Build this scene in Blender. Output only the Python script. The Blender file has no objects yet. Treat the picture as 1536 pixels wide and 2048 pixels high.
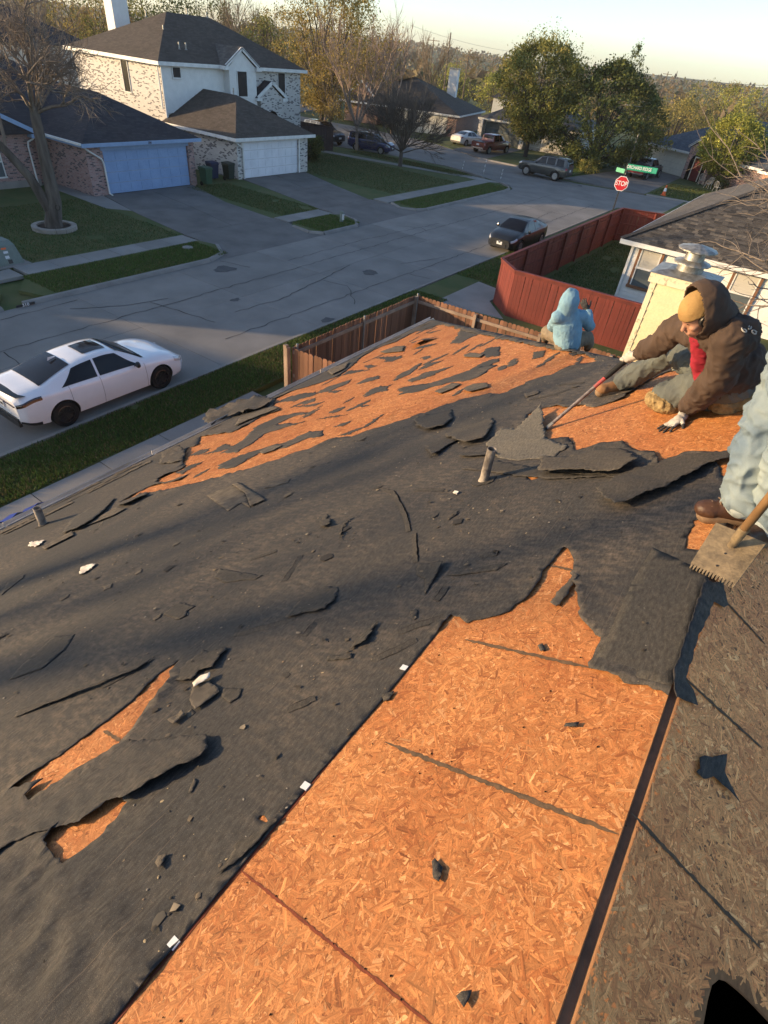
import bpy, bmesh, math, random
import numpy as np
from mathutils import Vector, Matrix, noise
from mathutils.geometry import delaunay_2d_cdt

# ------------------------------------------------------------------ camera, sky, sun, exposure
scene = bpy.context.scene
COL = scene.collection
PITCH, YAW, ROLL = math.atan(925 / 1110), math.radians(31.0), math.radians(6.92)
cam_data = bpy.data.cameras.new('camera')
cam = bpy.data.objects.new('camera', cam_data)
COL.objects.link(cam)
cam.matrix_world = Matrix.Translation((0, 0, 8.0)) @ Matrix.Rotation(YAW, 4, 'Z') @ Matrix.Rotation(math.pi / 2 - PITCH, 4, 'X') @ Matrix.Rotation(ROLL, 4, 'Z')
cam_data.sensor_fit = 'HORIZONTAL'
cam_data.sensor_width = 36
cam_data.lens = 1110 / 1536 * 36
cam_data.clip_start = .05
cam_data.clip_end = 6000
scene.camera = cam

SUN_AZ, SUN_EL = math.radians(-125), math.radians(9.7)
world = bpy.data.worlds.new('World')
scene.world = world
world.use_nodes = True
wn = world.node_tree.nodes
sky = wn.new('ShaderNodeTexSky')
sky.sky_type = 'NISHITA'
sky.sun_disc = False
sky.sun_elevation = SUN_EL
sky.sun_rotation = SUN_AZ
sky.altitude = 150
sky.air_density = .7
sky.dust_density = .7
sky.ozone_density = 1.1
world.node_tree.links.new(sky.outputs[0], wn['Background'].inputs[0])
wn['Background'].inputs[1].default_value = .132
sun_data = bpy.data.lights.new('sun', 'SUN')
sun_data.energy = 3.55
sun_data.angle = math.radians(.6)
sun_data.color = (1.0, .70, .38)
sun = bpy.data.objects.new('sun', sun_data)
COL.objects.link(sun)
sdir = Vector((math.sin(SUN_AZ) * math.cos(SUN_EL), math.cos(SUN_AZ) * math.cos(SUN_EL), math.sin(SUN_EL)))
sun.rotation_euler = sdir.to_track_quat('Z', 'Y').to_euler()
sun.location = (-40, -30, 60)
scene.view_settings.view_transform = 'Standard'
scene.view_settings.look = 'None'
scene.view_settings.gamma = 1
scene.view_settings.exposure = 1.42
scene.render.engine = 'CYCLES'
scene.cycles.max_bounces = 6
scene.cycles.use_denoising = True

# ------------------------------------------------------------------ helpers
rng = np.random.default_rng(11)
rnd = random.Random(5)
EX = {}

def vec(p): return Vector((float(p[0]), float(p[1]), float(p[2])))

class MB:
    """collects faces (world coordinates), links them as one mesh object"""
    def __init__(s): s.v = []; s.f = []; s.m = []
    def add(s, vs, fs, m=0):
        o = len(s.v); s.v += [tuple(map(float, p)) for p in vs]; s.f += [[i + o for i in f] for f in fs]; s.m += [m] * len(fs); return s
    def box(s, x0, x1, y0, y1, z0, z1, m=0):
        return s.add([(x0, y0, z0), (x1, y0, z0), (x1, y1, z0), (x0, y1, z0), (x0, y0, z1), (x1, y0, z1), (x1, y1, z1), (x0, y1, z1)],
                     [(3, 2, 1, 0), (4, 5, 6, 7), (0, 1, 5, 4), (1, 2, 6, 5), (2, 3, 7, 6), (3, 0, 4, 7)], m)
    def bar(s, p, q, w, h, up=(0, 0, 1), m=0):
        p, q = vec(p), vec(q); d = (q - p).normalized(); u = Vector(up); sd = d.cross(u)
        if sd.length < 1e-4: sd = d.cross(Vector((1, 0, 0)))
        sd.normalize(); u = sd.cross(d); vs = []
        for c in (p, q):
            for a, b in ((-1, -1), (1, -1), (1, 1), (-1, 1)): vs.append(c + sd * a * w / 2 + u * b * h / 2)
        return s.add(vs, [(0, 1, 2, 3), (7, 6, 5, 4), (0, 4, 5, 1), (1, 5, 6, 2), (2, 6, 7, 3), (3, 7, 4, 0)], m)
    def tube(s, pts, rad, n=8, m=0, cap=True):
        pts = [vec(p) for p in pts]; N = len(pts)
        if not hasattr(rad, '__len__'): rad = [rad] * N
        vs = []; pu = None
        for i, p in enumerate(pts):
            d = (pts[min(i + 1, N - 1)] - pts[max(i - 1, 0)]).normalized()
            a = pu if pu is not None else (Vector((0, 0, 1)) if abs(d.z) < .9 else Vector((1, 0, 0)))
            a = a - d * a.dot(d); a.normalize(); pu = a; b = d.cross(a)
            for k in range(n):
                t = 2 * math.pi * k / n; vs.append(p + (a * math.cos(t) + b * math.sin(t)) * rad[i])
        fs = [(i * n + k, i * n + (k + 1) % n, (i + 1) * n + (k + 1) % n, (i + 1) * n + k) for i in range(N - 1) for k in range(n)]
        if cap: fs += [tuple(range(n))[::-1], tuple((N - 1) * n + k for k in range(n))]
        return s.add(vs, fs, m)
    def lathe(s, prof, n=20, c=(0, 0, 0), axis='z', m=0):
        vs = []
        for r, h in prof:
            for k in range(n):
                t = 2 * math.pi * k / n; a, b = r * math.cos(t), r * math.sin(t)
                q = (a, b, h) if axis == 'z' else ((a, h, b) if axis == 'y' else (h, a, b))
                vs.append((c[0] + q[0], c[1] + q[1], c[2] + q[2]))
        fs = [(i * n + k, i * n + (k + 1) % n, (i + 1) * n + (k + 1) % n, (i + 1) * n + k) for i in range(len(prof) - 1) for k in range(n)]
        return s.add(vs, fs, m)
    def prism(s, poly, z0, z1, m=0):
        n = len(poly)
        return s.add([(p[0], p[1], z0) for p in poly] + [(p[0], p[1], z1) for p in poly],
                     [tuple(range(n))[::-1], tuple(range(n, 2 * n))] + [(i, (i + 1) % n, n + (i + 1) % n, n + i) for i in range(n)], m)
    def slab(s, pts, t, m=0, up=(0, 0, 1)):
        """polygon in space given thickness t away from the up side"""
        P = [vec(p) for p in pts]; n = Vector((0, 0, 0))
        for i in range(len(P)): n += (P[i] - P[0]).cross(P[(i + 1) % len(P)] - P[0])
        n.normalize(); k = len(P)
        if n.dot(Vector(up)) < 0: P = P[::-1]; n = -n
        return s.add(P + [p - n * t for p in P], [tuple(range(k)), tuple(range(k, 2 * k))[::-1]] + [(i, k + i, k + (i + 1) % k, (i + 1) % k) for i in range(k)], m)
    def build(s, name, mats, parent=None, smooth=False, kind=None, fixn=True):
        me = bpy.data.meshes.new(name)
        off = parent_loc(parent) if parent else Vector((0, 0, 0))
        V = np.array(s.v, dtype=np.float64).reshape(-1, 3) - np.array(off)
        me.from_pydata(V.tolist(), [], s.f)
        if not isinstance(mats, (list, tuple)): mats = [mats]
        for mm in mats: me.materials.append(mm)
        me.polygons.foreach_set('material_index', s.m)
        if fixn:
            bm = bmesh.new(); bm.from_mesh(me); bmesh.ops.recalc_face_normals(bm, faces=bm.faces); bm.to_mesh(me); bm.free()
        box_uv(me, off)
        return link(name, me, parent, smooth, kind)

def parent_loc(p):
    l = Vector((0, 0, 0))
    while p: l = l + p.location; p = p.parent
    return l

def link(name, me, parent=None, smooth=False, kind=None):
    o = bpy.data.objects.new(name, me); COL.objects.link(o)
    if parent: o.parent = parent
    if smooth:
        me.polygons.foreach_set('use_smooth', [True] * len(me.polygons))
        if smooth != 'all':
            try: me.set_sharp_from_angle(angle=math.radians(38))
            except Exception: pass
    if kind: o['kind'] = kind
    me.update()
    return o

def box_uv(me, off=(0, 0, 0)):
    """UV in metres: u along the horizontal, v up the face"""
    nl = len(me.loops)
    if not nl: return
    co = np.empty(len(me.vertices) * 3); me.vertices.foreach_get('co', co); co = co.reshape(-1, 3) + np.array(off)
    vi = np.empty(nl, dtype=np.int64); me.loops.foreach_get('vertex_index', vi)
    pn = np.empty(len(me.polygons) * 3); me.polygons.foreach_get('normal', pn); pn = pn.reshape(-1, 3)
    tot = np.empty(len(me.polygons), dtype=np.int64); me.polygons.foreach_get('loop_total', tot)
    n = np.repeat(pn, tot, axis=0)
    t = np.stack([-n[:, 1], n[:, 0], np.zeros(nl)], 1); ln = np.linalg.norm(t, axis=1)
    flat = ln < .05
    t[flat] = (1, 0, 0); t /= np.linalg.norm(t, axis=1)[:, None]
    b = np.cross(n, t); b[flat] = (0, 1, 0)
    p = co[vi]
    uv = np.stack([(p * t).sum(1), (p * b).sum(1)], 1)
    (me.uv_layers.new(name='UVMap') if not me.uv_layers else me.uv_layers[0]).data.foreach_set('uv', uv.ravel())

def tag(o, label, cat, group=None, kind=None):
    o['label'] = label; o['category'] = cat
    if group: o['group'] = group
    if kind: o['kind'] = kind
    return o

def thing(name, label, cat, loc=(0, 0, 0), group=None, rz=0):
    o = bpy.data.objects.new(name, None); COL.objects.link(o)
    o.location = loc; o.rotation_euler = (0, 0, rz); o.empty_display_size = .2
    return tag(o, label, cat, group)

def copy_tree(o, parent=None):
    c = o.copy(); COL.objects.link(c); c.parent = parent
    for ch in o.children: copy_tree(ch, c)
    return c

def raw_mesh(name, V, F, mats, parent=None, col=None, uv=None, smooth=False, kind=None):
    """numpy mesh: V (n,3), F (m,k); optional per-vertex colour and per-vertex uv"""
    off = np.array(parent_loc(parent)) if parent else np.zeros(3)
    me = bpy.data.meshes.new(name)
    V = np.asarray(V, dtype=np.float64) - off; F = np.asarray(F, dtype=np.int64); k = F.shape[1]
    me.vertices.add(len(V)); me.vertices.foreach_set('co', V.ravel())
    me.loops.add(F.size); me.loops.foreach_set('vertex_index', F.ravel())
    me.polygons.add(len(F)); me.polygons.foreach_set('loop_start', np.arange(0, F.size, k)); me.polygons.foreach_set('loop_total', np.full(len(F), k))
    if not isinstance(mats, (list, tuple)): mats = [mats]
    for mm in mats: me.materials.append(mm)
    me.update(calc_edges=True); me.validate()
    if col is not None:
        a = me.attributes.new('col', 'FLOAT_COLOR', 'POINT')
        c = np.ones((len(V), 4)); c[:, :3] = col; a.data.foreach_set('color', c.ravel())
    if uv is not None:
        l = me.uv_layers.new(name='UVMap'); vi = np.empty(len(me.loops), dtype=np.int64); me.loops.foreach_get('vertex_index', vi)
        l.data.foreach_set('uv', np.asarray(uv, dtype=np.float64)[vi].ravel())
    else: box_uv(me, off)
    return link(name, me, parent, smooth, kind)

# ------------------------------------------------------------------ materials
def new_mat(name):
    m = bpy.data.materials.new(name); m.use_nodes = True
    t = m.node_tree; b = t.nodes['Principled BSDF']
    def N(kind, **kw):
        n = t.nodes.new('ShaderNode' + kind)
        for k, v in kw.items(): setattr(n, k, v)
        return n
    def S(node, **kw):
        for k, v in kw.items(): node.inputs[k.replace('_', ' ')].default_value = v
        return node
    return m, t, b, N, t.links.new

def c4(c): return (c[0], c[1], c[2], 1)

def ramp(N, stops):
    r = N('ValToRGB'); e = r.color_ramp.elements
    while len(e) < len(stops): e.new(.5)
    for i, (p, c) in enumerate(stops):
        e[i].position = p; e[i].color = c4(c) if hasattr(c, '__len__') else (c, c, c, 1)
    return r

def coords(N, L, kind='UV', scale=(1, 1, 1), rot=0):
    tc = N('TexCoord'); mp = N('Mapping'); L(tc.outputs[kind], mp.inputs[0])
    mp.inputs['Scale'].default_value = scale; mp.inputs['Rotation'].default_value = (0, 0, rot)
    return mp

def noise_n(N, L, src, scale, detail=4, rough=.55, dist=0):
    n = N('TexNoise'); n.inputs['Scale'].default_value = scale; n.inputs['Detail'].default_value = detail
    n.inputs['Roughness'].default_value = rough; n.inputs['Distortion'].default_value = dist
    L(src.outputs[0], n.inputs['Vector']); return n

def mixc(N, L, fac, a, b, mode='MIX'):
    x = N('Mix', data_type='RGBA', blend_type=mode)
    for s, v in ((0, fac), (6, a), (7, b)):
        if isinstance(v, (int, float)): x.inputs[s].default_value = v
        elif isinstance(v, tuple): x.inputs[s].default_value = c4(v)
        else: L(v, x.inputs[s])
    return x.outputs[2]

def bump_n(N, L, b, h, strength, dist=.01):
    bp = N('Bump'); bp.inputs['Strength'].default_value = strength; bp.inputs['Distance'].default_value = dist
    L(h, bp.inputs['Height']); L(bp.outputs[0], b.inputs['Normal']); return bp

def mk(name, col, col2=None, scale=5, rough=.8, bump=0., bscale=60, spec=.3, metal=0., stretch=(1, 1, 1), kind='Object', coat=0., lo=.35, hi=.68, detail=5):
    m, t, b, N, L = new_mat(name)
    col2 = col2 or tuple(c * .72 for c in col)
    mp = coords(N, L, kind, stretch)
    n = noise_n(N, L, mp, scale, detail)
    r = ramp(N, [(lo, col), (hi, col2)]); L(n.outputs[0], r.inputs[0])
    n2 = noise_n(N, L, mp, bscale, 3)
    c = mixc(N, L, .22, r.outputs[0], n2.outputs[0], 'OVERLAY')
    L(c, b.inputs['Base Color'])
    b.inputs['Roughness'].default_value = rough; b.inputs['Metallic'].default_value = metal
    b.inputs['Specular IOR Level'].default_value = spec; b.inputs['Coat Weight'].default_value = coat
    if bump: bump_n(N, L, b, n2.outputs[0], bump)
    return m

def mk_brick(name, c1, c2, dark, mortar, bw=.21, bh=.075, darkness=.5, rough=.88):
    m, t, b, N, L = new_mat(name)
    mp = coords(N, L, 'UV')
    br = N('TexBrick'); L(mp.outputs[0], br.inputs['Vector'])
    br.offset = .5
    for k, v in (('Color1', c4(c1)), ('Color2', c4(c2)), ('Mortar', c4(mortar)), ('Scale', 1.), ('Mortar Size', .007), ('Mortar Smooth', .2), ('Bias', 0.), ('Brick Width', bw), ('Row Height', bh)):
        br.inputs[k].default_value = v
    # a second lay-out with the same courses gives some bricks a dark face
    br2 = N('TexBrick'); L(mp.outputs[0], br2.inputs['Vector']); br2.offset = .5
    for k, v in (('Color1', (0, 0, 0, 1)), ('Color2', (1, 1, 1, 1)), ('Mortar', (0, 0, 0, 1)), ('Scale', 1.), ('Mortar Size', .007), ('Brick Width', bw), ('Row Height', bh)):
        br2.inputs[k].default_value = v
    nz = noise_n(N, L, coords(N, L, 'UV', (1.8, 6, 1)), 1.6, 3)
    ad = N('Math', operation='MULTIPLY_ADD'); L(nz.outputs[0], ad.inputs[0]); ad.inputs[1].default_value = .45; L(br2.outputs[0], ad.inputs[2])
    rp = ramp(N, [(1.5 - darkness - .04, 0.), (1.5 - darkness + .04, 1.)]); 
    ad2 = N('Math', operation='MULTIPLY'); L(ad.outputs[0], ad2.inputs[0]); ad2.inputs[1].default_value = .5
    thr = 1.0 - (darkness - .4) * .8; rp.color_ramp.elements[0].position = (thr - .05) / 2; rp.color_ramp.elements[1].position = (thr + .05) / 2
    L(ad2.outputs[0], rp.inputs[0])
    c = mixc(N, L, rp.outputs[0], br.outputs[0], dark)
    fine = noise_n(N, L, mp, 25, 4)
    c = mixc(N, L, .35, c, fine.outputs[0], 'OVERLAY')
    L(c, b.inputs['Base Color']); b.inputs['Roughness'].default_value = rough
    iv = N('Math', operation='SUBTRACT'); iv.inputs[0].default_value = 1; L(br.outputs['Fac'], iv.inputs[1])
    bump_n(N, L, b, iv.outputs[0], .6, .01)
    return m

def mk_shingle(name, c1, c2, streak=.3, bw=.3, bh=.14):
    m, t, b, N, L = new_mat(name)
    mp = coords(N, L, 'UV')
    wob = noise_n(N, L, mp, 3, 2); wv = N('VectorMath', operation='MULTIPLY_ADD'); L(wob.outputs[1], wv.inputs[0]); wv.inputs[1].default_value = (.06, .02, 0); L(mp.outputs[0], wv.inputs[2])
    br = N('TexBrick'); L(wv.outputs[0], br.inputs['Vector']); br.offset = .37; br.offset_frequency = 3
    for k, v in (('Color1', c4(c1)), ('Color2', c4(c2)), ('Mortar', c4(tuple(x * .45 for x in c1))), ('Scale', 1.), ('Mortar Size', .006), ('Mortar Smooth', .3), ('Brick Width', bw), ('Row Height', bh)):
        br.inputs[k].default_value = v
    big = noise_n(N, L, coords(N, L, 'UV', (1, .6, 1)), .9, 5)
    c = mixc(N, L, streak, br.outputs[0], big.outputs[0], 'OVERLAY')
    fine = noise_n(N, L, mp, 90, 3)
    c = mixc(N, L, .4, c, fine.outputs[0], 'OVERLAY')
    L(c, b.inputs['Base Color']); b.inputs['Roughness'].default_value = .92; b.inputs['Specular IOR Level'].default_value = .2
    iv = N('Math', operation='SUBTRACT'); iv.inputs[0].default_value = 1; L(br.outputs['Fac'], iv.inputs[1])
    bump_n(N, L, b, iv.outputs[0], .5, .012)
    return m

def mk_attr(name, rough=.7, transl=0., grain=False, spec=.2):
    """colour from the mesh attribute 'col'"""
    m, t, b, N, L = new_mat(name)
    at = N('Attribute', attribute_name='col')
    c = at.outputs[0]
    if grain:
        mp = coords(N, L, 'UV', (6, 160, 1)); g1 = noise_n(N, L, mp, 1., 4, .6)
        r = ramp(N, [(.3, .55), (.7, 1.25)]); L(g1.outputs[0], r.inputs[0]); c = mixc(N, L, 1., c, r.outputs[0], 'MULTIPLY')
        mo = coords(N, L, 'Object'); n3 = noise_n(N, L, mo, 260, 2); r3 = ramp(N, [(.33, .62), (.45, 1.)]); L(n3.outputs[0], r3.inputs[0])
        c = mixc(N, L, .7, c, r3.outputs[0], 'MULTIPLY')
        bump_n(N, L, b, g1.outputs[0], .35, .002)
    L(c, b.inputs['Base Color']); b.inputs['Roughness'].default_value = rough; b.inputs['Specular IOR Level'].default_value = spec
    if transl:
        tr = N('BsdfTranslucent'); L(c, tr.inputs[0]); mx = N('MixShader'); mx.inputs[0].default_value = transl
        L(b.outputs[0], mx.inputs[1]); L(tr.outputs[0], mx.inputs[2]); L(mx.outputs[0], t.nodes['Material Output'].inputs[0])
    return m

def mk_plain(name, col, rough=.5, metal=0., spec=.5, coat=0., emit=None, transmission=0.):
    m, t, b, N, L = new_mat(name)
    b.inputs['Base Color'].default_value = c4(col); b.inputs['Roughness'].default_value = rough
    b.inputs['Metallic'].default_value = metal; b.inputs['Specular IOR Level'].default_value = spec
    b.inputs['Coat Weight'].default_value = coat; b.inputs['Coat Roughness'].default_value = .04
    return m

def mk_paint(name, col, rough=.35, coat=1., flake=0.):
    m, t, b, N, L = new_mat(name)
    mp = coords(N, L, 'Object'); n = noise_n(N, L, mp, 2.2, 4); r = ramp(N, [(.3, tuple(x * .93 for x in col)), (.75, col)]); L(n.outputs[0], r.inputs[0])
    d = noise_n(N, L, mp, 14, 5); rr = ramp(N, [(.3, rough * .8), (.8, rough * 1.25)]); L(d.outputs[0], rr.inputs[0])
    L(r.outputs[0], b.inputs['Base Color']); L(rr.outputs[0], b.inputs['Roughness'])
    b.inputs['Coat Weight'].default_value = coat; b.inputs['Coat Roughness'].default_value = .05
    b.inputs['Metallic'].default_value = flake
    return m

M = {}
M['white_trim'] = mk('white_trim', (.72, .72, .70), (.60, .60, .58), 3, .55, .05, 40)
M['blue_trim'] = mk('blue_trim', (.25, .36, .54), (.22, .32, .49), 3, .6, .05, 40)
M['blue_door'] = mk('blue_door', (.24, .36, .57), (.21, .32, .52), 1.5, .5, .03, 30)
M['white_door'] = mk('white_door', (.74, .76, .80), (.66, .68, .72), 1.5, .5, .03, 30)
M['brick_purple'] = mk_brick('brick_purple', (.30, .17, .15), (.40, .27, .25), (.10, .07, .075), (.36, .32, .30), darkness=.40)
M['brick_white'] = mk_brick('brick_white', (.52, .50, .47), (.62, .60, .56), (.12, .115, .12), (.46, .44, .42), darkness=.40)
M['brick_red'] = mk_brick('brick_red', (.34, .16, .11), (.42, .24, .17), (.16, .10, .09), (.40, .35, .30), darkness=.35)
M['shingle_dark'] = mk_shingle('shingle_dark', (.035, .035, .042), (.055, .053, .058))
M['shingle_brown'] = mk_shingle('shingle_brown', (.066, .056, .048), (.095, .080, .068))
M['shingle_grey'] = mk_shingle('shingle_grey', (.08, .075, .07), (.13, .12, .11))
M['shingle_blue'] = mk_shingle('shingle_blue', (.06, .075, .095), (.10, .115, .135))
M['window_dark'] = mk_plain('window_dark', (.012, .013, .015), .12, 0, .5)
M['screen_dark'] = mk('screen_dark', (.014, .014, .016), (.02, .02, .022), 4, .6, .1, 300)
M['window_blind'] = mk('window_blind', (.50, .48, .42), (.42, .40, .36), 3, .5, .1, 20, stretch=(1, 1, 25))
M['window_grey'] = mk_plain('window_grey', (.10, .12, .13), .15)
M['concrete'] = mk('concrete', (.245, .232, .215), (.16, .152, .142), .55, .9, .25, 45, lo=.3, hi=.75, detail=9)
M['concrete_walk'] = mk('concrete_walk', (.26, .25, .235), (.19, .185, .175), .8, .9, .3, 55, lo=.3, hi=.75, detail=8)
M['concrete_kerb'] = mk('concrete_kerb', (.27, .255, .235), (.18, .17, .16), 1.2, .9, .3, 55, lo=.3, hi=.75, detail=8)
M['concrete_drive'] = mk('concrete_drive', (.175, .165, .155), (.10, .096, .092), .7, .9, .3, 55, lo=.3, hi=.75, detail=9)
M['lawn'] = mk('lawn', (.055, .085, .025), (.10, .105, .04), .8, .95, .8, 70, lo=.35, hi=.7, detail=9)
M['soil'] = mk('soil', (.05, .035, .025), (.03, .022, .017), 6, .95, .8, 60)
M['grass_blade'] = mk_attr('grass_blade', .7, .35)
M['leaf'] = mk_attr('leaf', .65, .3)
M['bark_grey'] = mk('bark_grey', (.13, .115, .10), (.055, .048, .042), 5, .95, .9, 22, stretch=(1, 1, .18))
M['bark_pale'] = mk('bark_pale', (.23, .19, .155), (.13, .105, .085), 5, .95, .5, 25, stretch=(1, 1, .2))
M['bark_dark'] = mk('bark_dark', (.065, .055, .05), (.035, .03, .027), 5, .95, .8, 25, stretch=(1, 1, .2))
M['stone_ring'] = mk('stone_ring', (.36, .33, .29), (.24, .22, .19), 3, .9, .3, 30)
M['fence_cedar'] = mk('fence_cedar', (.23, .115, .068), (.12, .062, .042), 2.2, .85, .4, 30, stretch=(3, 3, .35), lo=.3, hi=.75)
M['fence_grey_wood'] = mk('fence_grey_wood', (.34, .25, .19), (.22, .16, .12), 2.2, .85, .4, 30, stretch=(1, 1, 1))
M['fence_red'] = mk('fence_red', (.17, .036, .026), (.105, .024, .020), 2., .65, .25, 40, stretch=(2, 2, .4))
M['fence_dark'] = mk('fence_dark', (.065, .045, .042), (.04, .03, .03), 3, .85, .3, 40, stretch=(3, 3, .4))
M['metal_grey'] = mk('metal_grey', (.34, .34, .34), (.26, .26, .26), 6, .45, .1, 60, metal=.6)
M['metal_dull'] = mk('metal_dull', (.42, .41, .38), (.22, .21, .19), 9, .45, .2, 50, metal=.7)
M['pole_wood'] = mk('pole_wood', (.14, .11, .085), (.09, .07, .055), 3, .9, .3, 30, stretch=(1, 1, .2))
M['black_rubber'] = mk('black_rubber', (.018, .018, .018), (.012, .012, .012), 8, .75, .1, 60)
M['black_plastic'] = mk_plain('black_plastic', (.015, .015, .016), .4)
M['car_glass'] = mk_plain('car_glass', (.006, .006, .008), .08, 0, .35, 0)
M['rim_black'] = mk_plain('rim_black', (.10, .10, .105), .3, .8, .5, .6)
M['rim_silver'] = mk_plain('rim_silver', (.42, .42, .42), .35, .8)
M['chrome'] = mk_plain('chrome', (.6, .6, .6), .2, .95)
M['lamp_red'] = mk_plain('lamp_red', (.25, .012, .012), .25, 0, .5, .6)
M['lamp_smoked'] = mk_plain('lamp_smoked', (.03, .008, .008), .15, 0, .5, 1.)
M['lamp_clear'] = mk_plain('lamp_clear', (.45, .47, .5), .15, .2, .5, 1.)
M['plate_white'] = mk_plain('plate_white', (.6, .61, .62), .5)
M['print_black'] = mk_plain('print_black', (.02, .02, .022), .6)
M['print_white'] = mk_plain('print_white', (.82, .82, .82), .6)
M['paint_white'] = mk_paint('paint_white', (.80, .81, .84), .22)
M['paint_black'] = mk_paint('paint_black', (.009, .010, .012), .4, .35)
M['paint_olive'] = mk_paint('paint_olive', (.042, .044, .040), .35)
M['paint_navy'] = mk_paint('paint_navy', (.015, .022, .09), .3)
M['paint_red'] = mk_paint('paint_red', (.24, .018, .016), .35)
M['paint_maroon'] = mk_paint('paint_maroon', (.13, .02, .016), .35)
M['paint_cream'] = mk_paint('paint_cream', (.62, .60, .56), .35)
M['paint_grey'] = mk_paint('paint_grey', (.035, .037, .042), .3)
M['sign_red'] = mk_plain('sign_red', (.55, .02, .03), .45)
M['sign_green'] = mk_plain('sign_green', (.02, .30, .17), .45)
M['orange'] = mk_plain('orange', (.75, .12, .02), .6)
M['bin_green'] = mk('bin_green', (.035, .085, .045), (.03, .07, .038), 5, .55)
M['bin_blue'] = mk('bin_blue', (.018, .028, .065), (.014, .022, .055), 5, .55)
M['bin_dark'] = mk('bin_dark', (.022, .034, .028), (.018, .028, .022), 5, .55)
M['utility_green'] = mk('utility_green', (.17, .21, .19), (.14, .175, .155), 4, .6, .1, 40)
M['yellow_siding'] = mk('yellow_siding', (.66, .58, .36), (.60, .53, .33), 4, .65, .12, 30)
M['yellow_peeling'] = mk('yellow_peeling', (.66, .60, .42), (.36, .31, .22), 9, .75, .4, 50, lo=.56, hi=.66)
M['white_siding'] = mk('white_siding', (.70, .70, .68), (.64, .64, .62), 3, .65, .06, 40)
M['cream_siding'] = mk('cream_siding', (.62, .60, .52), (.54, .52, .46), 3, .65, .06, 40)
M['brown_trim'] = mk('brown_trim', (.22, .105, .055), (.16, .08, .045), 5, .7, .15, 40)
M['tarp_blue'] = mk('tarp_blue', (.02, .05, .30), (.015, .035, .22), 5, .4, .3, 18)

# ------------------------------------------------------------------ the roof under repair (own house)
TH, RD = math.radians(28.4), 1.46
SN, CS = math.sin(TH), math.cos(TH)
V_TOP, V_APEX, V_EAVE, U_END, U_BACK = -.46, -.442, -8.86, 4.29, -5.0
def rp(u, v, h=0.):
    """point on the street-side slope: u along the ridge, v up the slope, h above the boards"""
    return (RD * SN + v * CS - h * SN, u, 8 - RD * CS + v * SN + h * CS)
AP = rp(0, V_APEX)
def rq(u, w, h=0.):
    """point on the shaded slope: w down from the ridge"""
    return (AP[0] + w * CS + h * SN, u, AP[2] - w * SN + h * CS)
def np_rp(u, v, h): return np.stack([RD * SN + v * CS - h * SN, u + 0 * v, 8 - RD * CS + v * SN + h * CS], -1)
def np_rq(u, w, h): return np.stack([AP[0] + w * CS + h * SN, u + 0 * w, AP[2] - w * SN + h * CS], -1)
def hip_u(v): return U_END + (V_TOP - v) / .952     # the hip runs down from the ridge end to the far eave corner

def area(p): return .5 * sum(p[i][0] * p[(i + 1) % len(p)][1] - p[(i + 1) % len(p)][0] * p[i][1] for i in range(len(p)))
def rag(poly, step=.03, amp=.012, seed=0, fn=None):
    """torn outline: the polygon with its edges broken up"""
    out = []; n = len(poly)
    for i in range(n):
        a = np.array(poly[i], float); b = np.array(poly[(i + 1) % n], float); d = b - a; l = np.hypot(*d)
        if l < 1e-6: continue
        k = max(1, int(l / step)); nr = np.array([-d[1], d[0]]) / l
        for j in range(k):
            t = j / k; p = a + d * t
            w = amp * min(1, l / .12) * (noise.noise(Vector((p[0] * 9 + seed, p[1] * 9, seed * 1.7))) + .7 * noise.noise(Vector((p[0] * 31 + seed, p[1] * 31, seed + 9))) + .35 * rnd.uniform(-1, 1))
            if fn is not None: w *= fn(p)
            out.append(tuple(p + nr * w * (1 if j else .4)))
    return out
def pip(P, poly):
    x, y = P[:, 0], P[:, 1]; r = np.zeros(len(P), bool); q = np.asarray(poly, float); n = len(q); j = n - 1
    for i in range(n):
        xi, yi = q[i]; xj, yj = q[j]
        if yi != yj: r ^= ((yi > y) != (yj > y)) & (x < (xj - xi) * (y - yi) / (yj - yi) + xi)
        j = i
    return r
def edge_dist(P, polys):
    A = []; B = []
    for q in polys:
        q = np.asarray(q, float); A.append(q); B.append(np.roll(q, -1, 0))
    A = np.concatenate(A); B = np.concatenate(B); out = np.empty(len(P))
    for s in range(0, len(P), 2000):
        p = P[s:s + 2000, None]; ab = (B - A)[None]; t = ((p - A[None]) * ab).sum(-1) / np.maximum((ab ** 2).sum(-1), 1e-12); t = np.clip(t, 0, 1)
        out[s:s + 2000] = np.sqrt((((p - A[None] - ab * t[..., None]) ** 2).sum(-1)).min(1))
    return out
def cdt_sheet(outer, holes, pts):
    vs = []; es = []
    for q in [outer] + list(holes):
        o = len(vs); n = len(q); vs += [Vector((float(a), float(b))) for a, b in q]; es += [(o + i, o + (i + 1) % n) for i in range(n)]
    nb = len(vs)
    P = np.asarray(pts, float).reshape(-1, 2)
    if len(P):
        ok = pip(P, outer)
        for h in holes: ok &= ~pip(P, h)
        P = P[ok]
        vs += [Vector((float(a), float(b))) for a, b in P]
    r = delaunay_2d_cdt(vs, es, [], 0, 1e-6)
    V = np.array([(v.x, v.y) for v in r[0]]); F = np.array([f for f in r[2] if len(f) == 3])
    c = V[F].mean(1); ok = pip(c, outer)
    for h in holes: ok &= ~pip(c, h)
    F = F[ok]
    a = (V[F[:, 1], 0] - V[F[:, 0], 0]) * (V[F[:, 2], 1] - V[F[:, 0], 1]) - (V[F[:, 2], 0] - V[F[:, 0], 0]) * (V[F[:, 1], 1] - V[F[:, 0], 1])
    F = np.where((a > 0)[:, None], F[:, ::-1], F)      # faces look up once they lie on a slope
    return V, F
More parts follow.
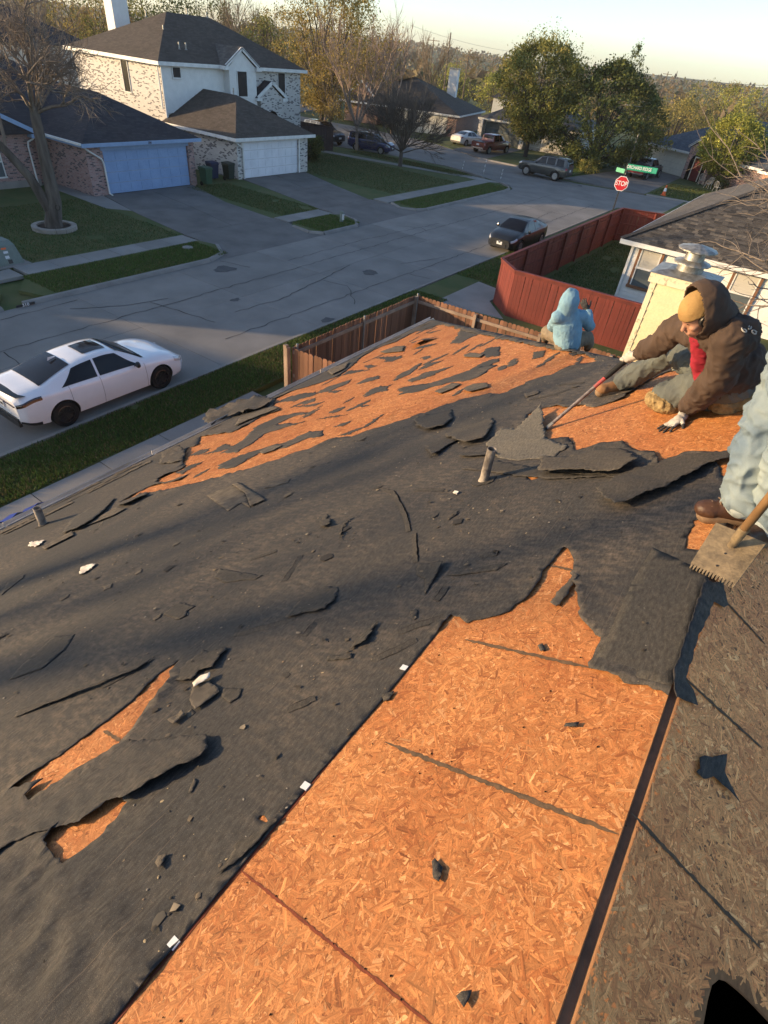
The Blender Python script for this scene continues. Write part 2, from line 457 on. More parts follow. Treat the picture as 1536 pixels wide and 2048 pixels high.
def grid_pts(x0, x1, y0, y1, s, jit=.25):
    X, Y = np.meshgrid(np.arange(x0, x1, s), np.arange(y0, y1, s)); P = np.stack([X.ravel(), Y.ravel()], 1)
    return P + rng.uniform(-jit, jit, P.shape) * s
def nz(P, s, seed=0., an=(1, 1)):
    return np.array([noise.noise(Vector((p[0] * s * an[0] + seed, p[1] * s * an[1], seed))) for p in P])
def add_rim(V3, F, drop):
    """skirt round the open border so a sheet has an edge"""
    E = np.concatenate([F[:, [0, 1]], F[:, [1, 2]], F[:, [2, 0]]]); key = np.sort(E, 1)
    _, inv, cnt = np.unique(key, axis=0, return_inverse=True, return_counts=True); b = E[cnt[inv.ravel()] == 1]
    ids = np.unique(b); mp = {int(i): len(V3) + k for k, i in enumerate(ids)}
    V2 = np.concatenate([V3, V3[ids] + drop]); n = []
    for i, j in b:
        n += [(i, mp[int(i)], j), (j, mp[int(i)], mp[int(j)])]
    return V2, np.concatenate([F, np.array(n)]), ids
NRM_L = np.array([-SN, 0, CS]); NRM_R = np.array([SN, 0, CS])

# materials of the roof
def mk_felt(name, base, dust, dustiness=.5, lines=True):
    m, t, b, N, L = new_mat(name)
    mp = coords(N, L, 'UV'); 
    n1 = noise_n(N, L, coords(N, L, 'UV', (.45, .9, 1), .5), 1.1, 8, .62, .4)
    r1 = ramp(N, [(.40, 0.), (.72, 1.)]); L(n1.outputs[0], r1.inputs[0])
    n2 = noise_n(N, L, coords(N, L, 'UV', (3, 1.2, 1), .35), 9, 6, .6); r2 = ramp(N, [(.42, .1), (.7, 1.)]); L(n2.outputs[0], r2.inputs[0])
    mu = N('Math', operation='MULTIPLY'); L(r1.outputs[0], mu.inputs[0]); L(r2.outputs[0], mu.inputs[1])
    mu2 = N('Math', operation='MULTIPLY'); L(mu.outputs[0], mu2.inputs[0]); mu2.inputs[1].default_value = dustiness
    c = mixc(N, L, mu2.outputs[0], base, dust)
    sp = noise_n(N, L, mp, 210, 2, .5); rs = ramp(N, [(.60, 0.), (.67, 1.)]); L(sp.outputs[0], rs.inputs[0])
    ms = N('Math', operation='MULTIPLY'); L(rs.outputs[0], ms.inputs[0]); ms.inputs[1].default_value = .38
    c = mixc(N, L, ms.outputs[0], c, (.19, .15, .11))
    md = noise_n(N, L, coords(N, L, 'UV', (1, 2.2, 1), .4), 34, 5, .65); rm = ramp(N, [(.36, .35), (.66, 1.)]); L(md.outputs[0], rm.inputs[0]); c = mixc(N, L, .8, c, rm.outputs[0], 'MULTIPLY')
    sc_ = noise_n(N, L, coords(N, L, 'UV', (2.5, 60, 1), .25), 1.6, 4, .6); rsx = ramp(N, [(.60, 0.), (.72, .32)]); L(sc_.outputs[0], rsx.inputs[0]); c = mixc(N, L, rsx.outputs[0], c, (.15, .115, .085))
    g = noise_n(N, L, mp, 420, 3); c = mixc(N, L, .75, c, g.outputs[0], 'OVERLAY')
    if lines:
        sx = N('SeparateXYZ'); L(mp.outputs[0], sx.inputs[0])
        a = N('Math', operation='MULTIPLY'); L(sx.outputs[1], a.inputs[0]); a.inputs[1].default_value = 1 / .125
        f = N('Math', operation='FRACT'); L(a.outputs[0], f.inputs[0])
        lt = N('Math', operation='LESS_THAN'); L(f.outputs[0], lt.inputs[0]); lt.inputs[1].default_value = .022
        ln = noise_n(N, L, coords(N, L, 'UV', (1.6, 1.6, 1)), 1.3, 4); rl = ramp(N, [(.48, 0.), (.62, .5)]); L(ln.outputs[0], rl.inputs[0])
        mm = N('Math', operation='MULTIPLY'); L(lt.outputs[0], mm.inputs[0]); L(rl.outputs[0], mm.inputs[1])
        c = mixc(N, L, mm.outputs[0], c, (.16, .12, .09))
    L(c, b.inputs['Base Color']); b.inputs['Roughness'].default_value = .82; b.inputs['Specular IOR Level'].default_value = .3
    ad = N('Math', operation='ADD'); L(g.outputs[0], ad.inputs[0]); L(n2.outputs[0], ad.inputs[1])
    fold = noise_n(N, L, coords(N, L, 'UV', (5, 26, 1), .3), 1., 5, .6, 1.2); ad2 = N('Math', operation='MULTIPLY_ADD'); L(fold.outputs[0], ad2.inputs[0]); ad2.inputs[1].default_value = 1.6; L(ad.outputs[0], ad2.inputs[2])
    bump_n(N, L, b, ad2.outputs[0], .5, .004)
    return m
M['felt'] = mk_felt('felt', (.050, .0485, .047), (.19, .148, .108), 1.)
M['felt_under'] = mk_felt('felt_under', (.085, .074, .060), (.13, .105, .08), .6, False)
M['felt_pale'] = mk_felt('felt_pale', (.15, .135, .11), (.19, .16, .12), .6, False)
M['felt_strip'] = mk_felt('felt_strip', (.060, .056, .050), (.13, .105, .08), .7, False)
M['felt_scrap'] = mk_felt('felt_scrap', (.056, .051, .045), (.11, .09, .068), .7, False)
M['shingle_scrap'] = mk('shingle_scrap', (.115, .098, .078), (.06, .052, .044), 12, .95, .6, 220, kind='UV')
M['osb_base'] = mk('osb_base', (.40, .175, .062), (.27, .115, .042), 30, .85, 0, 150, kind='UV', stretch=(1, 2.5, 1))
M['osb_base_shaded'] = mk('osb_base_shaded', (.27, .135, .062), (.18, .09, .042), 30, .85, 0, 150, kind='UV', stretch=(1, 2.5, 1))  # browner copy of osb_base, the slope's shade put into the colour
M['strand'] = mk_attr('strand', .62, 0, True, .25)
M['wood_dark'] = mk('wood_dark', (.20, .10, .055), (.11, .06, .036), 9, .85, .3, 60)
M['stain'] = mk('stain', (.13, .080, .045), (.07, .048, .03), 30, .9, .2, 90, kind='UV')
M['gap_shade_red'] = mk('gap_shade_red', (.19, .045, .02), (.13, .035, .018), 30, .9, .2, 90, kind='UV')  # dark red for the shade painted along joints and seam
M['gutter'] = mk('gutter', (.62, .58, .54), (.42, .38, .34), 4, .5, .1, 50, stretch=(1, .3, 1))
M['pebble'] = mk_attr('pebble', .9)
M['pipe_paint'] = mk('pipe_paint', (.34, .29, .24), (.10, .085, .075), 7, .7, .5, 40, stretch=(1, 1, .7), lo=.42, hi=.6)
M['paper_white'] = mk('paper_white', (.70, .66, .58), (.45, .40, .34), 12, .8, .3, 60)
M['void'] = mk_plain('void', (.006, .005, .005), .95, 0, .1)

house = thing('roofed_house', 'low house whose roof is stripped to orange boards and torn black felt', 'house', (0.3, 4.0, 0))

# exposed patches, traced from the tears in the felt
HOLES = [
  ('big', [(-2.4, -1.422)] + [(0.335,-1.423),(0.657,-1.423),(1.084,-1.408),(1.603,-1.412),(1.625,-1.412),(1.583,-1.308),(1.701,-1.157),(1.84,-1.119),(2.064,-1.124),(2.238,-1.11),(2.175,-1.057),(2.122,-1.026),(2.019,-1.005),(1.914,-0.933),(1.734,-0.859),(1.695,-0.816),(1.632,-0.745),(1.558,-0.736),(1.46,-0.731)] + [(1.41, -.44), (-2.4, -.44)]),
  ('sliver', [(0.936,-2.718),(0.847,-2.687),(0.81,-2.601),(0.443,-2.457),(0.262,-2.527),(0.086,-2.575),(0.089,-2.615),(0.171,-2.624),(0.063,-2.729),(0.157,-2.75),(0.41,-2.704),(0.676,-2.701),(0.803,-2.742)]),
  ('under_flap', [(0.035,-2.255),(0.034,-2.06),(0.081,-2.05),(0.154,-2.043),(0.296,-2.089),(0.288,-2.217),(0.168,-2.303)]),
  ('field', [(2.573,-6.728),(2.922,-6.578),(2.979,-6.133),(3.257,-5.627),(3.5,-5.181),(3.779,-4.924),(3.923,-4.672),(4.201,-4.494),(4.305,-4.069),(4.553,-3.898),(4.712,-3.654),(4.821,-3.51),(5.125,-3.212),(5.064,-2.86),(5.296,-2.74),(5.508,-2.594),(5.65,-2.434),(5.751,-2.23),(5.818,-2.096),(6.044,-2.254),(6.802,-3.011),(7.418,-3.625),(8.152,-4.379),(9.031,-5.211),(9.76,-5.935),(10.949,-6.997),(11.606,-7.674),(11.458,-8.323),(10.509,-8.259),(10.301,-8.576),(9.505,-8.477),(8.631,-8.024),(7.873,-7.7),(7.59,-7.87),(7.404,-8.131),(7.253,-8.492),(6.846,-8.533),(6.247,-7.961),(5.876,-7.343),(5.658,-7.627),(5.416,-7.54),(5.001,-7.559),(4.984,-8.452),(4.563,-7.893),(4.453,-8.066),(3.848,-7.215),(3.625,-6.882),(3.272,-7.035),(3.168,-6.625),(3.261,-6.505),(3.472,-6.436),(3.226,-6.353),(3.156,-6.654),(3.065,-6.87),(2.726,-6.867)]),
  ('worker', [(3.963,-2.091),(4.333,-2.231),(4.462,-2.131),(4.49,-2.024),(4.393,-1.898),(4.422,-1.76),(4.333,-1.656),(4.368,-1.584),(4.479,-1.468),(4.622,-1.442),(4.865,-1.368),(5.036,-1.283),(5.113,-1.108),(4.929,-0.862),(4.673,-0.695),(4.243,-0.537)] + [(3.6, -.44), (2.75, -.44)] + [(3.319,-0.675),(3.312,-0.789),(3.152,-0.898),(3.357,-0.968),(3.383,-1.056),(3.564,-1.213),(3.563,-1.36),(3.494,-1.405),(3.466,-1.498),(3.694,-1.617),(3.703,-1.773)]),
  ('boot', [(2.292,-0.587),(2.412,-0.596),(2.541,-0.602),(2.579,-0.498),(2.399,-0.499),(2.283,-0.523)]),
  ('dot', [(3.08,-1.688),(3.099,-1.643),(3.044,-1.578),(3.01,-1.626)]),
  ('chip', [(0.479,-1.504),(0.492,-1.506),(0.5,-1.491),(0.489,-1.46),(0.482,-1.462),(0.479,-1.482)]),
]
holes = [(n, rag(p, .022 if n != 'field' else .04, .016 if n != 'field' else .045, i * 3.1, (lambda q: 0 if q[1] > -.47 or (abs(q[1] + 1.422) < .02 and q[0] < 1.55) else 1))) for i, (n, p) in enumerate(HOLES)]

# felt sheet
felt_outer = [(-4.0, V_EAVE)] + [(u, V_EAVE) for u in np.arange(-3.8, hip_u(V_EAVE) - .1, .2)] + [(hip_u(v) - .01, v) for v in np.linspace(V_EAVE, V_TOP, 70)] + [(u, V_TOP) for u in np.arange(U_END - .1, -4.0, -.1)] + [(-4.0, V_TOP)]
fine = grid_pts(-1.2, 3.6, -4.2, V_TOP - .01, .036); mid = grid_pts(-1.5, 6.5, -7, V_TOP - .01, .065); far = grid_pts(-4, 14, V_EAVE, V_TOP, .13)
mid = mid[~((mid[:, 0] < 3.6) & (mid[:, 0] > -1.2) & (mid[:, 1] > -4.2))]
far = far[~((far[:, 0] < 6.5) & (far[:, 0] > -1.5) & (far[:, 1] > -7))]
FV, FF = cdt_sheet(felt_outer, [h for _, h in holes], np.concatenate([fine, mid, far]))
hd = edge_dist(FV, [h for _, h in holes])
lift = .0045 + .0015 * nz(FV, 2.6, 3, (.6, 1.6)) + .0025 * np.abs(nz(FV, 1.3, 8, (2.4, .5))) + .0022 * np.clip(nz(FV, 4.2, 14, (.5, 2.6)), 0, 1) + .0016 * np.clip(nz(FV, 7.5, 24, (1.9, .6)), 0, 1)
cl = np.clip(1 - hd / .085, 0, 1) ** 1.6 * np.clip(.35 + 1.3 * nz(FV, 4.5, 21), .06, 2.)
cl[FV[:, 1] > -.6] *= .1
seam = (np.abs(FV[:, 1] + 1.422) < .1) & (FV[:, 0] < 1.5); cl[seam] *= .08
lift += .022 * cl
rc = np.array([(-0.14,-1.916)][0]); rr_ = np.hypot((FV[:, 0] - rc[0]) / .42, (FV[:, 1] - rc[1]) / .6); amp = np.exp(-rr_ ** 2 * 1.1)
wp = nz(FV, 3.2, 50); rip = np.abs(nz(np.stack([FV[:, 0] * 2.0 + .25 * wp, FV[:, 1] * 5.5 + .9 * wp], 1), 1.25, 33))
lift += amp * .030 * (1 - np.clip(rip * 2.6, 0, 1)) 
pl = np.array([(1.832,-2.164)][0]); amp2 = np.exp(-(((FV[:, 0] - pl[0]) / .5) ** 2 + ((FV[:, 1] - pl[1]) / .75) ** 2))
lift += amp2 * .006 * (1 - np.clip(np.abs(nz(FV, 1.9, 71, (1.2, 6))) * 3, 0, 1))
lift[FV[:, 1] > V_TOP - .004] = .004
F3 = np_rp(FV[:, 0], FV[:, 1], np.maximum(lift, .0035))
F3, FF2, rim = add_rim(F3, FF, -NRM_L * .0035)
raw_mesh('roofing_felt', F3, FF2, M['felt'], house, uv=np.concatenate([FV, FV[rim]]), smooth='all')

# sheathing panels, one object each
def clip_half(poly, f):
    out = []; n = len(poly)
    for i in range(n):
        a, b = poly[i], poly[(i + 1) % n]; fa, fb = f(a), f(b)
        if fa >= 0: out.append(a)
        if fa * fb < 0: t = fa / (fa - fb); out.append((a[0] + (b[0] - a[0]) * t, a[1] + (b[1] - a[1]) * t))
    return out
course = 0; v1 = V_TOP; vh = .96
while v1 > V_EAVE + .05:
    v0 = max(v1 - vh, V_EAVE); us = .33 + (1.22 if course % 2 else 0) - 2.44 * 2
    while us < 13.3:
        poly = clip_half([(us + .0015, v0 + .0015), (us + 2.4385, v0 + .0015), (us + 2.4385, v1 - .0015), (us + .0015, v1 - .0015)], lambda p: hip_u(p[1]) - .015 - p[0])
        if len(poly) > 2 and abs(area(poly)) > .05:
            hh = 0 if (course == 0) else -.002
            MB().slab([rp(a, b, hh) for a, b in poly], .012).build('sheathing_panel', M['osb_base'], house)
        us += 2.44
    v1 = v0; vh = 1.22; course += 1

# strands pressed into the boards
def strands(n, sampler, topo, L0, L1, W0, W1, tone=1., hs=.0008):
    clampv = (lambda a: np.minimum(a, V_TOP - .002)) if topo is np_rp else (lambda a: np.maximum(a, .016))
    P = sampler(n); n = len(P)
    a = rng.uniform(0, math.pi, n); l = np.exp(rng.uniform(math.log(L0), math.log(L1), n)); w = np.exp(rng.uniform(math.log(W0), math.log(W1), n))
    ca, sa = np.cos(a), np.sin(a); V = []; U = []
    h0 = rng.uniform(.0002, hs, n)
    for k, (sx, sy) in enumerate(((-.5, -.5), (.5, -.5), (.5, .5), (-.5, .5))):
        x = sx * l * rng.uniform(.78, 1.05, n); y = sy * w * rng.uniform(.6, 1.1, n)
        V.append(topo(P[:, 0] + x * ca - y * sa, clampv(P[:, 1] + x * sa + y * ca), np.maximum(h0 + rng.uniform(-.0003, .0003, n), .0001)))
        U.append(np.stack([x, y], 1))
    V = np.stack(V, 1).reshape(-1, 3); off = rng.uniform(0, 40, (n, 1, 2)); U = (np.stack(U, 1) + off).reshape(-1, 2)
    pal = np.array([(0.4465, 0.1775, 0.0581), (0.4085, 0.1565, 0.0493), (0.3657, 0.1292, 0.0396), (0.494, 0.2093, 0.0722), (0.57, 0.273, 0.11), (0.2945, 0.1001, 0.0317)])
    c = pal[rng.choice(6, n, p=[.31, .26, .17, .14, .06, .06])] * np.exp(rng.normal(0, .13, (n, 1))) * tone
    bn = np.array([noise.noise(Vector((p[0] * 2.6, p[1] * 4.2, 1.5))) for p in P])[:, None]; c = c * (1 + .22 * bn * np.array((.6, 1., 1.2)))
    return V, np.arange(4 * n).reshape(-1, 4)[:, ::-1], np.repeat(c, 4, 0), U
def in_holes(names, dens):
    def f(_):
        out = []
        for n, h in holes:
            if n in names:
                q = np.array(h); lo, hi = q.min(0), q.max(0); k = int((hi - lo).prod() * dens); P = rng.uniform(lo, hi, (k, 2)); d = pip(P, q); out.append(P[d])
        P = np.concatenate(out); return P[(P[:, 1] < V_TOP - .02) & (P[:, 0] < hip_u(P[:, 1]) - .05)]
    return f
s1 = strands(0, in_holes(('big', 'sliver', 'under_flap', 'boot', 'chip', 'dot'), 17000), np_rp, .014, .085, .003, .019)
s2 = strands(0, in_holes(('worker',), 9000), np_rp, .018, .09, .004, .020)
s3 = strands(0, in_holes(('field',), 3400), np_rp, .03, .11, .006, .026)
def cat(*ss):
    o = 0; V = []; F = []; C_ = []; U = []
    for v, f, c, u in ss: V.append(v); F.append(f + o); C_.append(c); U.append(u); o += len(v)
    return np.concatenate(V), np.concatenate(F), np.concatenate(C_), np.concatenate(U)
v_, f_, c_, u_ = cat(s1, s2, s3)
raw_mesh('wood_strands', v_, f_, M['strand'], house, c_, u_, kind='stuff')

# shaded slope: boards with a vent cut-out
vent = [(0.676,0.335),(0.75,0.335),(0.788,0.339),(0.816,0.358),(0.833,0.389),(0.841,0.431),(0.847,0.5),(0.847,0.57),(0.791,0.544),(0.7,0.427)]
vent = rag(vent, .02, .004, 4)
for i, w0 in enumerate((.014, 1.234, 2.454, 3.674, 4.894, 6.114)):
    us = -4.55 + (1.22 if i % 2 else 0)
    while us < 9:
        rect = clip_half([(us + .0015, w0 + .0015), (us + 2.4385, w0 + .0015), (us + 2.4385, w0 + 1.2185), (us + .0015, w0 + 1.2185)], lambda p: U_END + p[1] / .952 - p[0])
        if len(rect) > 2 and abs(area(rect)) > .05:
            c = np.mean(vent, 0)
            if pip(np.array([c]), rect)[0]:
                V_, F_ = cdt_sheet(rect, [vent], [])
                V3, F3_, _ = add_rim(np_rq(V_[:, 0], V_[:, 1], np.zeros(len(V_))), F_, -NRM_R * .012)
                raw_mesh('sheathing_panel', V3, F3_, M['osb_base_shaded'], house)
            else: MB().slab([rq(a, b, 0) for a, b in rect], .012).build('sheathing_panel', M['osb_base_shaded'], house)
        us += 2.44
def samp_r(_):
    P = np.stack([rng.uniform(-1.2, 3.2, 125000), rng.uniform(.018, 2.3, 125000)], 1)
    e = edge_dist(P, [vent]); return P[~pip(P, vent) & (e > .028) & (P[:, 0] < U_END - .1)]
v_, f_, c_, u_ = strands(0, samp_r, np_rq, .014, .085, .003, .018)
g_ = c_.mean(1, keepdims=True); c_ = (c_ * .88 + g_ * .12) * np.array((2.0, 1.84, 1.36))        # same boards, greyed and lightened to lift this slope's shade in the colour
raw_mesh('wood_strands', v_, f_, M['strand'], house, c_, u_, kind='stuff')
MB().slab([rq(u_, w_, -.35) for u_, w_ in ((-4, .3), (3.5, .3), (3.5, 4), (-4, 4))], .02).build('shade_backing', M['void'], house)  # black sheet standing in for the shade below the vent cut-out
# ridge board seen through the slot, rafters in the cut-out, felt and timber edges
mb = MB(); mb.bar((AP[0] - .002, -4.9, AP[2] - .082), (AP[0] - .002, U_END - .05, AP[2] - .082), .026, .13); mb.build('ridge_board', M['wood_dark'], house)
for k in range(4):
    u0 = .38 - .61 * k
    mb = MB(); mb.bar(rq(u0, .05, -.09), rq(u0, 7.5, -.09), .04, .14, (SN, 0, CS)); mb.build('rafter', M['wood_dark'], house)

# stains of old rafters; shade in the sheet joints painted as red strips
def streak(name, a, b, w, fn, mat, h=.0026, seed=1, rg=.45):
    a = np.array(a); b = np.array(b); n = max(8, int(np.hypot(*(b - a)) / .012)); d = (b - a) / np.hypot(*(b - a)); nr = np.array([-d[1], d[0]]); V = []
    for i in range(n + 1):
        t = i / n; p = a + (b - a) * t; tp = min(1, t * 8 + .25, (1 - t) * 8 + .25)
        for s in (-1, 1): q = p + nr * s * w / 2 * tp * (1 + rg * rnd.uniform(-1, 1)); V.append(fn(q[0], q[1], h))
    return raw_mesh(name, V, [(2 * i, 2 * i + 2, 2 * i + 3, 2 * i + 1) for i in range(n)], mat, house)
for a, b, w in (((770, 1485), (1235, 1670), .017), ((930, 1280), (1178, 1335), .018), ((1095, 1130), (1146, 1141), .017), ((205, 1463), (243, 1484), .015)):
    pass
streak('rafter_stain', *[(0.907,-1.273),(0.895,-0.468)], .015, rp, M['stain'])
streak('rafter_stain', *[(1.484,-1.265),(1.465,-0.733)], .016, rp, M['stain'])
streak('rafter_stain', *[(2.08,-1.135),(2.057,-1.005)], .016, rp, M['stain'])
streak('rafter_stain', *[(0.455,-2.649),(0.457,-2.472)], .015, rp, M['stain'])
streak('joint_stain', *[(0.335,-1.423),(0.315,-0.679)], .0075, rp, M['gap_shade_red'], rg=.5)
streak('seam_shadow', (-2.3, -1.420), (1.5, -1.420), .010, rp, M['gap_shade_red'], rg=.5)
for a, b in ([(1.509,-0.023),(1.565,0.368)], [(0.96,-0.017),(0.977,0.47)], [(2.03,0.042),(2.027,0.299)]): streak('rafter_stain', a, b, .011, rq, M['stain'])
# knots and nail holes
for fn, smp, k in ((rp, in_holes(('big', 'worker'), 60), 200), (rq, samp_r, 160)):
    P = smp(0); P = P[rng.choice(len(P), min(k // 2, len(P)), False)]; mb = MB()
    for p in P:
        r = rnd.uniform(.0013, .0042); n = 7; mb.add([fn(p[0] + r * rnd.uniform(.5, 1.4) * math.cos(t * 6.283 / n), p[1] + r * rnd.uniform(.5, 1.4) * math.sin(t * 6.283 / n), .0029) for t in range(n)], [tuple(range(n))])
    for k in range(-4, 7):                                           # old nails in rows over the rafters
        u0 = .33 + .604 * k
        for j in range(9):
            p = (u0 + rnd.uniform(-.012, .012), (-1.36 + .115 * j) if fn is rp else (.10 + .27 * j)); p = (p[0], p[1] + rnd.uniform(-.02, .02)); r = rnd.uniform(.0016, .003)
            if fn is rp and not (p[0] < 1.0 or dict(holes) and pip(np.array([p]), dict(holes)['big'])[0]): continue
            mb.add([fn(p[0] + r * math.cos(t * 1.047), p[1] + r * math.sin(t * 1.047), .0029) for t in range(6)], [tuple(range(6))])
    mb.build('nail_hole', M['void'], house, kind='stuff')

# felt pieces: lifted flaps, islands left on the boards, loose scraps
def piece(name, poly, parent=None, mat='felt_scrap', h0=.006, up=.004, hinge=None, top=0., power=1.4, step=None, wr=.006, fn=np_rp, nrm=NRM_L, seed=0, amp=.009, th=.0016, fold=0.):
    A = abs(area(poly)); step = step or max(.02, math.sqrt(A) / 9)
    P = rag(poly, step * .55, amp, seed); q = np.array(P); lo, hi = q.min(0), q.max(0)
    V, F = cdt_sheet(P, [], grid_pts(lo[0], hi[0], lo[1], hi[1], step))
    h = h0 + up * (.5 + .5 * nz(V, 6 / max(.15, math.sqrt(A)), seed)) + wr * (np.abs(nz(V, 5.5, seed + 4, (2.2, .7))) + .45 * nz(V, 17, seed + 6, (1.6, .8)) * (hinge is not None))
    if hinge is not None:
        a, b = np.array(hinge[0]), np.array(hinge[1]); d = (b - a) / np.hypot(*(b - a)); nr = np.array([-d[1], d[0]]); s = (V - a) @ nr
        s = np.clip(s / np.abs(s).max() * (1 if abs(s.max()) > abs(s.min()) else -1), 0, 1)
        prof = s ** power if not fold else np.sin(np.clip(s, 0, 1) * math.pi * fold)
        h = h + top * prof * (1 + .35 * nz(V, 4, seed + 2))
    V3, F3_, rim = add_rim(fn(V[:, 0], V[:, 1], h), F, -nrm * th)
    return raw_mesh(name, V3, F3_, M[mat], parent, uv=np.concatenate([V, V[rim]]) + seed, smooth='all')
def flap(poly, hinge, top, seed, mat='felt_scrap', name='felt_flap', **k):
    k.setdefault('amp', .020); k.setdefault('th', .0011); return piece(name, poly, house, mat, .006, .003, hinge, top * .72, seed=seed, **k)
flap([(-0.119,-2.539),(-0.039,-2.559),(0.137,-2.486),(0.443,-2.457),(0.505,-2.362),(0.636,-2.023),(0.593,-1.94),(0.565,-1.933),(0.428,-1.999),(0.298,-2.085),(0.25,-2.159),(0.145,-2.177),(0.063,-2.288),(-0.031,-2.399),(-0.115,-2.421)], [(0.003,-2.57),(0.529,-2.383)], .055, 1, mat='felt', amp=.015, wr=.009, step=.022)
flap([(2.81,-1.143),(2.908,-1.09),(2.941,-1.097),(3.056,-1.051),(3.327,-0.792),(3.279,-0.519),(3.172,-0.546),(3.11,-0.622),(2.973,-0.684),(2.875,-0.75),(2.706,-0.851),(2.634,-0.921),(2.589,-0.969),(2.686,-1.052)], [(3.17,-1.115),(3.418,-0.537)], .085, 2, mat='felt_scrap', step=.025, power=.8)
flap([(3.296,-1.665),(3.261,-1.472),(3.406,-1.359),(3.427,-1.271),(3.415,-1.186),(3.337,-1.109),(3.16,-1.001),(3.05,-1.058),(3.024,-1.082),(3.02,-1.383),(3.059,-1.584)], [(3.472,-1.737),(3.472,-1.14)], .075, 3, mat='felt_under', step=.03, fold=.62)
flap([(3.802,-2.285),(3.953,-2.304),(3.898,-2.132),(4.12,-2.115),(4.342,-2.092),(3.689,-1.799),(3.527,-1.574),(3.348,-1.617),(3.334,-1.873),(3.437,-2.102),(3.649,-2.276)], [(3.341,-2.117),(3.276,-1.464)], .12, 4, mat='felt_pale', step=.03, power=1.6)
flap([(4.0,-2.894),(4.202,-2.724),(4.325,-2.573),(4.094,-2.446),(3.739,-2.341),(3.685,-2.517),(3.875,-2.77)], [(4.164,-3.057),(4.431,-2.601)], .06, 5, mat='felt_under', step=.035)
flap([(3.751,-2.963),(3.92,-2.834),(3.933,-2.596),(3.75,-2.669),(3.467,-2.694)], [(3.869,-3.069),(4.054,-2.637)], .05, 6)
flap([(4.56,-3.626),(4.75,-3.261),(4.376,-3.04),(4.166,-3.006),(4.124,-3.16),(4.308,-3.429)], [(4.842,-3.853),(4.881,-3.307)], .05, 7)
flap([(3.518,-2.46),(3.535,-2.151),(3.432,-2.058),(3.436,-2.413)], [(3.57,-2.49),(3.57,-2.125)], .03, 8)
flap([(3.224,-2.269),(3.362,-2.064),(3.221,-1.724),(3.105,-1.501),(3.016,-1.049),(3.002,-1.461),(3.116,-1.902)], [(3.318,-2.345),(3.218,-1.25)], .012, 9)
flap([(1.465,-0.726),(1.455,-0.458),(1.809,-0.468),(2.107,-0.463),(2.278,-0.715),(1.988,-0.731),(1.681,-0.721)], None, 0, 10, mat='felt_strip', name='ridge_felt', amp=.003, wr=.003)
flap([(5.76,-9.414),(6.352,-10.117),(6.451,-9.767),(6.715,-9.71),(6.788,-9.392),(7.092,-9.442),(6.51,-8.157),(6.199,-8.136),(6.07,-8.381),(5.925,-8.862),(5.555,-8.939)], [(5.384,-8.907),(6.178,-7.814)], .14, 12, amp=.07, power=.7, wr=.10, mat='felt')
flap([(3.826,-7.874),(4.204,-8.358),(4.395,-8.202),(4.171,-7.632),(3.853,-7.263),(3.835,-7.596)], [(3.673,-7.671),(3.713,-6.993)], .12, 13, wr=.05, mat='felt')
flap([(2.542,-6.445),(2.829,-6.414),(2.91,-6.659),(2.674,-6.82),(2.549,-6.68)], [(2.647,-6.917),(2.992,-6.701)], .07, 14, mat='felt')
flap([(0.73,-3.76),(0.89,-3.348),(0.724,-3.3)], None, 0, 15, wr=.002) if False else None
flap([(0.8,-2.63),(1.033,-2.646),(1.081,-2.473),(0.976,-2.434),(0.941,-2.403),(0.906,-2.479),(0.845,-2.444)], [(0.83,-2.679),(1.098,-2.574)], .035, 16)
flap([(1.25,-1.774),(1.475,-1.761),(1.473,-1.735),(1.349,-1.709),(1.256,-1.753)], [(1.272,-1.793),(1.5,-1.788)], .03, 17)
flap([(1.89,-6.779),(2.206,-7.259),(2.561,-7.387),(2.752,-7.17),(2.471,-6.831),(2.185,-6.559),(1.996,-6.54)], [(2.028,-7.207),(2.864,-7.426)], .06, 18, mat='felt')
flap([(1.54,-2.405),(1.681,-2.311),(1.677,-2.195),(1.574,-2.126),(1.485,-2.127),(1.376,-2.316)], [(1.577,-2.465),(1.742,-2.245)], .02, 19)
flap([(2.387,-3.03),(2.5,-3.055),(2.326,-2.846),(2.301,-2.895)], [(2.423,-3.064),(2.515,-3.063)], .04, 20)
flap([(2.298,-2.751),(2.438,-2.775),(2.145,-2.605)], [(2.464,-2.838),(2.203,-2.68)], .04, 21)
flap([(0.275,-1.476),(0.389,-1.492),(0.513,-1.427),(0.421,-1.425),(0.332,-1.446)], [(0.286,-1.506),(0.529,-1.457)], .012, 22)
# ragged felt hanging over the ridge on the shaded side
piece('felt_flap', [(1.486,-0.043),(1.626,-0.043),(1.768,-0.041),(1.905,-0.042),(2.011,-0.05),(2.045,-0.004),(2.106,0.029),(2.01,0.086),(1.979,0.072),(1.953,0.021),(1.812,0.011),(1.713,0.003),(1.506,0.011),(1.498,0.049),(1.461,0.081),(1.444,0.058),(1.41,-0.002),(1.423,-0.02)], house, 'felt', .006, .006, wr=.008, fn=np_rq, nrm=NRM_R, seed=31, amp=.005)

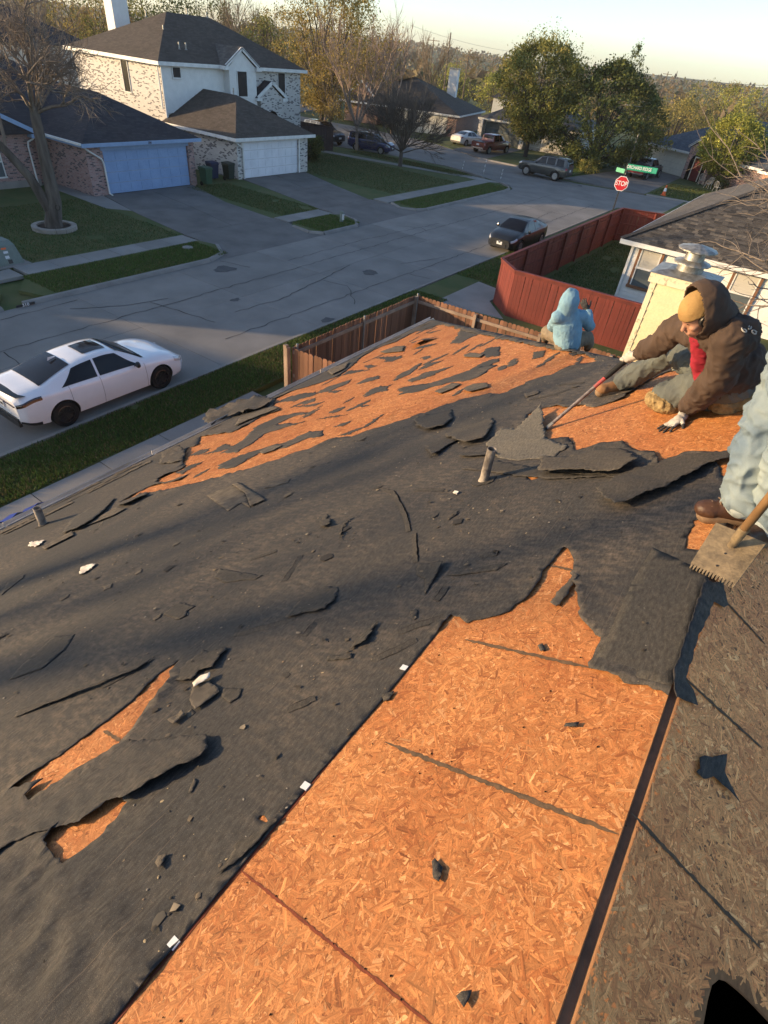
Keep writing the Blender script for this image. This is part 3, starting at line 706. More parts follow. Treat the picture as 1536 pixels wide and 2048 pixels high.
ISL = [[(6.771,-7.299),(7.073,-7.282),(7.288,-6.906),(7.009,-6.737),(6.747,-6.836),(6.638,-7.072)],[(6.518,-8.189),(6.813,-8.144),(6.898,-7.792),(6.714,-7.145),(6.501,-7.236),(6.44,-7.638)],[(6.129,-7.109),(6.399,-6.94),(6.15,-6.745),(6.019,-6.899)],[(6.735,-7.065),(6.569,-6.49),(6.458,-6.573)],[(6.819,-6.391),(7.134,-6.428),(7.174,-6.172),(6.932,-5.962),(6.83,-6.18)],[(7.811,-7.588),(8.189,-7.758),(7.839,-6.903),(7.825,-7.238)],[(8.36,-7.476),(8.331,-7.298),(8.063,-6.886),(7.973,-7.06)],[(5.955,-5.527),(6.244,-5.624),(6.427,-5.532),(6.289,-5.293),(6.053,-5.116),(6.005,-5.319)],[(6.571,-5.447),(6.951,-5.567),(7.539,-5.536),(7.429,-5.423),(6.864,-5.273),(6.567,-5.328)],[(6.034,-4.959),(6.1,-4.813),(6.044,-4.377),(6.311,-4.071),(6.544,-3.867),(6.441,-3.582),(6.013,-3.586),(5.865,-3.672),(5.908,-4.045),(5.77,-4.262),(5.696,-4.466),(5.664,-4.689),(5.811,-4.678)],[(6.454,-5.062),(6.552,-4.985),(6.758,-4.943),(6.768,-4.772),(6.853,-4.482),(6.44,-4.631),(6.291,-4.877)],[(6.273,-3.988),(6.511,-3.969),(6.812,-3.887),(6.808,-3.718),(6.576,-3.604),(6.431,-3.807)],[(5.332,-5.667),(5.476,-5.641),(5.562,-5.542),(5.422,-5.458),(5.254,-5.517)],[(4.642,-4.957),(4.752,-4.885),(4.823,-4.778),(4.664,-4.773)],[(5.087,-5.71),(5.132,-5.331),(5.102,-5.087),(5.053,-5.296)],[(5.426,-5.219),(5.451,-5.06),(5.423,-4.966),(5.35,-5.012)],[(3.649,-6.114),(3.93,-6.016),(4.133,-5.729),(4.273,-5.458),(4.596,-5.342),(4.571,-5.065),(4.347,-4.853),(4.328,-5.076),(4.06,-5.228),(3.94,-5.621),(3.549,-5.608),(3.52,-5.916)],[(4.07,-6.649),(4.329,-6.618),(4.796,-6.876),(5.125,-6.649),(5.056,-5.881),(4.898,-6.133),(4.703,-6.394),(4.406,-6.262),(4.076,-6.202)],[(4.796,-6.876),(5.151,-7.111),(5.533,-7.011),(5.589,-6.598),(5.47,-6.169),(5.398,-6.49),(5.111,-6.587)],[(4.065,-7.132),(4.181,-6.997),(4.463,-7.035),(4.312,-6.503),(4.15,-6.757)],[(9.016,-7.737),(8.926,-7.453),(8.649,-6.84),(8.453,-6.941)],[(11.597,-8.483),(11.602,-8.126),(11.607,-7.782),(11.266,-7.679),(11.423,-8.243)],[(8.781,-5.702),(9.455,-5.925),(10.134,-6.272),(9.73,-5.728),(9.085,-5.214),(8.959,-5.307),(8.568,-5.37)],[(7.604,-4.361),(7.664,-4.291),(7.602,-4.109),(6.93,-3.778),(6.959,-3.994),(7.232,-4.232)],[(10.858,-7.582),(10.729,-7.072),(10.562,-7.282)],[(8.946,-6.688),(9.236,-6.619),(9.06,-6.134),(8.926,-6.23)],[(7.961,-5.817),(8.029,-5.736),(7.835,-5.488),(7.719,-5.575)],[(8.335,-6.949),(8.559,-7.02),(8.64,-6.713),(8.354,-6.532),(8.168,-6.631)],[(6.951,-5.257),(7.368,-5.305),(7.404,-4.988),(7.134,-5.041)],[(4.069,-7.454),(4.32,-7.508),(4.335,-7.213),(4.131,-7.126)],[(3.506,-6.885),(3.716,-6.863),(3.852,-6.675),(3.637,-6.645),(3.43,-6.616)],[(4.295,-4.576),(4.424,-4.5),(4.475,-4.326),(4.313,-4.373)],[(6.018,-7.192),(5.956,-6.694),(6.016,-6.39),(5.794,-6.443)]]
for i, p in enumerate(ISL): piece('felt_remnant', p, house, 'felt', .0018, .003, seed=40 + i, amp=.045, wr=.004, th=.0015)
for i in range(26):                                                  # smaller shreds of the same tearing
    h = dict(holes)['field']; q = np.array(h)
    while True:
        c = rng.uniform(q.min(0), q.max(0))
        if pip(c[None], h)[0]: break
    l, w, a = rnd.uniform(.12, .34), rnd.uniform(.03, .075), rnd.uniform(-.35, .35)
    poly = [(c[0] + l * math.cos(t) * math.cos(a) - w * math.sin(t) * math.sin(a), c[1] + l * math.cos(t) * math.sin(a) + w * math.sin(t) * math.cos(a)) for t in np.linspace(0, 6.283, 10)[:-1]]
    piece('felt_remnant', poly, house, 'felt', .0018, .003, seed=90 + i, amp=.035, wr=.003, th=.0015)
for i, p in enumerate([[(6.396,-3.078),(6.783,-3.222),(6.756,-3.058),(6.412,-2.928)],[(6.36,-2.61),(6.425,-2.557),(6.29,-2.434),(6.202,-2.496)],[(6.257,-2.377),(6.147,-2.26),(5.925,-2.102),(6.029,-2.238)]]): piece('felt_remnant', p, house, 'felt', .002, .004, seed=130 + i, amp=.02, th=.0015)

def loose(poly, label, mat='felt_scrap', group=None, name='felt_scrap', cat='roofing scrap', **k):
    o = piece(name, poly, None, mat, k.pop('h0', .0075), k.pop('up', .004), seed=k.pop('seed', rnd.uniform(0, 90)), **k)
    c = np.zeros(3); n = len(o.data.vertices); co = np.empty(n * 3); o.data.vertices.foreach_get('co', co); co = co.reshape(-1, 3); c = co.mean(0)
    o.data.vertices.foreach_set('co', (co - c).ravel()); o.location = c; o.data.update()
    return tag(o, label, cat, group)
loose([(1.978,-1.84),(1.987,-1.677),(1.735,-1.634),(1.857,-1.72),(1.883,-1.79)], 'arrow shaped scrap of grey felt folded up in the middle of the roof', hinge=[(1.936,-1.825),(1.716,-1.643)], top=.03)
loose([(1.903,-1.613),(2.036,-1.407),(2.056,-1.336),(1.988,-1.364)], 'long narrow strip of grey felt right of the arrow shaped scrap')
loose([(1.795,-1.009),(2.015,-0.98),(2.012,-0.952),(1.765,-0.966)], 'narrow granular shingle strip lying across the spike of bare board', 'shingle_scrap', name='shingle_strip', up=.012)
loose([(1.187,-3.321),(1.319,-3.329),(1.317,-3.134),(1.267,-3.151),(1.227,-3.101),(1.182,-3.124)], 'small angular grey felt scrap left of the middle of the roof')
loose([(0.409,-3.874),(0.522,-3.969),(0.766,-4.081),(0.843,-3.903),(0.726,-3.774),(0.558,-3.725)], 'long pale felt panel lying near the left edge of the picture', amp=.004)
loose([(1.612,-3.337),(1.702,-3.394),(1.694,-3.129),(1.696,-2.898),(1.647,-2.919),(1.57,-3.167)], 'thin dusty felt scrap with a pointed right end, left of centre')
loose([(1.349,-5.012),(1.444,-5.201),(1.52,-5.063),(1.488,-5.013),(1.385,-4.979)], 'crumpled cream paper scrap on the dark felt at left', 'paper_white', name='paper_scrap', cat='paper scrap', up=.02)
loose([(2.811,-5.154),(3.082,-5.016),(2.914,-4.603),(2.567,-4.097),(2.667,-4.358),(2.504,-4.359)], 'square cut shingle with pale granules under another on the felt', 'shingle_scrap', name='shingle_piece', amp=.003)
loose([(3.047,-4.997),(3.091,-4.947),(2.709,-4.039),(2.585,-4.119),(2.839,-4.509)], 'tan shingle piece lying over the square cut shingle', 'shingle_scrap', name='shingle_piece', amp=.003, h0=.02)
loose([(2.952,-4.351),(3.071,-4.411),(3.159,-4.179),(3.082,-4.126),(2.991,-4.258)], 'ragged pale shingle strip below the torn field of boards', 'shingle_scrap', name='shingle_strip')
loose([(1.61,-6.621),(1.956,-6.639),(1.888,-6.421),(1.587,-6.47)], 'straight tan shingle strip beside the left vent pipe', 'shingle_scrap', name='shingle_strip', amp=.002, h0=.02)
loose([(1.996,-6.54),(2.5,-6.661),(2.485,-6.346),(2.321,-6.35),(2.038,-6.569)], 'long tan shingle strip right of the left vent pipe, near the eave', 'shingle_scrap', name='shingle_strip', amp=.003, h0=.02)
loose([(1.596,-7.021),(1.659,-7.138),(1.705,-7.009),(1.736,-6.907),(1.644,-6.776),(1.597,-6.829)], 'bright white plastic scrap beside the tan strip near the left eave', 'paper_white', name='plastic_scrap', cat='plastic scrap', up=.03)
loose([(0.927,-5.789),(1.064,-6.035),(1.206,-5.986),(1.169,-5.904),(0.921,-5.741)], 'dark felt scrap cut by the left edge of the picture')
loose([(0.743,-2.312),(0.818,-2.398),(0.871,-2.34),(0.853,-2.236),(0.838,-2.211),(0.716,-2.234)], 'olive grey shingle chunk with broken edges left of the seam', 'shingle_scrap', name='shingle_piece', h0=.02)
loose([(0.865,-2.219),(0.901,-2.12),(0.857,-2.087),(0.814,-2.104),(0.83,-2.188)], 'small five sided felt scrap touching the olive shingle chunk')
loose([(0.818,-2.398),(0.865,-2.402),(0.904,-2.369),(0.884,-2.341),(0.804,-2.365)], 'pale grey sliver on top of the olive shingle chunk', 'paper_white', name='shingle_sliver', h0=.035)
loose([(0.62,-2.314),(0.69,-2.291),(0.678,-2.255),(0.616,-2.26)], 'crumbled dark shingle lump below the olive chunk', 'shingle_scrap', name='shingle_lump', up=.03)
loose([(0.683,-2.276),(0.717,-2.277),(0.71,-2.233),(0.673,-2.235)], 'grey chip beside the crumbled shingle lump', 'shingle_scrap', name='shingle_chip')
loose([(0.278,-3.361),(0.313,-3.406),(0.615,-3.095),(0.82,-2.96),(0.892,-2.912),(0.792,-2.908),(0.607,-3.05)], 'very long thin felt strip above the left sliver of bare board', amp=.004, hinge=[(0.292,-3.404),(0.912,-2.946)], top=.014)
loose([(0.616,-0.88),(0.628,-0.876),(0.615,-0.841),(0.578,-0.832),(0.58,-0.852)], 'small black felt scrap in the lower middle of the bare boards', 'felt')
loose([(0.384,-0.664),(0.398,-0.658),(0.412,-0.639),(0.397,-0.636),(0.375,-0.639)], 'black felt bit at the bottom of the picture', 'felt')
loose([(1.19,-0.714),(1.21,-0.676),(1.19,-0.678),(1.176,-0.715)], 'tiny black rectangle of felt near the ridge', 'felt', amp=.001)
loose([(1.523,-0.952),(1.539,-0.938),(1.507,-0.912),(1.493,-0.927)], 'tiny black felt bit under the long spike of board', 'felt', amp=.002)
loose([(1.18,-1.824),(1.203,-1.839),(1.256,-1.726),(1.227,-1.707)], 'flat grey felt strip among the cracks left of the seam')
loose([(1.595,-1.632),(1.613,-1.607),(1.56,-1.565),(1.539,-1.572)], 'small grey felt flake just left of the seam corner')
loose([(1.092,-1.427),(1.125,-1.387),(1.08,-1.379),(1.065,-1.398)], 'grey felt flake at the seam of the big board', h0=.006)
loose([(2.486,-1.959),(2.597,-1.938),(2.546,-1.916),(2.469,-1.937)], 'small dark strip above the middle of the felt')
loose([(2.493,-2.086),(2.553,-2.061),(2.514,-2.048),(2.475,-2.062)], 'short dark strip left of its larger neighbour on the felt')
loose([(2.818,-6.75),(2.926,-6.804),(2.728,-6.479),(2.69,-6.509)], 'short grey strip above the dusty felt at left')
loose([(1.289,-4.447),(1.351,-4.37),(1.295,-4.308),(1.259,-4.356)], 'tan strip lying below the cream paper', 'shingle_scrap', name='shingle_strip')
loose([(1.064,-4.745),(1.136,-4.72),(1.106,-4.667),(1.056,-4.685)], 'pale flake at the left, below the cream paper', 'shingle_scrap', name='shingle_chip')
loose([(1.49,-4.282),(1.566,-4.29),(1.526,-4.232),(1.481,-4.249)], 'pale sliver right of the cream paper', 'shingle_scrap', name='shingle_sliver')
loose([(1.132,-3.36),(1.197,-3.349),(1.162,-3.317),(1.121,-3.321)], 'thin brown strip left of the angular felt scrap', 'shingle_scrap', name='shingle_strip')
loose([(0.43,-1.856),(0.481,-1.899),(0.48,-1.873),(0.437,-1.85)], 'thin grey scrap below the big lifted flap') 
loose([(0.208,-1.724),(0.227,-1.733),(0.248,-1.709),(0.217,-1.685),(0.201,-1.682)], 'crumbled shingle bit with grit on the lower felt', 'shingle_scrap', name='shingle_lump', up=.02)
loose([(-0.121,-2.103),(-0.107,-2.11),(-0.093,-2.093),(-0.107,-2.083)], 'dark crumb of shingle on the lower left felt', 'shingle_scrap', name='shingle_lump', up=.015)
loose([(0.042,-1.694),(0.056,-1.698),(0.06,-1.685),(0.046,-1.671)], 'clear plastic flake on the lower left felt', 'paper_white', name='plastic_scrap', cat='plastic scrap')
loose([(2.818,-2.11),(2.855,-2.115),(2.833,-2.07),(2.796,-2.069)], 'white paper crumb below the middle vent pipe', 'paper_white', name='paper_scrap', cat='paper scrap', up=.02)
piece_r = loose([(1.244,0.137),(1.267,0.148),(1.296,0.135),(1.318,0.149),(1.337,0.178),(1.399,0.225),(1.339,0.235),(1.291,0.307),(1.295,0.269),(1.284,0.197),(1.247,0.168)], 'black arrow shaped felt rag on the shaded boards', 'felt', fn=np_rq, nrm=NRM_R, wr=.012, amp=.004)
for p in ([(928,778),(960,771),(978,773),(978,779),(940,787)], [(755,704),(808,698),(845,693),(835,700),(800,715),(772,714)], [(668,737),(700,725),(690,742),(650,757)]):
    pass
loose([(5.453,-3.532),(5.605,-3.474),(5.551,-3.253),(5.376,-3.15),(5.287,-3.352)], 'square shingle tab on the torn field, near its right end', 'shingle_scrap', name='shingle_piece', h0=.02)
loose([(9.509,-7.962),(9.774,-7.721),(9.6,-7.322),(8.978,-6.933),(9.205,-7.561)], 'grey shingle tab on the torn field, near the gutter', 'shingle_scrap', name='shingle_piece', h0=.02)
loose([(9.573,-7.104),(9.899,-7.036),(9.659,-6.515),(9.492,-6.643),(9.187,-6.826)], 'black curled rag of felt close to the far eave corner', 'felt', hinge=[(10.277,-7.602),(10.079,-6.855)], top=.1)
loose([(7.417,-4.631),(7.517,-4.58),(7.209,-4.174),(7.023,-4.141),(7.256,-4.522)], 'flat grey shingle tab below the hip edge', 'shingle_scrap', name='shingle_piece', h0=.015)
loose([(5.554,-3.993),(5.832,-3.902),(5.718,-3.711),(5.546,-3.733),(5.406,-3.827)], 'dark shingle tab in the middle of the torn field', 'shingle_scrap', name='shingle_piece', h0=.015)
loose([(3.983,-5.643),(4.159,-5.596),(4.122,-5.35),(3.975,-5.359),(3.889,-5.482)], 'pale shingle tab lying on the lower left of the torn field', 'shingle_scrap', name='shingle_piece', h0=.015)
loose([(8.499,-8.648),(8.815,-8.738),(9.066,-8.47),(8.357,-8.002),(7.991,-8.03)], 'tan shingle chunk beside the gutter, near the fence gate', 'shingle_scrap', name='shingle_piece', h0=.03)
loose([(4.951,-2.54),(5.002,-2.405),(4.914,-2.358),(4.826,-2.464)], 'small tan shingle tab on the dark felt near the pry bar', 'shingle_scrap', name='shingle_piece', h0=.012)
loose([(5.699,-8.245),(6.178,-7.814),(5.977,-7.454),(5.532,-7.75),(5.268,-7.837)], 'long grey shingle strip along the gutter', 'shingle_scrap', name='shingle_strip', h0=.03)

# broken shingle edges left along the eave
for i in range(34):
    u = rnd.uniform(1.2, 4.6) if i < 22 else rnd.uniform(4.6, 12.4); v = V_EAVE + rnd.uniform(.02, .5 if u < 4.6 else .25); l, w = rnd.uniform(.15, .5), rnd.uniform(.04, .16)
    piece('shingle_remnant', [(u, v), (u + l, v + rnd.uniform(-.03, .03)), (u + l * .95, v + w), (u + .03, v + w * .8)], house, 'shingle_scrap', .008, .014, seed=200 + i, amp=.02)

# torn cracks: narrow lips of lifted felt with the dark gap beside them
def crack(px, w=.010, seed=0):
    pts = [np.array(p) for p in px]; V = []; n = 0; mb = MB(); lp = []; dk = []
    for i in range(len(pts) - 1):
        a, b = pts[i], pts[i + 1]; k = max(2, int(np.hypot(*(b - a)) / .02)); d = (b - a) / np.hypot(*(b - a)); nr = np.array([-d[1], d[0]])
        for j in range(k): 
            q = a + (b - a) * j / k + nr * rnd.uniform(-.004, .004); dk.append((q, nr))
    N_ = len(dk)
    V1 = []; V2 = []
    for i, (q, nr) in enumerate(dk):
        t = i / (N_ - 1); s = math.sin(math.pi * t) ** .6 * w * rnd.uniform(.5, 1.3) + .0015
        V1 += [rp(*(q - nr * s * .5), .0105), rp(*(q + nr * s * .5), .0105)]
        V2 += [rp(*(q + nr * s * .5), .0095), rp(*(q + nr * (s * .5 + .03)), .0085), rp(*(q + nr * s * .5), .0105 + .5 * s)]
    raw_mesh('felt_tear', V1, [(2 * i, 2 * i + 2, 2 * i + 3, 2 * i + 1) for i in range(N_ - 1)], M['void'], house)
    raw_mesh('felt_tear', V2, [(3 * i + 2, 3 * i + 5, 3 * i + 4, 3 * i + 1) for i in range(N_ - 1)], M['felt_scrap'], house)
for k, c in enumerate([[(2.925,-2.816),(2.864,-2.66),(2.744,-2.526),(2.53,-2.307),(2.308,-2.116)],[(2.299,-2.071),(1.983,-1.843)],[(0.003,-1.961),(0.077,-1.957),(0.177,-1.949),(0.192,-1.939)],[(0.182,-1.918),(0.224,-1.935),(0.28,-1.926)],[(0.627,-3.033),(0.809,-2.945),(0.871,-2.943)],[(2.901,-2.487),(2.895,-2.205)],[(2.101,-1.521),(2.162,-1.433),(2.09,-1.426)],[(1.667,-2.676),(1.852,-2.752),(1.964,-2.819)],[(0.888,-1.792),(1.005,-1.706)],[(1.284,-2.101),(1.401,-2.123),(1.455,-2.069)],[(1.448,-1.608),(1.52,-1.542),(1.595,-1.462),(1.65,-1.44)],[(1.256,-1.61),(1.341,-1.545),(1.445,-1.477)],[(1.699,-1.565),(1.754,-1.561),(1.836,-1.582)],[(3.827,-1.925),(3.975,-1.903)],[(1.848,-3.228),(1.999,-3.066)],[(1.188,-2.554),(1.289,-2.409),(1.413,-2.252)],[(2.857,-2.246),(2.895,-2.227)],[(1.03,-1.975),(1.083,-1.966)],[(5.127,-2.24),(5.084,-1.958)],[(4.762,-2.395),(4.82,-2.171),(4.949,-2.076)]]): crack(c, .008, k)

# grit, granules and old nails on the felt
def grit(n, r0, r1, samp):
    P = samp(n); V = []; F = []; Cc = []
    base = np.array([(0, 0, 1), (1, 0, .1), (.3, .95, .1), (-.8, .6, .1), (-.8, -.6, .1), (.3, -.95, .1)]); fc = [(0, 1, 2), (0, 2, 3), (0, 3, 4), (0, 4, 5), (0, 5, 1)]
    for i, p in enumerate(P):
        r = math.exp(rnd.uniform(math.log(r0), math.log(r1))); a = rnd.uniform(0, 6.28); s = np.array([rnd.uniform(.7, 1.6), rnd.uniform(.6, 1.1), rnd.uniform(.5, .9)]) * r
        b = base * s; u = p[0] + b[:, 0] * math.cos(a) - b[:, 1] * math.sin(a); v = p[1] + b[:, 0] * math.sin(a) + b[:, 1] * math.cos(a)
        V.append(np_rp(u, v, .008 + b[:, 2])); F += [(q[0] + 6 * i, q[1] + 6 * i, q[2] + 6 * i) for q in fc]
        c = rnd.choice([(.10, .08, .06), (.16, .12, .085), (.05, .045, .04), (.30, .24, .15), (.22, .20, .17)]); Cc += [c] * 6
    return np.concatenate(V), F, np.array(Cc)
def samp_felt(n):
    out = []
    while len(out) < n:
        u = rnd.uniform(-.9, 6.5); v = rnd.uniform(-6.5, -.55)
        if abs(noise.noise(Vector((u * .9, v * .9, 4)))) * 2.2 > rnd.random(): out.append((u, v))
    P = np.array(out); k = np.ones(len(P), bool)
    for _, h in holes: k &= ~pip(P, h)
    return P[k]
a1 = grit(4600, .0012, .0035, samp_felt); a2 = grit(650, .0035, .008, samp_felt)
raw_mesh('grit', np.concatenate([a1[0], a2[0]]), list(a1[1]) + [(f[0] + len(a1[0]), f[1] + len(a1[0]), f[2] + len(a1[0])) for f in a2[1]], M['pebble'], house, np.concatenate([a1[2], a2[2]]), kind='stuff')

# crumbs of felt and shingle lying about
def crumbs(n, seed, r0=.004, r1=.019, pal=((.05, .042, .034), (.085, .07, .052), (.03, .028, .026), (.13, .105, .075), (.19, .16, .12)), lift=.006):
    r = random.Random(seed); P = samp_felt(n); V = []; F = []; C_ = []
    for p in P:
        k = r.choice((4, 5, 6)); R0 = math.exp(r.uniform(math.log(r0), math.log(r1))); a = r.uniform(0, 6.28); st = r.uniform(.3, 1); o = len(V); h = r.uniform(.008, .016); c = r.choice(pal)
        for j in range(k):
            t = 6.283 * j / k + r.uniform(-.3, .3); x, y = R0 * math.cos(t), R0 * st * math.sin(t); V.append(rp(p[0] + x * math.cos(a) - y * math.sin(a), p[1] + x * math.sin(a) + y * math.cos(a), h + r.uniform(-.002, lift))); C_.append(c)
        V.append(rp(p[0], p[1], h + .004)); C_.append(c); F += [(o + j, o + k, o + (j + 1) % k) for j in range(k)]
    return V, F, C_
v_, f_, c_ = crumbs(900, 3); raw_mesh('debris', v_, f_, M['pebble'], house, np.array(c_), kind='stuff')
v_, f_, c_ = crumbs(80, 8, .02, .055, ((.075, .068, .058), (.05, .046, .042), (.032, .030, .029), (.10, .085, .066)), .001); raw_mesh('debris', v_, f_, M['pebble'], house, np.array(c_), kind='stuff')

# sheathing clips on the seam
for u, v in [(0.1,-1.432),(0.644,-1.428),(1.252,-1.426)]:
    mb = MB(); p = rp(u, v, .008)
    mb.add([rp(u - .013, v - .016, .010), rp(u + .013, v - .016, .010), rp(u + .013, v + .012, .007), rp(u - .013, v + .012, .007), rp(u - .013, v - .016, .004), rp(u + .013, v - .016, .004), rp(u + .013, v + .012, .001), rp(u - .013, v + .012, .001)], [(3, 2, 1, 0), (4, 5, 6, 7), (0, 1, 5, 4), (1, 2, 6, 5), (2, 3, 7, 6), (3, 0, 4, 7)])
    mb.build('sheathing_clip', M['plate_white'], house)

# vent pipes
def pipe(u, v, top, r, name='vent_pipe'):
    b = rp(u, v, 0); mb = MB(); mb.lathe([(r * 1.25, .0), (r * 1.15, .03), (r, .05), (r, top - .0), (r * .82, top), (r * .82, top - .12)], 18, (b[0], b[1], b[2] - .02)); 
    o = mb.build(name, M['pipe_paint'], house, smooth=True)
    mb = MB(); mb.slab([rp(u + .085 * math.cos(t) * rnd.uniform(.8, 1.2), v + .085 * math.sin(t) * rnd.uniform(.8, 1.2), .012) for t in np.linspace(0, 6.283, 15)[:-1]], .008).build('pipe_collar', M['felt_scrap'], o)
(u, v), = [(3.018,-1.981)]; pipe(u, v, .29, .031)
(u, v), = [(2.049,-7.814)]; pipe(u, v, .30, .047)

# eave: gutter in lengths, fascia, drip edge
ex, ez = rp(0, V_EAVE)[0], rp(0, V_EAVE)[2]
for y0, y1 in ((-4.5, 1.9), (1.93, 4.3), (4.33, 8.6), (8.63, 13.2)):
    mb = MB(); prof = [(-.01, .02), (-.012, -.09), (-.075, -.10), (-.125, -.055), (-.13, .005), (-.118, .018), (-.112, .012), (-.118, -.045), (-.072, -.088), (-.018, -.08), (-.016, .018)]
    vs = [(ex + a, y, ez + b) for y in (y0, y1) for a, b in prof]; n = len(prof)
    mb.add(vs, [(i, (i + 1) % n, n + (i + 1) % n, n + i) for i in range(n)] + [tuple(range(n))[::-1], tuple(range(n, 2 * n))]); mb.build('gutter', M['gutter'], house)
MB().box(ex + .002, ex + .03, -4.9, 13.2, ez - .17, ez - .014).build('fascia', M['yellow_siding'], house)
MB().box(-6.55, 7.1, -4.9, 12.7, 0, ez - .06).box(-6.55, 7.1, -4.9, 12.7, ez - .06, ez - .05).build('wall', M['brick_red'], house)
# far hip face and the eave beyond
PE = rp(U_END, V_APEX, 0); c0 = rp(hip_u(V_EAVE), V_EAVE, 0); c1 = (2 * PE[0] - c0[0], c0[1], c0[2])
MB().slab([(PE[0], PE[1] + .01, PE[2] - .012), (c1[0], c1[1], c1[2] - .006), (c0[0], c0[1], c0[2] - .006)], .014).build('hip_slope', M['osb_base'], house)
MB().slab([(c0[0], c0[1] + .002, c0[2] - .02), (c1[0], c1[1] + .002, c1[2] - .02), (c1[0], c1[1] + .002, c1[2] - .19), (c0[0], c0[1] + .002, c0[2] - .19)], .03, up=(0, 1, 0)).build('fascia', M['yellow_siding'], house)

# blue tarp hanging from the eave
tp = [(ex - .15, 1.0, ez - .02), (ex - .15, 2.45, ez - .03), (ex - .55, 2.6, ez - .5), (ex - .85, 2.1, ez - .75), (ex - .95, 1.2, ez - .8), (ex - .6, .4, ez - .5)]
V = []; n = 16
for i in range(n + 1):
    for j in range(n + 1):
        s, t = i / n, j / n; y = .3 + 2.3 * s; d = .05 + t * (.95 - .35 * s); V.append((ex - .14 - d, y, ez + .01 - d * .75 + .05 * math.sin(y * 9 + t * 3) * t + .03 * math.sin(y * 21)))
o = raw_mesh('blue_tarp', V, [(i * (n + 1) + j, (i + 1) * (n + 1) + j, (i + 1) * (n + 1) + j + 1, i * (n + 1) + j + 1) for i in range(n) for j in range(n)], M['tarp_blue'], smooth='all')
md = o.modifiers.new('thickness', 'SOLIDIFY'); md.thickness = .004
tag(o, 'blue plastic tarp slung below the gutter at the left edge', 'tarp')

# chimney on the far end of the house
ch = thing('chimney', 'yellow clapboard chimney with a round metal cap behind the crouching worker', 'chimney', (-1.6, 13.9, 0))
cx0, cx1, cy0, cy1, cz = -2.17, -1.03, 13.4, 14.35, 4.72
MB().box(cx0 + .03, cx1 - .03, cy0 + .03, cy1 - .03, 0, cz).build('core', M['yellow_siding'], ch)
for k in range(14):
    z = cz - .02 - .185 * (k + 1)
    mb = MB(); mb.add([(cx0 + .12, cy0 + .006, z), (cx1 - .12, cy0 + .006, z), (cx1 - .12, cy0 + .024, z + .183), (cx0 + .12, cy0 + .024, z + .183), (cx0 + .12, cy0 + .03, z), (cx1 - .12, cy0 + .03, z), (cx1 - .12, cy0 + .03, z + .183), (cx0 + .12, cy0 + .03, z + .183)],
       [(0, 1, 2, 3), (4, 7, 6, 5), (0, 4, 5, 1), (1, 5, 6, 2), (2, 6, 7, 3), (3, 7, 4, 0)]); mb.build('siding_board', M['yellow_siding'], ch)
for x in (cx0, cx1 - .11):
    MB().box(x, x + .11, cy0, cy0 + .03, 1.5, cz).build('corner_board', M['yellow_peeling'], ch)
for x in (cx0 - .001, cx1 - .029): MB().box(x, x + .03, cy0 + .032, cy1, 1.5, cz).build('side_panel', M['yellow_siding'], ch)
MB().box(cx0 - .06, cx1 + .06, cy0 - .06, cy1 + .06, cz, cz + .19).build('crown_board', M['yellow_peeling'], ch)
mb = MB(); mb.add([(cx0 - .09, cy0 - .09, cz + .19), (cx1 + .09, cy0 - .09, cz + .19), (cx1 + .09, cy1 + .09, cz + .19), (cx0 - .09, cy1 + .09, cz + .19), (cx0 + .2, cy0 + .2, cz + .27), (cx1 - .2, cy0 + .2, cz + .27), (cx1 - .2, cy1 - .2, cz + .27), (cx0 + .2, cy1 - .2, cz + .27)],
   [(0, 1, 5, 4), (1, 2, 6, 5), (2, 3, 7, 6), (3, 0, 4, 7), (4, 5, 6, 7), (3, 2, 1, 0)]); mb.build('cap_flashing', M['metal_dull'], ch)
kx, ky = (cx0 + cx1) / 2, (cy0 + cy1) / 2
MB().lathe([(.0, cz + .26), (.26, cz + .26), (.26, cz + .40), (.20, cz + .44), (.19, cz + .62)], 28, (kx, ky, 0)).build('flue', M['metal_dull'], ch, smooth=True)
def crimp(z, r0, r1, dz):
    mb = MB(); n = 56; vs = []
    for r, h in ((r0, dz), (r1 * .93, .012), (r1, -.012), (r1, -.034), (r1 * .9, -.010), (r0, dz - .02)):
        for k in range(n): 
            t = 6.28318 * k / n; rr = r * (1 + (.02 if k % 4 < 2 else -.02) * (r > r0)); vs.append((kx + rr * math.cos(t), ky + rr * math.sin(t), cz + z + h))
    mb.add(vs, [(i * n + k, i * n + (k + 1) % n, (i + 1) * n + (k + 1) % n, (i + 1) * n + k) for i in range(5) for k in range(n)]); return mb
crimp(.44, .19, .36, .045).build('lower_cap', M['metal_dull'], ch, smooth=True)
crimp(.70, .02, .38, .085).build('upper_cap', M['metal_dull'], ch, smooth=True)
for k in range(4):
    t = .6 + k * 1.571; MB().bar((kx + .17 * math.cos(t), ky + .17 * math.sin(t), cz + .5), (kx + .24 * math.cos(t), ky + .24 * math.sin(t), cz + .72), .035, .004).build('cap_strut', M['metal_dull'], ch)

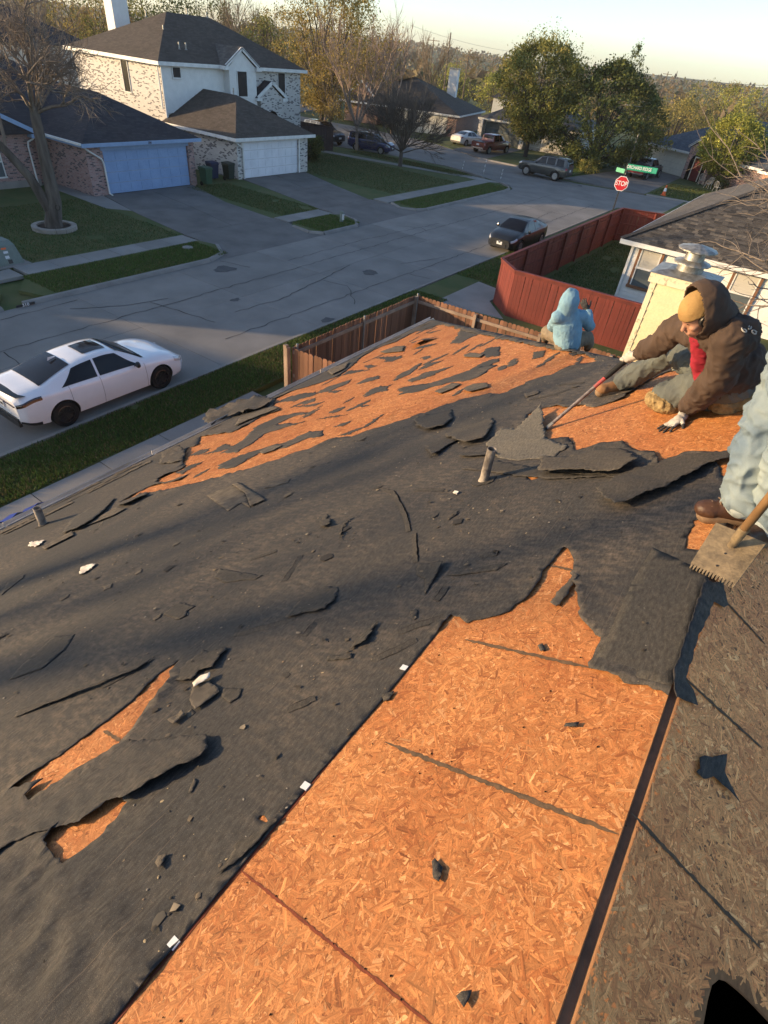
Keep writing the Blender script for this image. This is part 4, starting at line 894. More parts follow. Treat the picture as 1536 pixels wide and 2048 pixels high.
# ------------------------------------------------------------------ ground, street, walks
def struct(o): o['kind'] = 'structure'; return o
gz = MB(); n = 60; ext = 2600
gx = np.concatenate([np.linspace(-ext, -160, 14), np.linspace(-140, 140, 29), np.linspace(160, ext, 14)])
gyv = np.concatenate([np.linspace(-400, -60, 6), np.linspace(-40, 160, 21), np.linspace(180, ext, 22)])
def hill(x, y):
    d = math.hypot(x + 20, y - 30); f = min(1, max(0, (d - 260) / 900)); 
    return -.06 - 9 * min(1, max(0, (d - 110) / 200)) * (1 - f) + f * (8 + 15 * noise.noise(Vector((x / 520, y / 520, 2))) + 5 * noise.noise(Vector((x / 170, y / 170, 5)))) * (1 if y > 0 else .3)
V = [(x, y, hill(x, y)) for y in gyv for x in gx]; w_ = len(gx)
struct(raw_mesh('ground', V, [(j * w_ + i, j * w_ + i + 1, (j + 1) * w_ + i + 1, (j + 1) * w_ + i) for j in range(len(gyv) - 1) for i in range(w_ - 1)], M['lawn'], smooth='all'))

KX0, KX1 = -20.72, -12.72     # kerb lines of the street
street = struct(MB().box(KX0, KX1, -40, 50.9, -.05, -.022).build('street', M['soil']))
ys = [-40 + 4.6 * i for i in range(20)]; ys = [y for y in ys if y < 50.5] + [50.9]
for i in range(len(ys) - 1):
    for a, b in ((KX0, -16.74), (-16.73, KX1)):
        j = rnd.uniform(-.003, .003); MB().box(a, b - .004, ys[i] + .008, ys[i + 1] - .004, -.03, j).build('concrete_slab', M['concrete'], street)
cross = [(20, 50.9), (-12.7, 50.9), (-20.73, 50.9), (-29, 52.6), (-34.4, 52.3), (-41.5, 50.3), (-56, 48.8), (-80, 50), (-80, 66), (-60, 66.5), (-48, 67), (-39, 66), (-34, 63.4), (-30.4, 61.2), (-25.8, 61), (-22, 59.2), (-19, 58.4), (-10, 60.3), (20, 64)]
struct(MB().prism(cross, -.05, -.001).build('cross_street', M['concrete']))
struct(MB().prism([(-20.72, 50.89), (-20.72, 47.6), (-21.0, 49.2), (-21.9, 50.4), (-24.3, 51.5), (-29, 52.61)], -.05, .0).build('street_corner', M['concrete']))
struct(MB().prism([(-75, 66), (-62, 66.3), (-66, 78), (-120, 92), (-120, 84), (-74, 76)], -.05, .004).build('back_road', M['concrete']))

def lawn(name, poly, z=.085): return struct(MB().prism(poly, -.05, z).build(name, M['lawn']))
lawn('lawn', [(-24.45, 6), (-24.45, 18.7), (-28, 19.2), (-33, 19.9), (-37, 19.9), (-37, 6)])
lawn('lawn', [(-24.45, 24.75), (-24.45, 28.9), (-26.8, 29.6), (-33, 30.6), (-36, 30.6), (-36, 26.9), (-32.9, 26.7), (-30.7, 25.3)])
lawn('lawn', [(-24.45, 34.0), (-28, 35.2), (-33, 37.2), (-48, 37.2), (-48, 46.6), (-37.4, 46.3), (-31.2, 47.6), (-25.5, 49.1), (-24.45, 49)])
lawn('lawn', [(-24.45, -34), (-24.45, 5.99), (-48, 5.99), (-48, -34)])
lawn('parkway', [(-20.9, 9.8), (-20.9, 17.2), (-21.3, 18.3), (-22.4, 18.85), (-23.3, 18.65), (-23.3, 10.4), (-22, 9.4)])
lawn('parkway', [(-20.9, 24.9), (-20.9, 27.9), (-21.7, 28.7), (-22.9, 29.0), (-23.28, 28.2), (-23.28, 25.2), (-22.8, 24.6), (-21.4, 24.5)])
lawn('parkway', [(-23.2, 34.7), (-22, 34.0), (-20.9, 35.2), (-20.9, 47.4), (-21.5, 48.9), (-22.6, 49.9), (-23.2, 49.4)])
lawn('parkway', [(-25.5, 50.5), (-29, 52.3), (-34.4, 52.0), (-40.5, 50.3), (-40.5, 46.9), (-37.4, 47.5), (-31.2, 48.7), (-25.5, 50.1)])
lawn('parkway', [(-20.9, -34), (-20.9, 8.0), (-22, 8.8), (-23.3, 8.8), (-23.3, -34)])
lawn('parkway', [(-12.5, -30), (-12.5, 22.5), (-10.88, 22.5), (-10.88, -30)])
lawn('parkway', [(-12.5, 22.51), (-12.5, 50.5), (-9.6, 50.5), (-9.6, 24.6), (-11.2, 24.65), (-11.2, 22.51)])
lawn('yard', [(-9.55, -30), (-9.55, 60), (14, 60), (14, -30)], .06)
lawn('yard', [(-40, 66.5), (-30, 61.6), (-25.8, 61.3), (-22.3, 59.5), (-20.8, 59.5), (-21, 76), (-26, 95), (-44, 95), (-52, 82)], .05)
lawn('yard', [(-13, 59.9), (-9, 60.6), (14, 64), (14, 100), (-24, 100), (-21, 80), (-13.4, 76.5)], .05)

def kerb(pts, closed=False, w=.17, h=.12):
    """kerb in stones about 3 m long, with a lighter top edge"""
    pts = [Vector((p[0], p[1], 0)) for p in pts]
    for a, b in zip(pts[:-1], pts[1:]):
        l = (b - a).length; k = max(1, round(l / 3.05))
        for i in range(k):
            p, q = a + (b - a) * (i / k), a + (b - a) * ((i + 1) / k); d = (q - p).normalized(); g_ = .006 if l > 2 else 0; p = p + d * g_; q = q - d * g_
            s = Vector((-d.y, d.x, 0)); prof = [(-w / 2, -.04), (w / 2 + .05, -.04), (w / 2 + .02, .03), (w / 2 - .03, h - .02), (w / 2 - .07, h), (-w / 2, h)]
            vs = [c - s * x + Vector((0, 0, z)) for c in (p, q) for x, z in prof]; m = len(prof)
            MB().add(vs, [(j, (j + 1) % m, m + (j + 1) % m, m + j) for j in range(m)] + [tuple(range(m))[::-1], tuple(range(m, 2 * m))]).build('kerb_stone', M['concrete_kerb'], kerbs)
kerbs = bpy.data.objects.new('kerb', None); COL.objects.link(kerbs); kerbs['kind'] = 'structure'
kerb([(-20.8, -30), (-20.8, 8.2)]); kerb([(-20.8, 8.9), (-20.8, 17.1), (-21.2, 18.2), (-22.3, 18.9)])
kerb([(-22.7, 24.55), (-21.4, 24.42), (-20.8, 24.9), (-20.8, 27.8), (-21.6, 28.75), (-22.9, 29.1)])
kerb([(-23.1, 34.6), (-22, 33.95), (-21.1, 34.5), (-20.8, 35.3), (-20.8, 47.3), (-21.0, 48.5), (-21.45, 49.3), (-22.3, 50.1), (-23.6, 50.4)])
kerb([(-24.6, 51.0), (-26.6, 51.8), (-29, 52.5), (-34.4, 52.2), (-40.8, 50.4)])
kerb([(-12.62, 21.2), (-12.62, -28)]); kerb([(-12.62, 48), (-12.62, 21.25)])
kerb([(-30.6, 61.3), (-25.8, 61.1), (-22.4, 59.4)]); kerb([(-12.8, 59.8), (-9, 60.5), (5, 62.2)])

def slabs(name, polys, mat, z=.095, t=.12):
    root = bpy.data.objects.new(name, None); COL.objects.link(root); root['kind'] = 'structure'
    for p in polys:
        dz = rnd.uniform(-.004, .004); MB().prism(p, z - t, z + dz).build('paving_slab', mat, root)
    return root
def strip_x(x0, x1, y0, y1, s, g=.010):
    out = []; k = max(1, round((y1 - y0) / s))
    for i in range(k):
        a, b = y0 + (y1 - y0) * i / k, y0 + (y1 - y0) * (i + 1) / k; out.append([(x0, a + g), (x1, a + g), (x1, b - g), (x0, b - g)])
    return out
slabs('sidewalk', strip_x(-24.43, -23.33, 10.5, 18.6, 1.4) + strip_x(-24.43, -23.33, -30, 8.6, 1.4) + [[(-24.1, 8.9), (-23.3, 8.95), (-23.3, 10.3), (-24.3, 10.3)]], M['concrete_walk'])
slabs('sidewalk', strip_x(-24.43, -23.33, 24.9, 28.7, 1.4) + strip_x(-24.43, -23.25, 34.3, 49.2, 1.5), M['concrete_walk'])
slabs('sidewalk', [[(-25.45, 49.15 + .0), (-31.1, 47.65), (-31.1, 48.65), (-25.45, 50.05)], [(-31.15, 47.63), (-37.3, 46.35), (-37.3, 47.45), (-31.15, 48.63)], [(-37.35, 46.34), (-44, 45.0), (-44, 46.2), (-37.35, 47.44)], [(-24.43, 49.2), (-25.4, 49.2), (-25.4, 50.35), (-22.7, 50.2), (-23.2, 49.5)]], M['concrete_walk'])
slabs('sidewalk', strip_x(-10.86, -9.57, -30, 10.0, 1.62), M['concrete_walk'])
slabs('sidewalk', [[(-11.2, 21.25), (-9.7, 20.95), (-8.3, 21.2), (-9.62, 22.6), (-9.62, 24.3), (-11.2, 24.6)], [(-11.2, 21.2), (-11.2, 16.3), (-9.7, 16.3), (-9.7, 20.9)]], M['concrete_walk'])
slabs('driveway', [[(-33.0, 20.2), (-28.6, 19.25), (-28.6, 22.6), (-33.0, 23.2)], [(-33, 23.22), (-28.6, 22.62), (-28.6, 25.1), (-33, 26.4)], [(-28.58, 19.25), (-24.46, 18.75), (-24.46, 21.8), (-28.58, 22.6)], [(-28.58, 22.62), (-24.46, 21.82), (-24.46, 24.72), (-28.58, 25.08)]], M['concrete_drive'])
slabs('driveway', [[(-33.0, 30.7), (-28.7, 29.8), (-28.7, 32.4), (-33, 33.9)], [(-33, 33.92), (-28.7, 32.42), (-28.7, 35.4), (-33, 37.1)], [(-28.68, 29.8), (-24.46, 28.85), (-24.46, 31.4), (-28.68, 32.4)], [(-28.68, 32.42), (-24.46, 31.42), (-24.46, 33.95), (-28.68, 35.38)]], M['concrete_drive'])
slabs('front_walk', [[(-33.2, 20.15), (-29.4, 19.4), (-30.5, 18.6), (-33.2, 18.7)], [(-33.22, 18.7), (-33.22, 20.1), (-37, 20.1), (-37, 18.8)]], M['concrete_walk'])
def apron(y0, y1, ya, yb):
    mb = MB(); mb.add([(-24.44, y0, .095), (-24.44, y1, .095), (-23.3, y1, .09), (-23.3, y0, .09), (-20.71, ya, .004), (-20.71, yb, .004), (-24.44, y0, -.05), (-24.44, y1, -.05), (-20.71, ya, -.05), (-20.71, yb, -.05)],
       [(0, 1, 2, 3), (3, 2, 5, 4), (6, 8, 9, 7), (0, 6, 7, 1), (4, 5, 9, 8), (0, 3, 4, 8, 6), (1, 7, 9, 5, 2)]); return struct(mb.build('driveway_apron', M['concrete_drive']))
apron(18.72, 24.78, 17.3, 25.0); apron(28.85, 34.05, 27.8, 35.3)
slabs('driveway', [[(-36.5, 74.5), (-31.6, 74.2), (-29.9, 61.3), (-35.2, 63.8)], [(-18.4, 79.5), (-13.4, 76.6), (-13.0, 60.0), (-20.6, 59.5)]], M['concrete_drive'], .06)

# grass: blades as one mesh per lawn area
def grass(n, x0, x1, y0, y1, h=.06, tone=(.078, .130, .032), z=.083, dry=.2):
    X = rng.uniform(x0, x1, n); Y = rng.uniform(y0, y1, n)
    keep = np.array([noise.noise(Vector((x * .9, y * .9, 3))) > -.55 for x, y in zip(X, Y)]); X, Y = X[keep], Y[keep]; n = len(X)
    a = rng.uniform(0, 6.283, n); l = h * rng.uniform(.5, 1.35, n); w = rng.uniform(.008, .016, n) * (h / .06); t = rng.uniform(0, .75, n); b = rng.uniform(0, 6.283, n)
    p0 = np.stack([X - np.cos(a) * w, Y - np.sin(a) * w, np.full(n, z)], 1); p1 = np.stack([X + np.cos(a) * w, Y + np.sin(a) * w, np.full(n, z)], 1)
    p2 = np.stack([X + np.cos(b) * l * t, Y + np.sin(b) * l * t, z + l], 1)
    g = np.array([noise.noise(Vector((x * .55, y * .55, 9))) for x, y in zip(X, Y)])
    c = np.array(tone) * np.exp(rng.normal(0, .28, (n, 1))); d = (rng.random(n) < dry + .35 * np.clip(g, 0, 1)); c[d] = np.array((.15, .13, .06)) * np.exp(rng.normal(0, .25, (d.sum(), 1)))
    V = np.stack([p0, p1, p2], 1).reshape(-1, 3); o = raw_mesh('grass', V, np.arange(3 * n).reshape(-1, 3), M['grass_blade'], None, np.repeat(c, 3, 0), kind='stuff'); return o
grass(52000, -12.5, -10.9, 1.0, 21.2, .075, dry=.22)
grass(15000, -12.5, -9.7, 24.7, 34, .075, dry=.1)
grass(16000, -23.2, -21.0, 10.2, 18.4, .07, dry=.15)
grass(5000, -23.2, -21.0, 25, 28.4, .07, dry=.15); grass(12000, -23.1, -21, 34.8, 48.8, .07, dry=.15)
grass(26000, -33, -24.5, 9, 18.6, .06, (.045, .085, .024), dry=.3); grass(12000, -32.5, -24.5, 25.6, 28.8, .06, (.06, .095, .028), dry=.2)
grass(26000, -38, -24.6, 37, 46.2, .07, (.055, .085, .026), dry=.35); grass(12000, -38, -26, 48.9, 51.0, .07, (.055, .085, .026), dry=.4)
grass(12000, -9.2, -3, 22.5, 28, .07, (.05, .085, .025), z=.06, dry=.15); grass(10000, -9.2, -6, 28, 39, .07, (.05, .085, .025), z=.06, dry=.15)
grass(9000, -24, -21, 61, 74, .09, (.07, .12, .03), z=.05, dry=.05); grass(8000, -12.8, -7, 61, 70, .09, (.09, .12, .03), z=.05, dry=.2)

# cracks, joints, patches and the painted house number on the street
def ribbon(name, pts, w, z, mat, parent=None, jag=.03):
    P = []
    for a, b in zip(pts[:-1], pts[1:]):
        a = np.array(a); b = np.array(b); k = max(1, int(np.hypot(*(b - a)) / .3)); d = (b - a) / np.hypot(*(b - a)); nr = np.array([-d[1], d[0]])
        for j in range(k): P.append((a + (b - a) * j / k + nr * rnd.uniform(-jag, jag), nr))
    P.append((np.array(pts[-1]), nr)); V = []
    for q, nr in P: ww = w * rnd.uniform(.6, 1.3); V += [(q[0] - nr[0] * ww / 2, q[1] - nr[1] * ww / 2, z), (q[0] + nr[0] * ww / 2, q[1] + nr[1] * ww / 2, z)]
    return raw_mesh(name, V, [(2 * i, 2 * i + 1, 2 * i + 3, 2 * i + 2) for i in range(len(P) - 1)], mat, parent)
M['crack'] = mk('crack', (.05, .048, .045), (.035, .034, .033), 5, .95)
M['tar_patch'] = mk('tar_patch', (.075, .075, .078), (.11, .108, .105), 2.5, .9, .3, 50)
for c in ([(-19.58, 9.83), (-18.77, 11.23), (-18.32, 12.96)], [(-20.58, 17.51), (-19.14, 17.93)], [(-18.4, 12.21), (-16.86, 12.52), (-15.49, 12.7)], [(-20.09, 7.74), (-20.12, 9.62), (-20.16, 10.48)], [(-17.78, 6.61), (-16.7, 6.54)], [(-14.05, 23.12), (-13.39, 23.18), (-13.04, 23.28)], [(-24.9, 38.6), (-22.59, 38.02)], [(-19.93, 44.63), (-16.14, 43.51), (-14.33, 43.79)], [(-15.56, 16.05), (-16.12, 19.12), (-16.63, 21.87)], [(-15.72, 13.85), (-15.67, 15.08), (-15.56, 16.05)]):
    ribbon('street_crack', c, .035, .008, M['crack'], street, .05)
for c in ([(-17.9, -10), (-17.85, 20), (-17.95, 50)], [(-14.2, 12), (-14.1, 30), (-14.3, 50)], [(-18.8, 20), (-18.9, 26), (-18.4, 33)], [(-15.2, 24), (-14.4, 27)], [(-16, 36), (-15.1, 40), (-15.4, 44)], [(-19.6, 30), (-18.5, 31), (-17.8, 30.6)], [(-13.3, 18), (-14.9, 19.5), (-16.0, 19.2)], [(-26, 52.9), (-22, 55), (-17, 55.8)], [(-24, 57), (-14, 56.6)]): ribbon('street_crack', c, .028, .0078, M['crack'], street, .06)
def patch(cx, cy, r, mat, z, s=1.0):
    return [(cx + r * s * math.cos(t) * rnd.uniform(.6, 1.2), cy + r * math.sin(t) * rnd.uniform(.6, 1.2)) for t in np.linspace(0, 6.283, 15)[:-1]]
for c, r in (((-19.63, 16.93), .55), ((-13.01, 15.9), .35), ((-16.65, 14.72), .25), ((-12.39, 12.71), .3), ((-18.16, 57.46), .4), ((-15.36, 21.75), .5)):
    V = [(x, y, .0085) for x, y in patch(c[0], c[1], r, None, 0, .7)]; MB().add(V, [tuple(range(len(V)))]).build('street_patch', M['tar_patch'], street)

def text(name, s, size, loc, rot, mat, parent=None, ext=.002, sx=1.):
    cu = bpy.data.curves.new(name, 'FONT'); cu.body = s; cu.size = size; cu.extrude = ext; cu.align_x = 'CENTER'; cu.align_y = 'CENTER'; cu.offset = size * .012
    t = bpy.data.objects.new(name, cu); COL.objects.link(t); bpy.context.view_layer.update()
    me = bpy.data.meshes.new_from_object(t.evaluated_get(bpy.context.evaluated_depsgraph_get())); bpy.data.objects.remove(t); bpy.data.curves.remove(cu)
    me.name = name; me.materials.clear(); me.materials.append(mat)
    o = bpy.data.objects.new(name, me); COL.objects.link(o); o.rotation_euler = rot; o.scale = (sx, 1, 1)
    o.location = Vector(loc) - (parent_loc(parent) if parent else Vector((0, 0, 0)))
    if parent: o.parent = parent
    return o
x, y = (-21.27, 8.91); MB().box(-20.67, -20.655, y - .32, y + .32, .02, .10).build('number_panel', M['print_black'], kerbs)
text('house_number', '310', .13, (-20.650, y, .06), (math.pi / 2, 0, math.pi / 2), M['print_white'], kerbs, .001, 1.25)

# ------------------------------------------------------------------ houses
def hip_roof(mb, x0, x1, y0, y1, z, rise, axis='y', i0=None, i1=None, t=.02):
    """hipped roof over a rectangle; i0 / i1 = how far the ridge ends stand back (0 = gable)"""
    if axis == 'y':
        xm = (x0 + x1) / 2; d = (x1 - x0) / 2; i0 = d if i0 is None else i0; i1 = d if i1 is None else i1
        vs = [(x0, y0, z), (x1, y0, z), (x1, y1, z), (x0, y1, z), (xm, y0 + i0, z + rise), (xm, y1 - i1, z + rise)]
    else:
        ym = (y0 + y1) / 2; d = (y1 - y0) / 2; i0 = d if i0 is None else i0; i1 = d if i1 is None else i1
        vs = [(x1, y0, z), (x1, y1, z), (x0, y1, z), (x0, y0, z), (x1 - i1, ym, z + rise), (x0 + i0, ym, z + rise)]
    return mb.add(vs, [(0, 1, 4), (1, 2, 5, 4), (2, 3, 5), (3, 0, 4, 5), (3, 2, 1, 0)])
def fascia(parent, x0, x1, y0, y1, z, mat, h=.17, o=.025):
    for a, b, c, d in ((x0 - o, x0, y0 - o, y1 + o), (x1, x1 + o, y0 - o, y1 + o), (x0, x1, y0 - o, y0), (x0, x1, y1, y1 + o)): MB().box(a, b, c, d, z - h, z + .012).build('fascia', mat, parent)
    MB().box(x0 + .001, x1 - .001, y0 + .001, y1 - .001, z - h + .03, z - .02).build('soffit', mat, parent)
def front(name, parent, axis, c, s, a0, a1, z0, z1, t, mat):
    """box on a wall: axis 'x' = wall at x = c facing s; a0..a1 along it, t thick"""
    lo, hi = (c, c + s * t) if s > 0 else (c + s * t, c)
    return (MB().box(lo, hi, a0, a1, z0, z1) if axis == 'x' else MB().box(a0, a1, lo, hi, z0, z1)).build(name, mat, parent)
def window(parent, axis, c, s, a0, a1, z0, z1, fmat, pmat, fw=.07, sash=True, upper=None):
    f = bpy.data.objects.new('window', None); COL.objects.link(f); f.parent = parent
    front('pane', f, axis, c, s, a0 + fw, a1 - fw, z0 + fw, (z0 + z1) / 2 if sash else z1 - fw, .018, pmat)
    if sash: front('pane', f, axis, c, s, a0 + fw, a1 - fw, (z0 + z1) / 2 + .003, z1 - fw, .022, upper or pmat)
    front('frame', f, axis, c, s, a0, a0 + fw, z0, z1, .055, fmat); front('frame', f, axis, c, s, a1 - fw, a1, z0, z1, .055, fmat)
    front('frame', f, axis, c, s, a0 + fw + .001, a1 - fw - .001, z1 - fw, z1 - .001, .053, fmat); front('sill', f, axis, c, s, a0 - .03, a1 + .03, z0 - .02, z0 + fw - .002, .075, fmat)
    if sash: front('sash', f, axis, c, s, a0 + fw + .002, a1 - fw - .002, (z0 + z1) / 2 - .03, (z0 + z1) / 2 + .03, .04, fmat)
    return f
def garage_door(parent, axis, c, s, a0, a1, z0, z1, mat, rows=4, cols=8, trim=None):
    d = front('garage_door', parent, axis, c, s, a0, a1, z0, z1, .03, mat); rh = (z1 - z0) / rows; cw = (a1 - a0) / cols
    for r in range(rows):
        for k in range(cols):
            e = front('panel', d, axis, c + s * .03, s, a0 + cw * k + cw * .09, a0 + cw * (k + 1) - cw * .09, z0 + rh * r + rh * .15, z0 + rh * (r + 1) - rh * .15, .014, mat)
        if r: front('door_joint', d, axis, c + s * .029, s, a0 + .01, a1 - .01, z0 + rh * r - .006, z0 + rh * r + .006, .003, M['metal_dull'])
    return d
def downspout(parent, pts, r=.045): return MB().tube(pts, r, 8).build('downspout', M['white_trim'], parent, smooth=True)
def roof_vent(parent, x, y, z, h=.35, r=.05): return MB().lathe([(r * 2.2, 0), (r, .06), (r, h), (0, h)], 12, (x, y, z)).build('roof_vent', M['metal_dull'], parent, smooth=True)

# left house: purple brick with blue trim
h1 = thing('brick_house', 'purple brick bungalow with blue garage door and a black hipped roof', 'house', (-40, 16, 0))
MB().box(-39, -33.0, 19.6, 20.6, 0, 2.5).box(-39, -33.0, 26.35, 26.8, 0, 2.5).box(-33.3, -33.001, 20.6, 26.35, 2.22, 2.5).box(-50, -37.02, -3.1, 26.7, 0, 2.5).build('wall', M['brick_purple'], h1)
mb = MB(); mb.box(-37.03, -36.6, 11.9, 18.7, 0, 2.5).add([(-37.03, 11.9, 2.5), (-36.6, 11.9, 2.5), (-36.6, 18.7, 2.5), (-37.03, 18.7, 2.5), (-37.03, 15.3, 4.1), (-36.6, 15.3, 4.1)], [(0, 1, 5, 4), (1, 2, 5), (2, 3, 4, 5), (3, 0, 4), (3, 2, 1, 0)]); mb.build('front_gable', M['brick_purple'], h1)
garage_door(h1, 'x', -33.16, 1, 20.62, 26.33, .09, 2.2, M['blue_door'], 4, 8)
front('header_board', h1, 'x', -33.0, 1, 20.5, 26.4, 2.22, 2.46, .03, M['blue_trim'])
fascia(h1, -38.5, -32.6, 19.25, 27.1, 2.62, M['blue_trim'])
o = hip_roof(MB(), -44, -32.6, 19.25, 27.1, 2.62, 1.85, 'x', 0).build('roof', M['shingle_dark'], h1)
hip_roof(MB(), -50.6, -36.9, -3.4, 27.05, 2.61, 3.5, 'y').build('roof', M['shingle_dark'], h1)
hip_roof(MB(), -44, -36.2, 11.4, 19.2, 2.60, 1.85, 'x', 0, 0).build('roof', M['shingle_dark'], h1)
for a, b in (((-36.17, 11.3, 2.5), (-36.17, 15.3, 4.36)), ((-36.17, 19.3, 2.5), (-36.17, 15.3, 4.36))): MB().bar(a, b, .05, .2).build('rake_board', M['blue_trim'], h1)
MB().box(-36.7, -36.1, 18.6, 19.22, 2.42, 2.6).build('gable_return', M['blue_trim'], h1)
fascia(h1, -50.55, -36.95, -3.35, 11.3, 2.6, M['blue_trim'])
for a in (14.4, 15.9): window(h1, 'x', -36.6, 1, a, a + 1.0, .62, 2.1, M['white_trim'], M['window_grey'], .05, True, M['window_blind'])
MB().box(-36.6, -36.55, 11.9, 18.7, 0, .42).build('plinth', M['concrete_kerb'], h1)
downspout(h1, [(-33.05, 19.5, 2.48), (-32.9, 19.75, 2.25), (-32.9, 20.42, 1.85), (-32.9, 20.5, 1.6), (-32.9, 20.5, .18), (-32.7, 20.55, .1)])
downspout(h1, [(-36.5, 18.85, 2.35), (-36.5, 18.5, 2.2), (-36.5, 18.45, 2.0), (-36.5, 18.45, .15)])
MB().bar((-38.5, 19.2, 2.6), (-32.6, 19.2, 2.6), .1, .1).build('gutter', M['white_trim'], h1)
text('house_number', '306', .16, (-32.565, 23.4, 2.54), (math.pi / 2, 0, math.pi / 2), M['print_black'], h1)

MB().box(-47, -37.0, -3.1, 9, 2.4, 5.5).build('shade_wing', M['brick_purple'], h1); hip_roof(MB(), -47.4, -36.7, -3.3, 9.4, 5.5, 2.5, 'y').build('roof', M['shingle_dark'], h1)  # unseen upper wing and roof, added to cast shade over the street

# two storey house
h2 = thing('two_storey_house', 'two storey white house with white brick, siding and a white garage door', 'house', (-41, 35, 0))
MB().box(-50, -40.0, 30.4, 44.4, 0, 5.75).build('wall', M['brick_white'], h2)
MB().box(-40.01, -39.93, 30.42, 36.0, 3.0, 5.72).build('siding_wall', M['white_siding'], h2)
for k in range(15): 
    z = 3.0 + k * .18; mb = MB(); mb.add([(-39.93, 30.45, z), (-39.90, 30.45, z), (-39.925, 30.45, z + .175), (-39.93, 36.0, z), (-39.90, 36.0, z), (-39.925, 36.0, z + .175)], [(0, 1, 2), (3, 5, 4), (1, 4, 5, 2), (0, 3, 4, 1)]); mb.build('siding_board', M['white_siding'], h2)
front('corner_board', h2, 'x', -39.93, 1, 30.36, 30.52, 2.6, 5.72, .05, M['white_trim'])
# gabled bay
mb = MB(); mb.box(-40.01, -39.3, 35.9, 38.6, 3.0, 5.8).add([(-40.01, 35.9, 5.8), (-39.3, 35.9, 5.8), (-39.3, 38.6, 5.8), (-40.01, 38.6, 5.8), (-40.01, 37.15, 6.75), (-39.3, 37.15, 6.75)], [(0, 1, 5, 4), (1, 2, 5), (2, 3, 4, 5), (3, 0, 4)]); mb.build('gabled_bay', M['white_siding'], h2)
for k in range(16):
    z = 3.1 + k * .18; front('siding_board', h2, 'x', -39.3, 1, 35.95, 38.55, z, z + .012, .012, M['white_trim'])
window(h2, 'x', -39.3, 1, 36.6, 37.65, 4.0, 5.62, M['white_trim'], M['screen_dark'], .06, False)
for a, b in (((-39.16, 35.5, 5.85), (-39.16, 37.15, 6.9)), ((-39.16, 38.8, 5.85), (-39.16, 37.15, 6.9))): MB().bar(a, b, .08, .2).build('rake_board', M['white_trim'], h2)
mb = MB(); mb.slab([(-39.12, 35.4, 5.86), (-39.12, 37.15, 6.98), (-43, 37.15, 6.98), (-43, 35.4, 5.86)], .05).slab([(-39.12, 38.9, 5.86), (-39.12, 37.15, 6.98), (-43, 37.15, 6.98), (-43, 38.9, 5.86)], .05); mb.build('roof', M['shingle_grey'], h2)
for y in (35.35, 38.55): MB().box(-39.6, -39.05, y - .05, y + .45, 5.62, 5.84).build('gable_return', M['white_trim'], h2)
window(h2, 'x', -39.893, 1, 31.25, 32.0, 4.95, 5.62, M['white_trim'], M['screen_dark'], .06, False)
window(h2, 'x', -40.0, 1, 41.65, 42.55, 3.65, 5.6, M['white_trim'], M['screen_dark'], .05, False)
window(h2, 'y', 30.4, -1, -44.25, -43.5, 3.75, 5.6, M['white_trim'], M['window_dark'], .04, False)
hip_roof(MB(), -50.4, -39.6, 30.0, 44.8, 5.84, 2.6, 'y').build('roof', M['shingle_brown'], h2)
fascia(h2, -50.4, -39.6, 30.0, 44.8, 5.84, M['white_trim'], .2)
# entry porch gable
mb = MB(); mb.box(-40.01, -39.2, 38.9, 41.4, 0, 4.0).add([(-40.01, 38.9, 4.0), (-39.2, 38.9, 4.0), (-39.2, 41.4, 4.0), (-40.01, 41.4, 4.0), (-40.01, 40.15, 4.8), (-39.2, 40.15, 4.8)], [(0, 1, 5, 4), (1, 2, 5), (2, 3, 4, 5), (3, 0, 4)]); mb.build('entry_bay', M['brick_white'], h2)
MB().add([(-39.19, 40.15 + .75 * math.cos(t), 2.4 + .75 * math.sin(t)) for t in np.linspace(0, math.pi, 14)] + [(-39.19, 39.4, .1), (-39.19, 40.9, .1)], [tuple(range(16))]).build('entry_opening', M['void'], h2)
for a, b in (((-39.1, 38.5, 4.0), (-39.1, 40.15, 4.98)), ((-39.1, 41.8, 4.0), (-39.1, 40.15, 4.98))): MB().bar(a, b, .08, .2).build('rake_board', M['white_trim'], h2)
mb = MB(); mb.slab([(-39.06, 38.4, 4.0), (-39.06, 40.15, 5.06), (-40, 40.15, 5.06), (-40, 38.4, 4.0)], .05).slab([(-39.06, 41.9, 4.0), (-39.06, 40.15, 5.06), (-40, 40.15, 5.06), (-40, 41.9, 4.0)], .05); mb.build('roof', M['shingle_dark'], h2)
for y in (38.45, 41.35): MB().box(-39.7, -39.05, y - .05, y + .5, 3.8, 3.98).build('gable_return', M['white_trim'], h2)
# garage wing
MB().box(-40, -33.0, 30.36, 30.9, 0, 2.35).box(-40, -33.0, 36.45, 37.4, 0, 2.35).box(-33.3, -33.001, 30.9, 36.45, 2.28, 2.35).build('wall', M['brick_white'], h2)
garage_door(h2, 'x', -33.14, 1, 30.92, 36.43, .09, 2.26, M['white_door'], 4, 8)
for a, b in ((30.82, 30.95), (36.4, 36.53)): front('door_trim', h2, 'x', -33.0, 1, a, b, .05, 2.3, .04, M['white_trim'])
front('door_trim', h2, 'x', -33.0, 1, 30.8, 36.55, 2.2, 2.36, .045, M['white_trim'])
hip_roof(MB(), -40.0, -32.6, 29.95, 37.8, 2.5, 1.92, 'x', 0).build('roof', M['shingle_brown'], h2)
fascia(h2, -39.99, -32.6, 29.95, 37.8, 2.5, M['white_trim'], .18)
downspout(h2, [(-33.0, 30.2, 2.3), (-32.92, 30.45, 2.1), (-32.92, 30.8, 1.9), (-32.92, 30.82, .15)]); downspout(h2, [(-40.1, 30.28, 5.6), (-40.1, 30.3, 3.2)])
